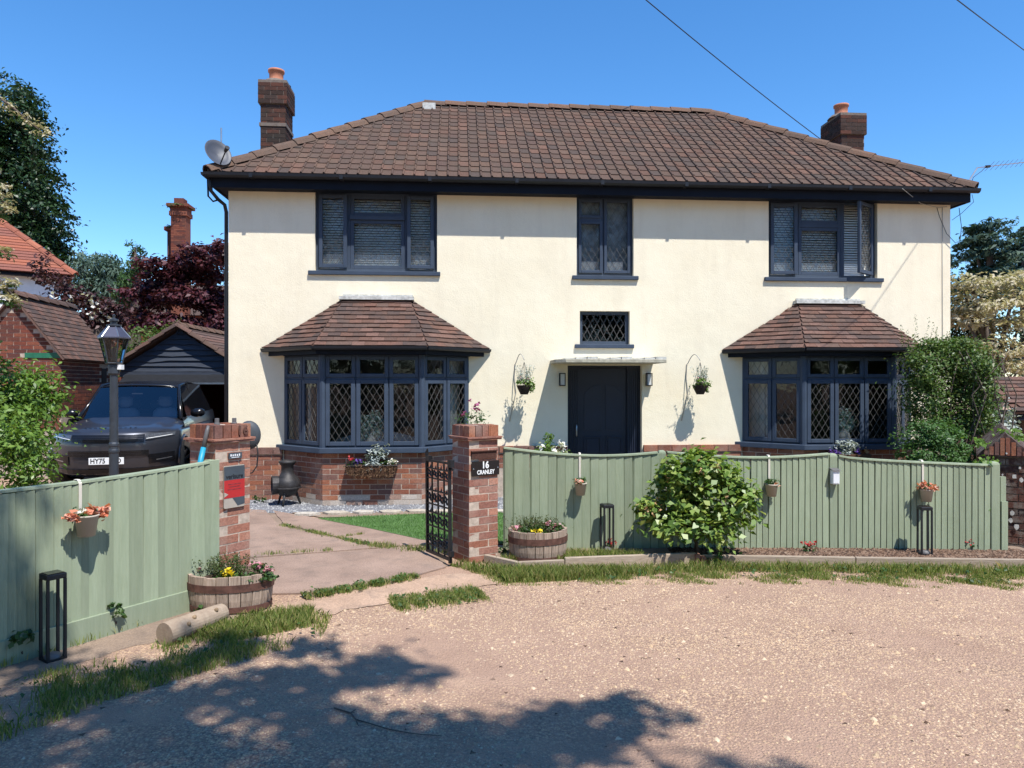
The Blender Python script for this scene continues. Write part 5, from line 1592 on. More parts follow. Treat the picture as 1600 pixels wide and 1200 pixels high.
def hanging_basket(label, u, seed):
    p = HL(u, 603, .30)
    t = thing('hanging_basket', label, 'hanging basket', HW((p.x, -.30, p.z)), HPSI, 'planted baskets hung on the front wall')
    MB().lathe([(.055, -.13), (.10, -.04), (.118, .01), (.112, .012), (.09, -.01), (.0, -.012)], 20).build('basket', M['basket'], t, smooth=False)
    b = MB()
    for k in range(3):
        a = k * 2.1 + .4
        b.tube([(.112 * math.cos(a), .112 * math.sin(a), .01), (0, 0, .36)], .003, 4)
    b.build('chain', M['wire'], t)
    h = []
    for k in range(9):                                        # crook of the bracket
        a = math.pi * k / 8
        h.append((-.09 + .09 * -math.cos(a) * 1.0, .15 + .15 * math.cos(a) * 1.0, .37 + .10 * math.sin(a)))
    pts = [(-.10, .285, -.10), (-.125, .29, .12), (-.12, .295, .33)] + [(-.10 + .10 * k / 8, .28 - .28 * k / 8, .36 + .13 * math.sin(math.pi * k / 8 * .92)) for k in range(9)]
    MB().tube([(-.20, .29, -.55)] + pts, .0065, 6).build('bracket', M['wire_grey'], t, smooth=True)
    rng = np.random.default_rng(seed)
    crown('foliage', t, [(0, 0, .05, .12, .10, .06, 260), (.10, -.02, -.02, .06, .05, .07, 120)], .04, M['l_laurel'], seed, 8)
    sprigs(t, 'silver_foliage', 0, 0, .05, .04, 26, .26, M['l_silver'], seed + 1, .03, .035)
    petals('bloom', t, [(.05, -.05, .10), (.08, .0, .08), (-.03, -.04, .12)], .022, M['p_pink'], seed + 2, 6, .015)
hanging_basket('basket of silver leaves hung between the bay and the porch lamp', 819, 81)
hanging_basket('basket with pale pink flowers hung between the porch and the far bay', 1094, 84)

# trough on the bay's brick front
p = HL(581, 735, BD + .10)
t = thing('wall_trough', 'coir lined trough of silver and violet plants under the bay window', 'planter', HW((p.x, -BD - .02, p.z)), HPSI)
b = MB()
b.prism([(-.36, .07), (.36, .07), (.34, -.02), (.26, -.07), (-.26, -.07), (-.34, -.02)], -.17, 0.0, None, 'y')
b.build('liner', M['coir'], t)
b = MB()
for z in (.075,):
    b.tube([(-.365, -.005, z), (-.365, -.175, z), (.365, -.175, z), (.365, -.005, z)], .008, 6)
for k in range(8):
    x = -.32 + k * .091
    b.tube([(x, -.175, .075), (x, -.178, -.02), (x * .85, -.12, -.075)], .004, 4)
b.build('wire_frame', M['iron'], t)
rng = np.random.default_rng(3)
P = np.stack([rng.uniform(-.36, .36, 2600), rng.uniform(-.2, -.02, 2600), rng.uniform(-.10, .085, 2600)], 1)
P = P[(np.abs(P[:, 0]) < .36 - np.maximum(0, -P[:, 2]) * .8) & (P[:, 1] < -.15)]
leaves_obj('fibre', leaf_data(P, np.full(len(P), .055), rng, .0, .12, .1, 1.0), M['coir'], t)
crown('silver_foliage', t, [(.02, -.09, .16, .15, .09, .13, 420)], .06, M['l_silver'], 91, 12, aspect=.35)
crown('foliage', t, [(-.22, -.09, .09, .12, .08, .05, 260), (.22, -.09, .09, .1, .08, .04, 200)], .035, M['l_mid'], 92, 8)
petals('violet_bloom', t, [(-.19, -.13, .14), (-.24, -.12, .12), (-.16, -.12, .12)], .04, M['p_purple'], 93, 12, .02)
petals('red_bloom', t, [(-.29, -.12, .17), (-.26, -.10, .16)], .03, M['p_red'], 94, 12, .02)
petals('white_bloom', t, [(.29, -.13, .13), (.26, -.12, .11), (.33, -.11, .11)], .035, M['p_white'], 95, 12, .018)

# trough under the other bay, mostly behind the fence
p = HL(1322, 712, BD + .12)
t = thing('wall_trough', 'trough of silver leaves behind the fence under the far bay', 'planter', HW((p.x, -BD - .02, p.z - .05)), HPSI)
MB().prism([(-.36, .07), (.36, .07), (.34, -.02), (.26, -.07), (-.26, -.07), (-.34, -.02)], -.17, 0.0, None, 'y').build('liner', M['coir'], t)
crown('silver_foliage', t, [(.0, -.09, .15, .15, .09, .10, 380)], .06, M['l_silver'], 96, 12, aspect=.35)
petals('violet_bloom', t, [(-.19, -.13, .11), (-.24, -.12, .10), (-.14, -.12, .1), (.17, -.12, .1)], .04, M['p_purple'], 97, 12, .02)
petals('white_bloom', t, [(.29, -.13, .13), (.33, -.11, .11)], .035, M['p_peach'], 98, 12, .018)

# chiminea
p = HL(449, 783, .52)
cp = HW((p.x, -.52, 0))
t = thing('chiminea', 'dark cast iron chiminea standing on the gravel by the bay', 'chiminea', (cp.x, cp.y, .012), R(-14))
MB().lathe([(.03, .11), (.12, .15), (.175, .24), (.185, .31), (.16, .37), (.11, .42), (.085, .47), (.085, .56), (.10, .575), (.115, .60), (.12, .605), (.12, .63), (.09, .635), (.07, .60), (.07, .5)], 24).build('body', M['cast_iron'], t, smooth=True)
MB().lathe([(.187, .235), (.195, .24), (.195, .255), (.187, .26)], 24, cap=False).build('band', M['cast_iron'], t)
Mo = frame((-.13, -.10, .29), Vector((.62, -.78, 0)), (0, 0, 1), Vector((-.78, -.62, 0)))
b = MB().lathe([(.128, -.04), (.135, .05), (.118, .052), (.108, .0), (.108, -.03)], 20, Mo, cap=False)
b.build('mouth_ring', M['cast_iron'], t)
b = MB().lathe([(.108, .012), (.0, .012)], 20, Mo, cap=False); b.build('grate', M['black'], t)
for k in range(3):
    a = -1.35 + k * 2.094
    x, y = math.cos(a), math.sin(a)
    MB().tube([(x * .11, y * .11, .2), (x * .15, y * .15, .10), (x * .185, y * .185, 0.0)], [.026, .018, .015], 8).build('leg', M['cast_iron'], t, smooth=True)

# vases standing in the bays
def vase(label, c, dx, h, r, seed, my):
    p = HW((c + dx, -BD + .17, SZ - .045))
    t = thing('vase', label, 'vase', p, HPSI)
    MB().lathe([(.05, 0), (r * .95, .05), (r, h * .45), (r * .8, h * .8), (r * .5, h * .95), (r * .6, h), (r * .45, h), (.04, .05)], 20).build('pot', M['curtain'], t, smooth=True)
    crown('foliage', t, [(0, -.03, h + .15, .17, .06, .17, 420), (-.10, -.02, h + .05, .10, .05, .10, 140), (.08, -.02, h + .06, .10, .05, .1, 140)], .06, M['l_teal'], seed, 12, .28)
vase('cream vase of teal eucalyptus inside the bay behind the gate', BAYC[0], -.03, .22, .085, 101, 0)
vase('cream vase of teal stems inside the bay by the climbing shrub', BAYC[1], .0, .27, .115, 102, 0)

# satellite dish at the eaves corner
dpw = HW((-.08, -.22, 5.16))
t = thing('satellite_dish', 'grey satellite dish on the eaves corner above the downpipe', 'satellite dish', dpw)
aim = Vector((.62, -.66, .42)).normalized(); ex = aim.cross(Vector((0, 0, 1))).normalized(); ey = ex.cross(aim)
Md = frame((0, 0, 0), ex, ey, aim)
MB().lathe([(.0, -.055), (.09, -.047), (.16, -.022), (.205, .006), (.212, .004), (.165, -.03), (.09, -.055), (.0, -.062)], 28, Md @ Matrix.Diagonal((.92, 1.08, 1, 1)), cap=False).build('reflector', M['dish'], t, smooth=True)
f0 = Md @ Vector((0, -.20, 0)); f1 = Md @ Vector((0, -.15, .27))
MB().tube([f0, f1], .010, 6).build('arm', M['black'], t)
MB().tube([f1 - aim * .05, f1 + aim * .04], [.022, .034], 10).build('receiver', M['black'], t)
MB().tube([Md @ Vector((0, 0, -.06)), Md @ Vector((0, 0, -.06)) + Vector((-.03, .1, -.12)), Vector((-.02, .16, -.42))], .017, 8).build('mount', M['black'], t)
MB().tube([Vector((-.02, .16, -.25)), Vector((-.02, .16, .42))], .012, 6).build('mast', M['steel'], t)

# television aerial at the far corner
ap_ = HW((FW + .16, -.20, 4.86))
t = thing('television_aerial', 'thin television aerial pointing away from the far eaves corner', 'aerial', ap_)
a0, a1 = A(1527, 262, ap_.y) - ap_, A(1640, 249, ap_.y + .9) - ap_
MB().tube([(0, 0, -.12), (.0, 0, .12), a0], .012, 6).build('mast', M['steel'], t)
MB().tube([a0, a1], .008, 6).build('boom', M['steel'], t)
b = MB(); bd = (a1 - a0).normalized(); side = bd.cross(Vector((0, .35, 1))).normalized()
for k in range(13):
    p = a0.lerp(a1, .16 + k * .066)
    e = side * (.085 - .003 * k) + Vector((0, 0, .03))
    b.tube([p - e, p + e], .0035, 4)
b.build('elements', M['steel'], t)
MB().tube([a0.lerp(a1, .11), a0.lerp(a1, .16)], .022, 8).build('dipole_box', M['black'], t)
b = MB(); b.tube([a0.lerp(a1, .11), a0.lerp(a1, .06) + Vector((0, 0, -.06)), a0 * .55, (.02, 0, .02), (.04, -.02, -.02), (0, 0, -.05)], .005, 5)
b.build('lead', M['wire'], t, smooth=True)

# cables
def cable(name, label, pts, r=.008, m='wire'):
    return tag(MB().tube(pts, r, 6).build(name, M[m], None, smooth=True), label, 'cable')
def sag(p, q, s, n=14):
    p, q = Vector(p), Vector(q)
    return [p.lerp(q, k / n) - Vector((0, 0, s * 4 * (k / n) * (1 - k / n))) for k in range(n + 1)]
CP1 = HW(HL(1440, 370)) + sdir * 2.9
CP2 = HW(HL(1365, 480)) + sdir * 4.05
cable('overhead_cable', 'black overhead cable running from the sky to the far chimney', sag(A(1000, -8, 13.0), A(1291, 224, 18.5), .05), .010)
cable('overhead_cable', 'black overhead cable crossing the sky above the aerial', sag(CP2 + (CP2 - CP1) * 7, CP1 + (CP1 - CP2) * 1.2, .01), .0065)
w0 = HW((FW - .14, -.012, 4.60))
cable('wall_cable', 'thin pale cable clipped straight down the wall near its corner', [HW((FW - .14, -.010, 4.62)), HW((FW - .14, -.010, 3.4)), HW((FW - .135, -.010, 1.4))], .004, 'wire_grey')
cable('eaves_cable', 'pale cable looping from the gutter to the wall top', [HW((FW - 1.05, -OV - .07, 4.80)), HW((FW - .6, -.15, 4.63)), HW((FW - .22, -.03, 4.60)), HW((FW - .08, -.03, 4.62))], .005, 'wire_grey')
cable('loose_cable', 'loose black cable loop hanging at the far wall corner', [HW(q) for q in ((FW - .25, -.03, 4.60), (FW - .22, -.05, 4.45), (FW - .1, -.05, 4.18), (FW + .05, -.05, 4.03), (FW + .14, -.04, 4.08), (FW + .16, -.04, 4.3), (FW + .12, -.04, 4.6))], .005)
cable('loose_cable', 'thin cable curling under the far eaves corner', [HW(q) for q in ((FW + .22, -.2, 4.78), (FW + .25, -.2, 4.66), (FW + .12, -.1, 4.50), (FW + .0, -.04, 4.40))], .004)

# ------------------------------------------------------------------ garden lamp post
lp = A(178, 560, 7.5)
t = thing('lamp_post', 'dark victorian style lamp post standing in front of the car', 'lamp post', (lp.x, lp.y, 0))
MB().lathe([(.085, 0), (.085, .12), (.055, .16), (.046, .3), (.046, 1.03), (.052, 1.045), (.052, 1.065), (.046, 1.08), (.046, 1.10), (.051, 1.11), (.051, 1.13), (.042, 1.15), (.038, 1.84), (.055, 1.86), (.055, 1.94), (.045, 1.98)], 18).build('post', M['lamp_post'], t, smooth=False)
zb, zt_, zr = 1.965, 2.225, 2.35
n = 6
def hexp(r, z, a0=.26):
    return [(r * math.cos(a0 + 2 * math.pi * k / n), r * math.sin(a0 + 2 * math.pi * k / n), z) for k in range(n)]
lo_, hi_ = hexp(.078, zb), hexp(.14, zt_)
b = MB()
for k in range(n):
    b.tube([lo_[k], hi_[k]], .0075, 4)
    b.tube([lo_[k], lo_[(k + 1) % n]], .009, 4); b.tube([hi_[k], hi_[(k + 1) % n]], .009, 4)
b.build('cage', M['lamp_post'], t)
for k in range(n):
    MB().add([lo_[k], lo_[(k + 1) % n], hi_[(k + 1) % n], hi_[k]], [(0, 1, 2, 3)]).build('pane', M['glass_clear'], t, fixn=False)
r0_, r1_ = hexp(.156, zt_ + .008), hexp(.058, zr)
b = MB().add(r0_ + r1_ + hexp(.156, zt_ - .004), [(k, (k + 1) % n, n + (k + 1) % n, n + k) for k in range(n)] + [tuple(range(n, 2 * n))] + [(2 * n + k, 2 * n + (k + 1) % n, (k + 1) % n, k) for k in range(n)])
rf = b.build('roof', M['lamp_roof'], t)
b = MB()
for k in range(n):
    b.tube([r0_[k], r1_[k]], .005, 4)
b.build('roof_rib', M['steel'], rf)
MB().lathe([(.07, zr), (.07, zr + .012), (.03, zr + .02), (.03, zr + .045), (.045, zr + .052), (.045, zr + .07), (.012, zr + .08), (.012, zr + .10), (.018, zr + .112), (.0, zr + .125)], 12).build('finial', M['lamp_post'], t)
MB().lathe([(.03, zb), (.03, zb + .06), (.018, zb + .07), (.022, zb + .15), (.0, zb + .17)], 10).build('bulb', M['grey_grip'], t, smooth=True)
MB().box(.05, .09, -.03, .03, 1.90, 1.95).build('sensor', M['white'], t)

# ------------------------------------------------------------------ the car
car = thing('parked_car', 'dark grey metallic luxury estate car parked nose out before the garage', 'car', (-6.61, 11.8, 0.0), R(14) )
# local: x to the car's left as seen from in front (image right), y back along the car, z up
def fs(x, k=.58):
    return k * (abs(x) / 1.0) ** 3.0
lv = [(.22, .86, .16), (.27, .95, .07), (.36, .985, .03), (.55, 1.0, .0), (.72, 1.0, -.01), (.84, .995, .0), (.92, .985, .035), (.975, .97, .09)]
NX = 17
def outline(w, s0, z):
    pts = []
    for i in range(NX):
        x = -w + 2 * w * i / (NX - 1)
        x = w * math.sin(math.pi / 2 * (x / w))
        pts.append((x, s0 + fs(x / w * 1.0) * 1.0, z))
    for y, k in ((.9, 1.0), (1.6, 1.005), (2.6, 1.005), (3.6, 1.0), (4.3, .985), (4.75, .93)):
        pts.append((w * k, y, z))
    for x in (.6, .0, -.6):
        pts.append((w * x, 4.95 - .02 * abs(x), z))
    for y, k in ((4.75, .93), (4.3, .985), (3.6, 1.0), (2.6, 1.005), (1.6, 1.005), (.9, 1.0)):
        pts.append((-w * k, y, z))
    return pts
outs = [outline(w, s, z) for z, w, s in lv]
n = len(outs[0])
b = MB()
b.v = [p for o_ in outs for p in o_]
for j in range(len(outs) - 1):
    for i in range(n):
        b.f.append([j * n + i, j * n + (i + 1) % n, (j + 1) * n + (i + 1) % n, (j + 1) * n + i])
b.f.append(list(range(n))[::-1])
b.f.append([(len(outs) - 1) * n + i for i in range(n)])
body = b.build('body', M['car_paint'], car, smooth=True)
# shoulder up to the window line, behind the bonnet
sh = MB()
def shoulder(sgn):
    def f(u, v):
        y = 1.15 + u * 3.6
        w = .97 - .045 * v ** 1.5 - .05 * max(0, u - .8) * 5 * .5
        return (sgn * w, y, .965 + v * (.17 + .05 * u))
    return f
for sgn in (1, -1):
    sh.grid(shoulder(sgn), 14, 4)
sh.add([(.9, 4.75, 1.17), (-.9, 4.75, 1.17), (-.92, 4.75, .96), (.92, 4.75, .96)], [(0, 1, 2, 3)])
sh.build('shoulder', M['car_paint'], car, smooth=True)
MB().box(-.915, .915, 1.5, 4.7, 1.08, 1.105).build('deck', M['black'], car)
# clamshell bonnet
def bon(u, v):
    x = -.965 + 1.93 * u
    s0 = .075 + fs(x) * .98
    y = s0 + v * (1.50 - s0)
    z = .955 + .035 * min(1, v / .06) + .165 * math.sin(min(1, v) * math.pi / 2) ** .9 * (1 - .42 * abs(x / .965) ** 3.2)
    z -= .05 * abs(x / .965) ** 6
    cre = .012 * math.exp(-((abs(x) - .62) / .07) ** 2) * min(1, v * 3)
    return (x, y, z + cre)
MB().grid(bon, 32, 22).build('bonnet', M['car_paint'], car, smooth=True)
# greenhouse
WB, WT = (.80, 1.36, 1.115), (.655, 2.10, 1.70)
def ws(u, v):
    x = (-1 + 2 * u); w = WB[0] + (WT[0] - WB[0]) * v
    bow = .10 * (1 - x * x) * (1 - .3 * v)
    return (x * w, WB[1] + (WT[1] - WB[1]) * v - bow, WB[2] + (WT[2] - WB[2]) * v + .02 * (1 - x * x))
MB().grid(ws, 16, 8).build('windscreen', M['car_glass'], car, smooth=True, fixn=False)
def rf_(u, v):
    x = -1 + 2 * u; w = .69 - .05 * v
    z = 1.705 + .09 * math.sin(min(1, v * 1.6) * math.pi / 2) - .06 * max(0, v - .55) / .45
    return (x * w, 2.08 - .07 * (1 - x * x) * (1 - v) + v * 2.55, z + .02 * (1 - x * x) - .03 * abs(x) ** 6)
MB().grid(rf_, 16, 14).build('roof', M['car_black'], car, smooth=True, solid=.02)
for sgn in (1, -1):
    def sg(u, v, sgn=sgn):
        yb, yt = 1.62 + u * 2.95, 2.16 + u * 2.30
        return (sgn * (.915 + (.67 - .915) * v - .01 * u), yb + (yt - yb) * v, 1.135 + .03 * u + (1.715 + .05 * math.sin(u * 2.6) - 1.135 - .03 * u) * v)
    MB().grid(sg, 8, 4).build('side_window', M['car_glass_dark'], car, smooth=True, fixn=False)
    MB().tube([(sgn * .86, 1.42, 1.10), (sgn * .74, 1.85, 1.46), (sgn * .675, 2.14, 1.715), (sgn * .665, 3.0, 1.785), (sgn * .64, 4.4, 1.72)], [.040, .032, .028, .022, .02], 8).build('pillar', M['car_black'], car, smooth=True)
    MB().tube([(sgn * .79, 2.72, 1.15), (sgn * .67, 2.95, 1.75)], .04, 6).build('pillar', M['car_black'], car)
    # door mirror
    mo = MB().tube([(sgn * .97, 1.82, 1.19), (sgn * 1.04, 1.80, 1.20), (sgn * 1.14, 1.80, 1.21), (sgn * 1.19, 1.82, 1.21)], [.055, .085, .085, .05], 10).build('mirror', M['car_black'], car, smooth=True)
MB().add([(-.62, 4.55, 1.70), (.62, 4.55, 1.70), (.82, 4.78, 1.18), (-.82, 4.78, 1.18)], [(0, 1, 2, 3)]).build('rear_window', M['car_glass_dark'], car)
MB().grid(lambda u, v: (-.80 + 1.6 * u, 1.42 + .45 * v, 1.08 + .03 * v), 6, 2).build('dashboard', M['black'], car)
for sx in (-.36, .36):
    s_ = MB().lathe([(.06, .0), (.125, .04), (.135, .12), (.12, .19), (.06, .22)], 14, Matrix.Translation((sx, 2.55, 1.30)) @ Matrix.Diagonal((1, .5, 1, 1)))
    s_.build('headrest', M['seat'], car, smooth=True)
    MB().lathe([(.24, .0), (.26, .3), (.24, .5), (.16, .58)], 14, Matrix.Translation((sx, 2.60, .70)) @ Matrix.Diagonal((1, .45, 1, 1))).build('seat', M['seat'], car, smooth=True)
for sx in (-.42, -.02, .40):
    MB().lathe([(.06, .0), (.11, .04), (.115, .1), (.10, .15), (.05, .17)], 12, Matrix.Translation((sx, 3.5, 1.24)) @ Matrix.Diagonal((1, .5, 1, 1))).build('headrest', M['seat'], car, smooth=True)
MB().tube([(-.09, 1.92, 1.56), (.09, 1.92, 1.56)], .022, 8).build('rear_view_mirror', M['black'], car)
# nose details follow the curve of the front
def ribbon(x0, x1, z0a, z1a, z0b, z1b, out, nn=12, kx=1.0):
    b = MB()
    def f(u, v):
        x = x0 + (x1 - x0) * u
        za, zb_ = z0a + (z0b - z0a) * u, z1a + (z1b - z1a) * u
        z = za + (zb_ - za) * v
        wz = np.interp(z, [l[0] for l in lv], [l[1] for l in lv]); sz = np.interp(z, [l[0] for l in lv], [l[2] for l in lv])
        return (x, sz + fs(x / wz) - out, z)
    b.grid(f, nn, 2)
    return b
ribbon(-.54, .54, .80, .915, .80, .915, .010).build('grille', M['car_black'], car, fixn=False, solid=.012)
b = MB()
for k in range(4):
    z = .818 + k * .027
    q = ribbon(-.52, .52, z, z + .007, z, z + .007, .018, 12); b.add(q.v, q.f)
b.build('grille_bar', M['alloy'], car, fixn=False, solid=.004)
for sgn in (1, -1):
    ribbon(sgn * .555, sgn * .93, .825, .915, .875, .93, .012, 10).build('headlight', M['lamp_lens'], car, fixn=False, solid=.012)
    q = ribbon(sgn * .57, sgn * .90, .842, .85, .885, .893, .022, 10); q.build('running_light', M['plate'], car, fixn=False, solid=.003)
    ribbon(sgn * .60, sgn * .93, .42, .58, .46, .60, .008, 10).build('side_intake', M['car_black'], car, fixn=False, solid=.012)
    ribbon(sgn * .70, sgn * .90, .475, .49, .50, .515, .016, 8).build('fog_light', M['steel'], car, fixn=False, solid=.004)
ribbon(-.60, .60, .565, .655, .565, .655, .010).build('lower_grille', M['car_black'], car, fixn=False, solid=.012)
b = MB()
for k in range(3):
    q = ribbon(-.58, .58, .578 + k * .026, .583 + k * .026, .578 + k * .026, .583 + k * .026, .018, 12); b.add(q.v, q.f)
b.build('grille_bar', M['alloy'], car, fixn=False, solid=.003)
ribbon(-.86, .86, .225, .36, .225, .36, .008, 16).build('lower_intake', M['car_black'], car, fixn=False, solid=.012)
MB().box(-.26, .26, -.035, -.02, .438, .550).build('number_plate', M['plate'], car, bevel=.004)
for txt, tx in (('HY75', -.125), ('JUO', .135)):
    text_mesh(txt, .112, M['ink'], 'plate_lettering', car, frame((tx, -.0365, .494), (1, 0, 0), (0, 0, 1), (0, -1, 0)), .0005, bold=.0026, xscale=.86)
for i, ch in enumerate('RANGE ROVER'):
    if ch == ' ':
        continue
    x = -.375 + i * .075
    p = Vector(bon((x + .965) / 1.93, .085)); p2 = Vector(bon((x + .965) / 1.93, .13))
    up = (p2 - p).normalized(); ex = Vector((1, 0, 0)); ex = (ex - up * ex.dot(up)).normalized()
    text_mesh(ch, .058, M['ink'], 'bonnet_lettering', car, frame(p + Vector((0, -.002, .006)), ex, up, ex.cross(up)), .001, bold=.001)
# wheels
for (x, y, st) in ((.86, .93, R(-22)), (-.86, .93, R(-22)), (.86, 3.92, 0), (-.86, 3.92, 0)):
    sg_ = 1 if x > 0 else -1
    Mw = Matrix.Translation((x, y, .385)) @ Matrix.Rotation(st, 4, 'Z') @ Matrix.Rotation(R(90) * sg_, 4, 'Y')
    w = MB().lathe([(.27, -.13), (.36, -.13), (.385, -.10), (.385, .10), (.36, .135), (.275, .14)], 28, Mw, cap=False).build('wheel', M['tyre'], car, smooth=False)
    b = MB().lathe([(.28, .10), (.28, .135), (.265, .14), (.255, .11)], 28, Mw, cap=False)
    for k in range(10):
        a = k * math.pi / 5
        b.box(.05, .265, -.018, .018, .10, .13, Mw @ Matrix.Rotation(a, 4, 'Z'))
    b.lathe([(.07, .10), (.07, .135), (.0, .14)], 12, Mw, cap=False)
    b.lathe([(.255, .06), (.0, .06)], 20, Mw, cap=False)
    b.build('rim', M['alloy'], wheel_o := w)
    ar = MB()
    pts = [(sg_ * 1.0, y + .46 * math.cos(math.pi * k / 12), .385 + .45 * math.sin(math.pi * k / 12)) for k in range(13)]
    MB().add([(sg_ * 1.0035, y, .30)] + [(sg_ * 1.0035, q[1], max(.24, q[2] - .02)) for q in pts], [(0, k + 1, k + 2) for k in range(12)]).build('wheel_arch', M['black'], car)
    MB().tube(pts, .025, 6).build('arch_trim', M['car_paint'], car, smooth=True)

# ------------------------------------------------------------------ garage behind the car
gx0, gx1, gy = -9.15, -6.45, 17.0
gt = thing('garage', 'black boarded garage with open door and brown tiled gable roof', 'garage', ((gx0 + gx1) / 2, gy, 0), R(3))
hw = (gx1 - gx0) / 2; ge, gr_ = 2.20, 3.06
b = MB().box(-hw, -hw + .12, 0, 4.6, 0, ge).box(hw - .12, hw, 0, 4.6, 0, ge).box(-hw, hw, 4.5, 4.6, 0, ge + .6)
b.build('wall', M['brick_shed'], gt)
MB().prism([(-hw + .02, ge - .12), (hw - .02, ge - .12), (0, gr_ - .05)], .03, .08, None, 'y').build('gable', M['clapboard'], gt)
sl = (gr_ - ge + .12) / hw
z = ge - .16
k = 0
while z < gr_ - .1:
    ww = min(hw + .0, (gr_ - z - .06) / ((gr_ - ge) / hw))
    if ww > .08:
        bb = MB(); o0 = .035
        n_ = 5
        vs_ = []
        rr = random.Random(k)
        dz_ = [rr.uniform(-.012, .006) - (.03 if rr.random() < .15 else 0) for _ in range(n_ + 1)]
        for i in range(n_ + 1):
            f = -1 + 2 * i / n_
            x_lo = f * ww; x_hi = f * max(.03, min(hw, (gr_ - z - .19) / ((gr_ - ge) / hw)))
            vs_ += [(x_lo, -o0, z + dz_[i]), (x_hi, .01, z + .145)]
        bb.add(vs_, [(2 * i, 2 * i + 2, 2 * i + 3, 2 * i + 1) for i in range(n_)])
        bb.build('board', M['clapboard'], gt, fixn=False, solid=.012)
    z += .128; k += 1
MB().box(-hw - .02, hw + .02, -.05, .03, ge - .28, ge - .17).build('lintel', M['clapboard'], gt)
dr = MB().add([(-hw + .12, .0, 1.98), (hw - .12, .0, 1.98), (hw - .12, -.35, 1.78), (-hw + .12, -.35, 1.78)], [(0, 1, 2, 3)]).build('door', M['black'], gt, solid=.03)
MB().box(-hw + .10, hw - .10, -.375, -.345, 1.745, 1.785).build('door_edge', M['steel'], dr)
for sgn in (-1, 1):
    n_in = 16
    rp = MB().add([(sgn * (hw + .16), -.16, ge - .10), (sgn * (hw + .16), 4.7, ge - .10), (0, 4.7, gr_ + .03), (0, -.16, gr_ + .03)], [(0, 1, 2, 3)]).build('roof_slope', M['tile_plain'], gt, solid=.03)
    a = Vector((sgn * (hw + .16), -.18, ge - .08)); tp = Vector((0, -.18, gr_ + .05))
    ey = (tp - a).normalized(); S = (tp - a).length; ex = Vector((0, 1, 0)); ez_ = ex.cross(ey)
    if ez_.z < 0: ez_ = -ez_
    nr = 12
    for r_i in range(nr):                                     # tile courses
        yy = S * r_i / nr
        MB().box(0, 4.85, yy - .004, yy + S / nr + .01, .004, .018, frame(a, ex, ey, ez_) @ Matrix.Rotation(-.10, 4, 'X') if False else frame(a + ey * 0, ex, ey, ez_) @ Matrix.Translation((0, yy, 0)) @ Matrix.Rotation(R(-5) if True else 0, 4, 'X') @ Matrix.Translation((0, -yy, 0))).build('tile_course', M['tile_plain'], rp)
cap_tiles((0, -.2, gr_ + .05), (0, 4.7, gr_ + .05), 11, 'ridge_tile', gt, M['tile_ridge'], w=.12, drop=.05)
cap_tiles((-hw - .16, -.19, ge - .08), (0, -.19, gr_ + .05), 5, 'verge_tile', gt, M['tile_plain'], w=.05, drop=.03, lift=.02)
cap_tiles((hw + .16, -.19, ge - .08), (0, -.19, gr_ + .05), 5, 'verge_tile', gt, M['tile_plain'], w=.05, drop=.03, lift=.02)
MB().box(hw - .45, hw - .2, 4.2, 4.45, .6, 1.4).build('shelf', M['brown_wood'], gt)

# ------------------------------------------------------------------ brick outbuilding at the left
ob = thing('brick_outbuilding', 'small red brick outbuilding with steep tiled roof and green lintel', 'outbuilding', (-8.42, 13.5, 0), R(8))
obw, obl, oe_, orr = .8, 2.25, 2.33, 3.40                    # half width, length, eave, ridge; local x to the left is negative
MB().prism([(-2 * obw, 0), (0, 0), (0, oe_), (-obw, orr - .06), (-2 * obw, oe_)], .012, obl, None, 'y').build('core', M['mortar'], ob)
brick_face(ob, (-2 * obw, 0.006, 0), (1, 0, 0), 2 * obw, .9, 33, M['brick_shed'], proud=.0, skip=lambda x, z: (z + .07 > oe_ + (orr - oe_ - .06) * (1 - abs(x - obw) / obw) - .04) or (abs(z - 2.25) < .02 and x > 1.0))
brick_face(ob, (.006, 0.0, 0), (0, 1, 0), obl, 1.2, 15, M['brick_shed'], proud=.0, off0=1, skip=lambda y, z: 1.75 < y < 2.05 and z < 2.1)
MB().box(-.62, -.005, -.012, .02, 2.235, 2.33).build('lintel', mat_plain('green_paint', (.02, .14, .075), .5, var=.15), ob)
MB().box(.004, .014, 1.78, 2.02, 1.3, 2.08).build('door', M['black'], ob)
for sgn in (-1, 1):
    lo_x = -obw + sgn * (obw + .10)
    a = Vector((lo_x, -.10, oe_ - .12)); tp = Vector((-obw, -.10, orr))
    ey = (tp - a).normalized(); S = (tp - a).length; ex = Vector((0, 1, 0)); ez_ = ex.cross(ey)
    if ez_.z < 0: ez_ = -ez_
    MB().box(0, obl + .2, 0, S, -.03, 0, frame(a, ex, ey, ez_)).build('roof_slope', M['tile_plain'], ob)
    if sgn > 0:
        nr, nc = 14, 15
        for r_i in range(nr):
            for c_i in range(nc):
                x_ = (c_i - .5 * (r_i % 2)) * (obl + .2) / nc
                y_ = S * r_i / nr
                x1_ = min(obl + .2, x_ + (obl + .2) / nc - .004); x_ = max(0, x_)
                if x1_ - x_ < .02: continue
                o = bpy.data.objects.new('tile', unit_box('tile', M['tile_plain'])); col.objects.link(o); o.parent = ob
                o.matrix_local = frame(a, ex, ey, ez_) @ Matrix.Translation((x_, y_, .012 + rnd.uniform(0, .004))) @ Matrix.Rotation(R(-6), 4, 'X') @ Matrix.Diagonal((x1_ - x_, S / nr + .02, .012, 1))
cap_tiles((-obw, -.12, orr), (-obw, obl + .1, orr), 6, 'ridge_tile', ob, M['tile_plain'], w=.10, drop=.05)

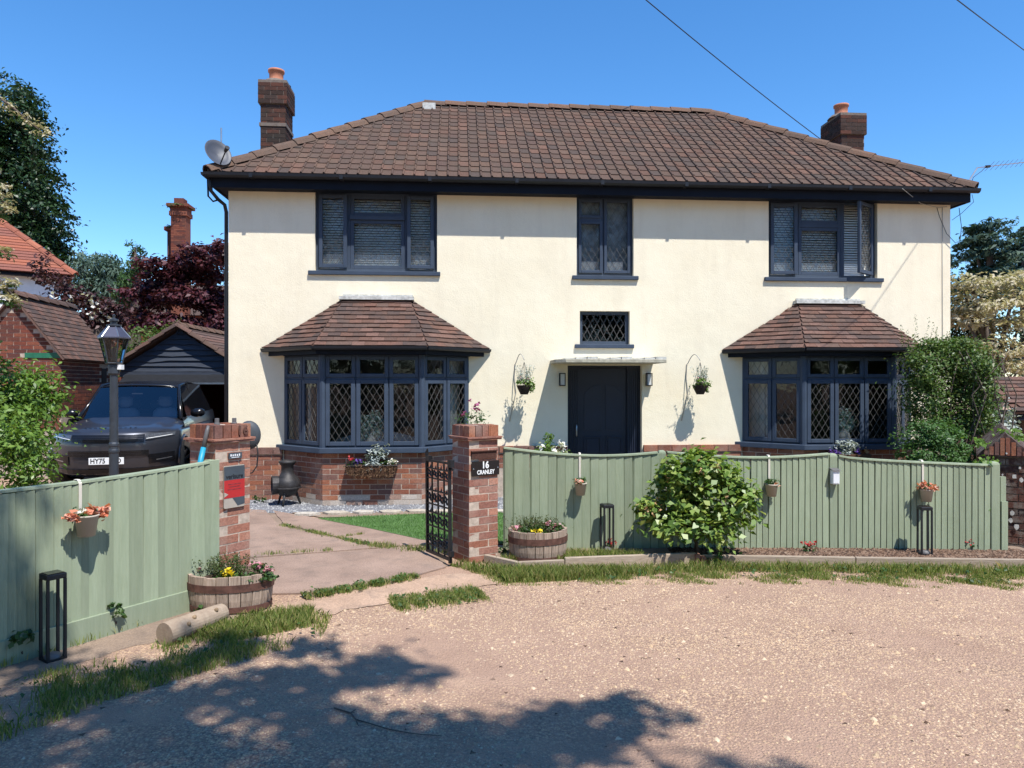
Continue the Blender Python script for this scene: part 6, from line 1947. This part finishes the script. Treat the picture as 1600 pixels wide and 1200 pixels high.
# ------------------------------------------------------------------ white neighbour house with orange roof
wh = thing('white_neighbour_house', 'white rendered neighbouring house with orange tiled hipped roof', 'house', (-13.6, 22.3, 0), R(36))
MB().box(-6, -.3, .3, 6, 0, 5.0).build('wall', M['white'], wh)
MB().box(-6, -.02, 0, 6.2, 5.0, 5.10).build('fascia', M['fascia'], wh)
MB().box(-6, -.25, .255, .31, 4.2, 4.36).build('string_course', M['white'], wh)
EV, RV = 5.08, 8.1
wr = MB().add([(-6.2, -.1, EV), (.1, -.1, EV), (.1, 6.3, EV), (-6.2, 6.3, EV), (-3.05, 3.1, RV), (-3.06, 3.1, RV)], [(0, 1, 4, 5), (1, 2, 4), (2, 3, 5, 4), (3, 0, 5)]).build('roof', M['tile_orange'], wh)
a = Vector((-6.2, -.12, EV + .02)); tp = Vector((-6.2, 3.1, RV + .02)); ey = (tp - a).normalized(); S = (tp - a).length; ez_ = Vector((1, 0, 0)).cross(ey)
nr = 30
for r_i in range(nr):
    y0_ = S * r_i / nr; ins = 3.15 * (r_i + .5) / nr
    MB().box(ins, 6.3 - ins, y0_ - .02, y0_ + S / nr, .006, .03, frame(a, (1, 0, 0), ey, ez_) @ Matrix.Translation((0, y0_, 0)) @ Matrix.Rotation(R(-7), 4, 'X') @ Matrix.Translation((0, -y0_, 0))).build('tile_course', M['tile_orange'], wr)
cap_tiles((.12, -.12, EV + .03), (-3.05, 3.1, RV), 11, 'hip_tile', wr, M['tile_orange'])
vp = a + Vector((1, 0, 0)) * 4.05 + ey * .75
MB().box(-.28, .32, 0, .62, .02, .16, frame(vp, (1, 0, 0), ey, ez_)).build('vent_box', M['tile_orange'], wr, bevel=.03)
MB().box(-.30, .34, .60, .68, .02, .20, frame(vp, (1, 0, 0), ey, ez_)).build('lead_apron', M['lead'], wr)

# tall brick chimney of a house beyond the trees
fh = thing('far_brick_house', 'tall weathered red brick chimney rising behind the purple maple', 'house', (-13.6, 29.5, 0), R(6))
MB().box(-4, 3.0, .6, 7, 0, 4.6).build('wall', M['brick_shed'], fh)
MB().add([(-4.2, .4, 4.6), (3.2, .4, 4.6), (3.2, 7.2, 4.6), (-4.2, 7.2, 4.6), (-2.5, 3.8, 6.3), (1.5, 3.8, 6.3)], [(0, 1, 5, 4), (1, 2, 5), (2, 3, 4, 5), (3, 0, 4)]).build('roof', M['tile_plain'], fh)
ch = MB().box(-.30, .28, 0, .6, 4.0, 8.75).box(-.36, .34, -.06, .66, 8.62, 8.80).box(-.44, .42, -.14, .74, 8.98, 9.10).box(-.33, .31, -.03, .63, 8.80, 8.98).box(-.20, .18, .05, .5, 9.10, 9.35)
ch.box(-.62, -.31, .5, 1.1, 4.0, 8.1).box(-.72, -.30, .4, 1.2, 8.1, 8.25)
cho = ch.build('chimney', M['brick_shed'], fh)
brick_face(cho, (-.30, -.004, 0), (1, 0, 0), .58, 6.0, 35, M['brick_shed'], kind='chimney_brick', proud=.004)
tag(crown('chimney_weeds', None, [(-13.62, 29.5, 9.0, .45, .35, .07, 260), (-14.1, 30.0, 8.25, .25, .3, .06, 80)], .08, M['l_heather'], 111, 10), 'dry weeds growing on the tall far chimney', 'weeds', kind='stuff')

# ------------------------------------------------------------------ low tiled store and plank gate at the right
st = thing('tiled_store', 'low open store with brown tiled roof beyond the climbing shrub', 'store', (7.55, 10.7, 0), R(-4))
MB().box(0.0, .08, 0, .08, 0, 1.32).box(2.0, 2.08, 0, .08, 0, 1.32).build('post', M['brown_wood'], st)
MB().box(-.1, 2.4, 1.4, 1.46, 0, 1.32).box(-.02, .02, .1, 1.4, 0, 1.32).build('wall', M['black'], st)
MB().box(-.15, 2.5, -.16, -.12, 1.22, 1.34).build('fascia', M['fascia'], st)
a = Vector((-.2, -.2, 1.34)); ey = Vector((0, .86, .51)).normalized(); ez_ = Vector((1, 0, 0)).cross(ey)
sl_ = MB().box(0, 2.7, 0, 1.0, -.03, 0, frame(a, (1, 0, 0), ey, ez_)).build('roof', M['tile_plain'], st)
for r_i in range(9):
    for c_i in range(14):
        x_ = c_i * .19 - .09 * (r_i % 2)
        if x_ > 2.65 - r_i * .17 or x_ < 0: continue
        o = bpy.data.objects.new('tile', unit_box('tile', M['tile_plain'])); col.objects.link(o); o.parent = sl_
        o.matrix_local = frame(a, (1, 0, 0), ey, ez_) @ Matrix.Translation((x_, r_i * .11, .014 + rnd.uniform(0, .005))) @ Matrix.Rotation(R(-8), 4, 'X') @ Matrix.Diagonal((.186, .13, .014, 1))
pg = thing('plank_gate', 'dark brown plank side gate beside the climbing shrub', 'gate', (6.05, 9.9, 0), R(4))
for k in range(9):
    piece('plank', M['brown_wood'], pg, (k * .105, rnd.uniform(-.004, .004), .03), (.098, .022, 1.02 + rnd.uniform(-.01, .01)), jit=.006)
MB().box(0, .95, .024, .06, .25, .33).box(0, .95, .024, .06, .8, .88).build('ledge', M['brown_wood'], pg)

# ------------------------------------------------------------------ shrubs and trees
def plant(name, label, cat, base, group=None):
    return thing(name, label, cat, base, 0, group)

# big broad-leaved bush in front of the fence
t = plant('flowering_bush', 'big broad leaved bush with fading flower heads in front of the fence', 'bush', (1.83, 7.20, .05))
cl = [(0, -.02, .62, .40, .26, .34, 620), (-.12, -.05, .82, .30, .2, .20, 330), (.12, -.04, .86, .26, .18, .17, 260), (-.38, -.05, .42, .24, .2, .20, 260), (.36, -.06, .48, .26, .2, .24, 340),
      (-.56, -.06, .46, .12, .12, .10, 70), (.56, -.08, .58, .14, .12, .12, 110), (.0, -.12, .30, .45, .2, .22, 420), (.02, -.02, .98, .14, .12, .06, 70), (.40, -.02, .75, .14, .12, .12, 90), (-.30, 0, .70, .16, .14, .14, 130)]
cl = [(c[0] * .88, c[1], c[2], c[3] * .88, c[4], c[5], int(c[6] * 1.5)) for c in cl]
crown('crown', t, cl, .072, M['l_bush'], 201, 16, .30, .55, .8, .72, .2)
rng = np.random.default_rng(9)
fp = []
for k in range(13):
    c_ = cl[rng.integers(0, 6)]
    d = rng.normal(size=3); d[1] = -abs(d[1]); d[2] = abs(d[2]) * .6; d /= np.linalg.norm(d)
    fp.append((c_[0] + d[0] * c_[3] * 1.05, c_[1] + d[1] * c_[4] * 1.15, c_[2] + d[2] * c_[5] * 1.05))
for i_, q_ in enumerate(fp):
    petals('flower_head', t, [q_], .026, M['p_peach'], 202 + i_, 11, .017)
limbs('stem', t, (0, 0, 0), [(0, 0, .8), (-.3, -.05, .6), (.3, -.05, .6), (.12, -.03, .8), (-.1, -.02, .75), (.5, -.06, .5)], .016, M['bark'], 3, 6, .3)

# shrubs at the left, behind the splayed fence
t = plant('bright_shrub', 'bright lime green leafy shrub beside the nose of the car', 'shrub', (-5.58, 7.55, 0))
crown('crown', t, [(-.05, 0, .95, .60, .45, .60, 2600), (.34, -.1, .75, .40, .3, .45, 1500), (-.5, .1, 1.15, .50, .4, .50, 1500), (.1, -.1, 1.4, .40, .3, .20, 700), (.48, -.05, 1.1, .25, .2, .2, 400), (.55, -.05, .55, .2, .2, .25, 350)], .07, M['l_laurel'], 211, 16, .3, .6, .4, .42, .4)
limbs('stem', t, (0, 0, 0), [(0, 0, 1.1), (.3, 0, .9), (-.4, 0, 1.1)], .03, M['bark'], 4, 6)
t = plant('spreading_shrub', 'mid green spreading shrub under the brick outbuilding gable', 'shrub', (-6.98, 9.3, .14))
crown('crown', t, [(-.20, 0, 1.60, .85, .6, .48, 4200), (.55, -.05, 1.50, .50, .4, .32, 1900), (-.8, 0, 1.95, .6, .5, .35, 1900), (.1, 0, 1.05, .95, .6, .5, 3000), (.92, -.05, 1.42, .30, .25, .20, 700), (.75, 0, 1.0, .4, .3, .4, 1200)], .08, M['l_laurel'], 212, 18, .3, .6, .35, .4, .5)
limbs('stem', t, (0, 0, 0), [(-.2, 0, 1.5), (.4, 0, 1.3), (-.7, 0, 1.7)], .04, M['bark'], 5, 6)
# cream variegated tree reaching in from the left edge
t = plant('variegated_tree', 'cream variegated branches reaching in at the left edge above the shrubs', 'tree', (-7.9, 8.6, 0))
cl = []
for pts, n_ in (([(-10, 150), (12, 165), (34, 182), (52, 196), (66, 206)], 60), ([(-12, 300), (2, 318), (14, 330)], 80), ([(-10, 330), (6, 392), (14, 440), (10, 462)], 120), ([(-20, 420), (4, 452), (22, 470)], 110), ([(-15, 262), (-2, 290), (8, 306)], 60)):
    for (u, v) in pts:
        p = A(u, v, 8.6) - Vector((-7.9, 8.6, 0))
        cl.append((p.x, p.y, p.z, .10, .12, .04, int(n_ * .8)))
crown('crown', t, cl, .052, M['l_cream'], 213, 6, .35, .3, .9, .4, .3)
crown('green_leaves', t, [(c[0] - .06, c[1] + .05, c[2] - .05, c[3], c[4], c[5], int(c[6] * .5)) for c in cl], .06, M['l_mid'], 214, 6, .35, .3, .6, .4, .3)
b = MB()
for pts in ([(-7.9, 8.6, 2.2), A(-60, 110, 8.6), A(20, 168, 8.6), A(66, 207, 8.6)], [(-7.9, 8.6, 1.5), A(-60, 250, 8.6), A(10, 320, 8.6)], [(-7.9, 8.6, 1.2), A(-50, 380, 8.6), A(20, 462, 8.6)]):
    b.tube([Vector(p) - Vector((-7.9, 8.6, 0)) for p in pts], [.05, .03, .015, .005][:len(pts)], 6)
b.tube([(0, 0, 0), (.02, 0, 1.3), (0, 0, 2.4)], [.10, .08, .05], 8)
b.build('trunk', M['bark'], t, smooth=True)

# purple maple
t = plant('purple_maple', 'dark purple leaved maple behind the garage roof', 'tree', (-9.7, 22.0, 0))
cl = []
rng = np.random.default_rng(33)
for (u, v, ru, rv) in ((300, 412, 40, 18), (262, 432, 36, 22), (330, 428, 30, 24), (350, 395, 22, 22), (235, 462, 34, 22), (290, 468, 46, 24), (336, 476, 30, 26), (215, 500, 24, 20), (262, 506, 40, 20), (316, 516, 40, 20), (350, 505, 20, 26), (345, 540, 22, 20), (240, 414, 18, 12), (312, 390, 18, 10)):
    p = A(u, v, 22 + rng.uniform(-.7, .9))
    s = p.y / FPX
    cl.append((p.x + 9.7, p.y - 22, p.z, ru * s, .7, rv * s * .8, int(ru * rv * 1.7)))
crown('crown', t, cl, .17, M['l_purple'], 221, 26, .28, .4, .7, .5, .1)
limbs('trunk', t, (.3, 0, 0), [(0, 0, 4.0), (1.2, 0, 4.4), (-1.2, 0, 3.6), (.6, .2, 4.9), (1.9, .2, 3.8)], .11, M['bark'], 6, 8, .5)
# plum with white blossom
t = plant('plum_shrub', 'loose plum leaved shrub with white flowers behind the outbuilding roof', 'shrub', (-10.9, 17.6, 0))
cl = []
for (u, v, ru, rv, n_) in ((75, 432, 16, 14, 70), (95, 448, 24, 18, 170), (118, 462, 26, 18, 200), (140, 482, 26, 20, 240), (160, 500, 22, 18, 220), (178, 488, 24, 22, 260), (70, 402, 10, 10, 20), (66, 418, 12, 10, 30), (130, 500, 18, 14, 120), (178, 520, 18, 18, 160)):
    p = A(u, v, 17.6); s = 17.6 / FPX
    cl.append((p.x + 10.9, 0, p.z, ru * s, .35, rv * s, int(n_ * 1.5)))
crown('crown', t, cl, .13, M['l_plum'], 222, 8, .35, .4, .5, .5, .2)
rng = np.random.default_rng(3)
fp = [tuple(np.array([A(u, v, 17.3).x + 10.9, -.3, A(u, v, 17.3).z])) for u, v in ((82, 460), (136, 460), (141, 468), (150, 476), (165, 485), (168, 495), (173, 500), (147, 492), (143, 490), (115, 466), (108, 470), (155, 505), (172, 482))]
petals('blossom', t, fp, .12, M['p_white'], 223, 5, .05)
limbs('stem', t, (0, 0, 0), [(-.6, 0, 4.0), (.4, 0, 3.4), (1.0, 0, 3.2), (.0, 0, 3.6)], .05, M['bark'], 7, 6, .5)
# green hedge under the maple, beside the garage gable
t = plant('yellow_green_shrub', 'yellow green shrub between the outbuilding and garage roof', 'shrub', (-10.2, 19.6, 0))
crown('crown', t, [(.3, 0, 2.75, .75, .5, .45, 1300), (.9, .2, 3.0, .5, .4, .35, 700), (-.1, 0, 2.2, .6, .5, .4, 700), (1.2, .2, 2.7, .4, .4, .3, 500)], .10, M['l_climb'], 224, 14)
limbs('stem', t, (0, 0, 0), [(.3, 0, 2.6), (.8, 0, 2.8)], .05, M['bark'], 8, 6)

def far_tree(name, label, Y, shapes, size, m, seed, dens=.5, sub=16, spread=.26, shell=.5, up=.4, aspect=.5, base_u=None, depth=1.2, group=None, droop=0):
    us = [s[0] for s in shapes]
    bu = base_u if base_u is not None else sum(us) / len(us)
    bx = (bu - 800) / FPX * Y
    t = thing(name, label, 'tree', (bx, Y, 0), 0, group)
    rng = np.random.default_rng(seed)
    cl = []
    s = Y / FPX
    for (u, v, ru, rv) in shapes:
        dy = rng.uniform(-.4, .6) * depth
        p = A(u, v, Y + dy)
        cl.append((p.x - bx, dy, p.z, ru * s, depth, rv * s, int(ru * rv * dens)))
    crown('crown', t, cl, size, m, seed, sub, spread, shell, up, aspect, droop)
    tops = [(c[0], c[1], c[2]) for c in cl[::max(1, len(cl) // 6)]]
    limbs('trunk', t, (0, 0, 0), tops, max(.12, .012 * Y), M['bark'], seed, 7, .6)
    return t
def tapered(u0, v0, u1, v1, wtop, wbot, n, seed):
    r_ = random.Random(seed)
    out = []
    for i in range(n):
        f = (i + .5) / n
        w = wtop + (wbot - wtop) * f
        for k in range(max(1, int(w / 20))):
            out.append((u0 + (u1 - u0) * f + r_.uniform(-w * .62, w * .62), v0 + (v1 - v0) * f + r_.uniform(-8, 8), min(17, 5 + w * .2) * r_.uniform(.8, 1.1), min(18, 7 + w * .2) * r_.uniform(.8, 1.1)))
    return out
ev = []
r_ = random.Random(12)
for k in range(24):
    v = 134 + k * 13.2
    rgt = float(np.interp(v, [118, 140, 180, 230, 290, 340, 420, 450], [38, 50, 62, 72, 84, 98, 110, 112]))
    lft = float(np.interp(v, [118, 150, 175, 220], [36, 20, -2, -30]))
    u = lft + 5
    while u < rgt - 4:
        ev.append((u + r_.uniform(-3, 3), v + r_.uniform(-6, 6), r_.uniform(8, 11), r_.uniform(9, 14)))
        u += r_.uniform(11, 16)
far_tree('tall_evergreen', 'tall dark evergreen tree above the orange roofed house', 31.0, ev, .20, M['l_dark'], 231, 1.5, 12, .34, .45, .4, .5, 45, 1.2)
far_tree('weeping_conifer', 'pale blue green weeping conifer behind the plum shrub', 27.0, [(140, 430, 22, 24), (165, 424, 24, 22), (185, 436, 22, 24), (150, 455, 26, 20), (178, 460, 26, 20), (128, 446, 14, 18), (145, 408, 12, 10), (172, 406, 10, 8)], .24, M['l_blue'], 232, 1.6, 22, .28, .4, .0, .25, 160, 1.0, droop=1.5)
far_tree('pointed_conifer', 'green pointed conifer with a bent tip before the far chimney', 26.0, [(211, 386, 3, 8), (213, 396, 6, 9), (212, 410, 9, 12), (210, 428, 14, 14), (208, 448, 18, 16), (205, 466, 20, 14), (222, 420, 6, 10)], .18, M['l_mid'], 233, 2.2, 14, .28, .4, .1, .3, 209, .6, droop=1.0)
# right-hand trees
def cedar(name, label, Y, u, vtop, vbot, wid, seed):
    r_ = random.Random(seed)
    sh_ = []
    n = 9
    for i in range(n):
        f = i / (n - 1)
        v = vtop + 6 + (vbot - vtop) * f
        w = 8 + wid * f ** .8
        for k in range(1 + int(4 * f)):
            sh_.append((u + r_.uniform(-w, w), v + r_.uniform(-5, 5), r_.uniform(10, 17), r_.uniform(3, 5)))
        sh_.append((u, v, 9, 9))
    far_tree(name, label, Y, sh_, .30, M['l_cedar'], seed, 3.2, 14, .24, .4, .8, .3, u, 1.4)
cedar('cedar_tree', 'dark blue green cedar rising over the cream shrub', 31.0, 1542, 346, 445, 52, 241)
cedar('cedar_tree', 'second dark cedar cut off by the frame edge', 33.0, 1606, 356, 460, 40, 242)
far_tree('variegated_dogwood', 'cream leaved dogwood tree beside the far wall corner', 16.0, [(1515, 440, 22, 10), (1555, 448, 30, 11), (1590, 432, 20, 10), (1505, 466, 20, 10), (1540, 480, 34, 11), (1585, 470, 24, 12), (1510, 502, 24, 12), (1555, 512, 30, 10), (1595, 500, 20, 12), (1530, 535, 30, 12), (1575, 545, 34, 12), (1545, 568, 26, 12), (1592, 576, 20, 12), (1500, 486, 14, 12), (1505, 450, 14, 10)], .13, M['l_cream'], 243, 1.25, 18, .28, .5, 1.1, .42, 1550, .8)
t = plant('dark_understorey', 'dark green foliage under the cream dogwood', 'shrub', (10.9, 16.9, 0))
crown('crown', t, [(-.6, 0, 3.2, 1.1, .4, 1.0, 1500), (.6, 0, 2.9, 1.0, .4, 1.3, 1500), (-.2, .2, 2.0, 1.4, .4, .9, 1300)], .13, M['l_dark'], 244, 18)
limbs('stem', t, (0, 0, 0), [(-.6, 0, 3.2), (.6, 0, 3)], .06, M['bark'], 9, 6)

# climbing shrub on the far corner of the house
t = plant('climbing_shrub', 'tangled green climber mounded over the far bay corner', 'climber', (6.35, 10.15, 0))
s = 10.2 / FPX
cl = []
for (u, v, ru, rv, n_) in ((1455, 560, 34, 26, 800), (1500, 570, 34, 28, 800), (1470, 600, 44, 30, 1100), (1520, 610, 26, 34, 700), (1440, 620, 24, 34, 700), (1490, 650, 46, 30, 1100), (1450, 670, 30, 28, 700), (1515, 665, 28, 28, 600), (1480, 540, 40, 14, 500), (1530, 575, 14, 24, 240), (1425, 580, 10, 30, 160)):
    p = A(u, v, 10.2)
    cl.append((p.x - 6.35, rnd.uniform(-.15, .25), p.z, ru * s, .32, rv * s, int(n_ * 2.6)))
crown('crown', t, cl, .05, M['l_climb'], 251, 26, .30, .5, .5, .5)
sp = []
rng = np.random.default_rng(8)
for u, v0, v1 in ((1432, 540, 492), (1445, 545, 498), (1452, 548, 505), (1462, 540, 512), (1418, 560, 515), (1410, 545, 508), (1478, 545, 516), (1485, 545, 520)):
    n_ = 40
    tt = np.linspace(0, 1, n_)
    a_, b_ = A(u, v0, 10.3), A(u + rng.uniform(-6, 8), v1, 10.3)
    q = np.array(a_)[None] * (1 - tt[:, None]) + np.array(b_)[None] * tt[:, None] + rng.normal(size=(n_, 3)) * .010
    sp.append(q - np.array([6.35, 10.15, 0]))
P = np.concatenate(sp)
leaves_obj('tendril', leaf_data(P, np.full(len(P), .026), rng, .3, .5), M['l_climb'], t)
b = MB()
r_ = random.Random(3)
for k in range(12):
    x, y = r_.uniform(-.5, .5), r_.uniform(-.3, .1)
    b.tube([(x * .5, y, 0), (x, y - .1, .8), (x + r_.uniform(-.3, .3), y - .15, 1.6), (x + r_.uniform(-.4, .4), y - .1, 2.2)], [.012, .01, .008, .004], 5)
b.build('stem', M['bark'], t, smooth=True)
t = plant('low_shrub', 'fresh green low shrub below the climber behind the fence', 'shrub', (5.85, 9.55, 0))
s = 9.6 / FPX
cl = []
for (u, v, ru, rv, n_) in ((1430, 685, 26, 18, 420), (1460, 675, 30, 18, 480), (1490, 690, 24, 18, 420), (1445, 710, 36, 20, 700), (1485, 715, 30, 18, 560), (1415, 712, 16, 14, 200), (1440, 665, 16, 8, 120)):
    p = A(u, v, 9.6)
    cl.append((p.x - 5.85, rnd.uniform(-.1, .1), p.z, ru * s, .28, rv * s, int(n_ * 2)))
crown('crown', t, cl, .05, M['l_fresh'], 252, 14, .28, .5, .7, .42)
limbs('stem', t, (0, 0, 0), [(-.2, 0, .8), (.2, 0, .8), (0, 0, .9)], .02, M['bark'], 11, 6)
t = plant('pale_leaved_plant', 'pale round leaved plant at the low store corner', 'shrub', (7.0, 10.3, 0))
crown('crown', t, [(.05, 0, 1.25, .16, .15, .25, 150), (.0, 0, .95, .2, .15, .25, 170)], .06, M['l_silver'], 253, 8, aspect=.8)
limbs('stem', t, (0, 0, 0), [(0, 0, 1.2), (.1, 0, 1.3)], .012, M['bark'], 12, 5)
t = plant('ivy', 'ivy trailing round the gabled end of the brick wall', 'ivy', (4.98, 7.5, 0))
crown('crown', t, [(-.04, .1, .98, .12, .2, .12, 160), (.0, .25, 1.12, .12, .15, .05, 40), (-.05, 0, .70, .04, .05, .25, 60), (.5, .3, 1.2, .2, .2, .06, 90)], .05, M['l_laurel'], 254, 7, aspect=.8)
limbs('stem', t, (0, 0, 0), [(0, .1, 1.0), (.1, .2, 1.2)], .01, M['bark'], 13, 5)

# small plants along fence and door
t = plant('rose_bush', 'rose bush with white blooms beside the front door', 'rose', HW((HL(862, 700, .9).x, -.9, 0)))
crown('crown', t, [(0, 0, .78, .20, .16, .16, 260), (-.04, 0, .95, .08, .08, .10, 70), (.1, 0, .6, .22, .16, .2, 180)], .055, M['l_laurel'], 261, 9)
petals('bloom', t, [(-.18, -.12, .86), (.06, -.14, .80), (.16, -.12, .84), (.10, -.12, .88), (-.24, -.1, .74)], .06, M['p_white'], 262, 12, .028)
limbs('stem', t, (0, 0, 0), [(0, 0, .8), (.1, 0, .8), (-.1, 0, .85)], .012, M['bark'], 14, 5)
t = plant('campion', 'magenta campion flowering behind the pillar with the name plate', 'flower', (-.42, 7.62, 0))
crown('crown', t, [(0, 0, 1.40, .14, .08, .06, 140), (.0, 0, 1.2, .12, .08, .2, 120)], .045, M['l_mid'], 263, 8, aspect=.3)
petals('bloom', t, [(-.02, 0, 1.57), (.04, 0, 1.52), (.05, 0, 1.48), (-.10, 0, 1.42), (.07, 0, 1.55), (.02, 0, 1.50), (-.08, 0, 1.44)], .03, M['p_magenta'], 264, 8, .012)
limbs('stem', t, (0, 0, 0), [(0, 0, 1.55), (.05, 0, 1.5), (-.08, 0, 1.4), (.06, 0, 1.45)], .007, M['bark'], 15, 5)
for i, (u, v, lab) in enumerate(((952, 858, 'red flowers at the fence foot beside the middle solar lantern'), (1264, 862, 'red flowers at the fence foot between bush and white post lamp'), (1516, 858, 'red flowers at the fence foot near the brick wall'))):
    p = G(u, v, .05)
    t = plant('red_flowers', lab, 'flowers', p)
    crown('foliage', t, [(0, 0, .03, .07, .05, .035, 90)], .03, M['l_mid'], 271 + i, 5)
    petals('bloom', t, [(rnd.uniform(-.06, .06), rnd.uniform(-.04, .03), rnd.uniform(.05, .10)) for _ in range(7)], .024, M['p_red'], 281 + i, 9, .012)
for i, (u, v, w, lab) in enumerate(((1547, 852, .15, 'leafy creeper at the foot of the fence by the brick wall'), (790, 862, .10, 'small dark weed between the pillar and the round barrel'), (405, 778, .07, 'small weed at the foot of the house plinth'), (145, 968, .06, 'small sprig growing through the splayed fence'), (318, 952, .06, 'small weed between the splayed fence and oval barrel'), (75, 1000, .07, 'leafy sprig behind the tall lantern by the splayed fence'), (1118, 876, .07, 'leafy weed at the joint of the timber edging'))):
    z = .0
    p = G(u, v + 8, z)
    if u == 145: p = Vector((*(ln_fence(.46) + nl * .05), .12))
    if u == 75: p = Vector((*(ln_fence(.06) + nl * .05), .10))
    t = plant('weed', lab, 'weed', p)
    crown('foliage', t, [(0, 0, w * .9, w, w * .7, w * .8, int(900 * w))], .04, M['l_mid'], 291 + i, 6, aspect=.75)
    limbs('stem', t, (0, 0, 0), [(0, 0, w), (w * .5, 0, w * .8)], .004, M['bark'], 16 + i, 4)

# ------------------------------------------------------------------ the tree over the camera that throws the shade, and trees across the road
t = thing('roadside_tree', 'broad roadside tree whose boughs shade the near ground', 'tree', (3.2, -3.6, 0))
cl = []
TS = 9.5
rng = np.random.default_rng(77)
shade = [(-60, 1010, 1.0), (20, 1040, 1), (60, 1085, 1), (150, 1080, 1), (250, 1040, .6), (330, 1020, .55), (400, 1010, .5), (470, 1015, .3), (20, 1120, 1), (120, 1130, 1), (220, 1110, 1), (320, 1085, 1), (420, 1065, .9), (520, 1050, .6), (590, 1045, .55), (650, 1048, .42), (470, 1085, .6), (60, 1170, 1), (180, 1170, 1), (290, 1150, .9), (430, 1120, .5),
         (480, 1165, .9), (560, 1170, .8), (640, 1165, .75), (720, 1155, .7), (790, 1148, .65), (850, 1138, .5), (905, 1128, .42), (960, 1122, .3), (1000, 1118, .15), (820, 1175, .6), (900, 1155, .4), (700, 1190, .9), (600, 1200, .9), (500, 1210, .9), (400, 1200, .8), (300, 1210, 1), (150, 1220, 1), (760, 1215, .5), (1110, 1204, .1), (1210, 1210, .1)]
for (u, v, k) in shade:
    g = G(u, v)
    tt = TS + rng.uniform(-1.0, 1.0)
    c_ = g + sdir * tt
    sz = .30 * (.6 + .5 * k)
    cl.append((c_.x - 3.2, c_.y + 3.6, c_.z, sz, sz, sz * .6, int(150 * (.35 + k))))
for f, hz_ in ((.0, .35), (-.12, .75), (-.3, .6), (.05, .8)):     # a bough over the end of the splayed fence
    p = ln_fence(f); g = Vector((p.x, p.y, hz_))
    c_ = g + sdir * TS
    cl.append((c_.x - 3.2, c_.y + 3.6, c_.z, .28, .3, .2, 60))
crown('crown', t, cl, .13, M['l_mid'], 301, 8, .36, .45, .5, .55)
rr = random.Random(5)
crown('upper_crown', t, [(rr.uniform(-1.5, 2.5), rr.uniform(-3.2, -.2), rr.uniform(6, 9.5), 1.0, 1.0, .7, 330) for _ in range(12)], .16, M['l_mid'], 302, 12)
limbs('trunk', t, (0, 0, 0), [(0, -.5, 8)] + [(c[0], c[1], c[2]) for c in cl[::4]], .24, M['bark'], 21, 8, .62)
for i, (x, y, h, w, m) in enumerate(((-9, -11, 11, 3.6, 'l_mid'), (-3.5, -14, 13, 4.0, 'l_dark'), (3, -15, 12.5, 4.0, 'l_mid'), (9.5, -13, 12, 3.8, 'l_dark'), (16, -9, 10, 3.4, 'l_mid'), (-15, -6, 9, 3.2, 'l_mid'))):
    t = thing('roadside_tree', ('leafy tree across the road, first from the garage side', 'dark tree across the road, second from the garage side', 'leafy tree across the road opposite the front door', 'dark tree across the road opposite the far bay', 'leafy tree across the road beyond the brick wall', 'leafy tree across the road opposite the splayed fence')[i], 'tree', (x, y, 0), 0, 'trees across the road')
    rr = random.Random(i)
    crown('crown', t, [(rr.uniform(-w, w) * .6, rr.uniform(-w, w) * .4, rr.uniform(.12, .95) * h, w * .55, w * .5, h * .16, 330) for _ in range(20)], .34, M[m], 310 + i, 10)
    limbs('trunk', t, (0, 0, 0), [(0, 0, h * .8), (w * .4, 0, h * .6), (-w * .4, 0, h * .6)], .2, M['bark'], 31 + i, 7)
# woodland far behind everything, closing the gaps at the horizon
rng = np.random.default_rng(55)
cl = []
for k in range(60):
    x = -75 + k * 2.6
    if -8 < x < 12: continue
    cl.append((x, 62 + rng.uniform(-3, 3), rng.uniform(1.0, 3.2), 2.4, 2, 2.2, 200))
tag(crown('woodland', None, cl, .7, M['l_dark'], 320, 10), 'far dark green woodland closing the horizon', 'woodland', kind='stuff')
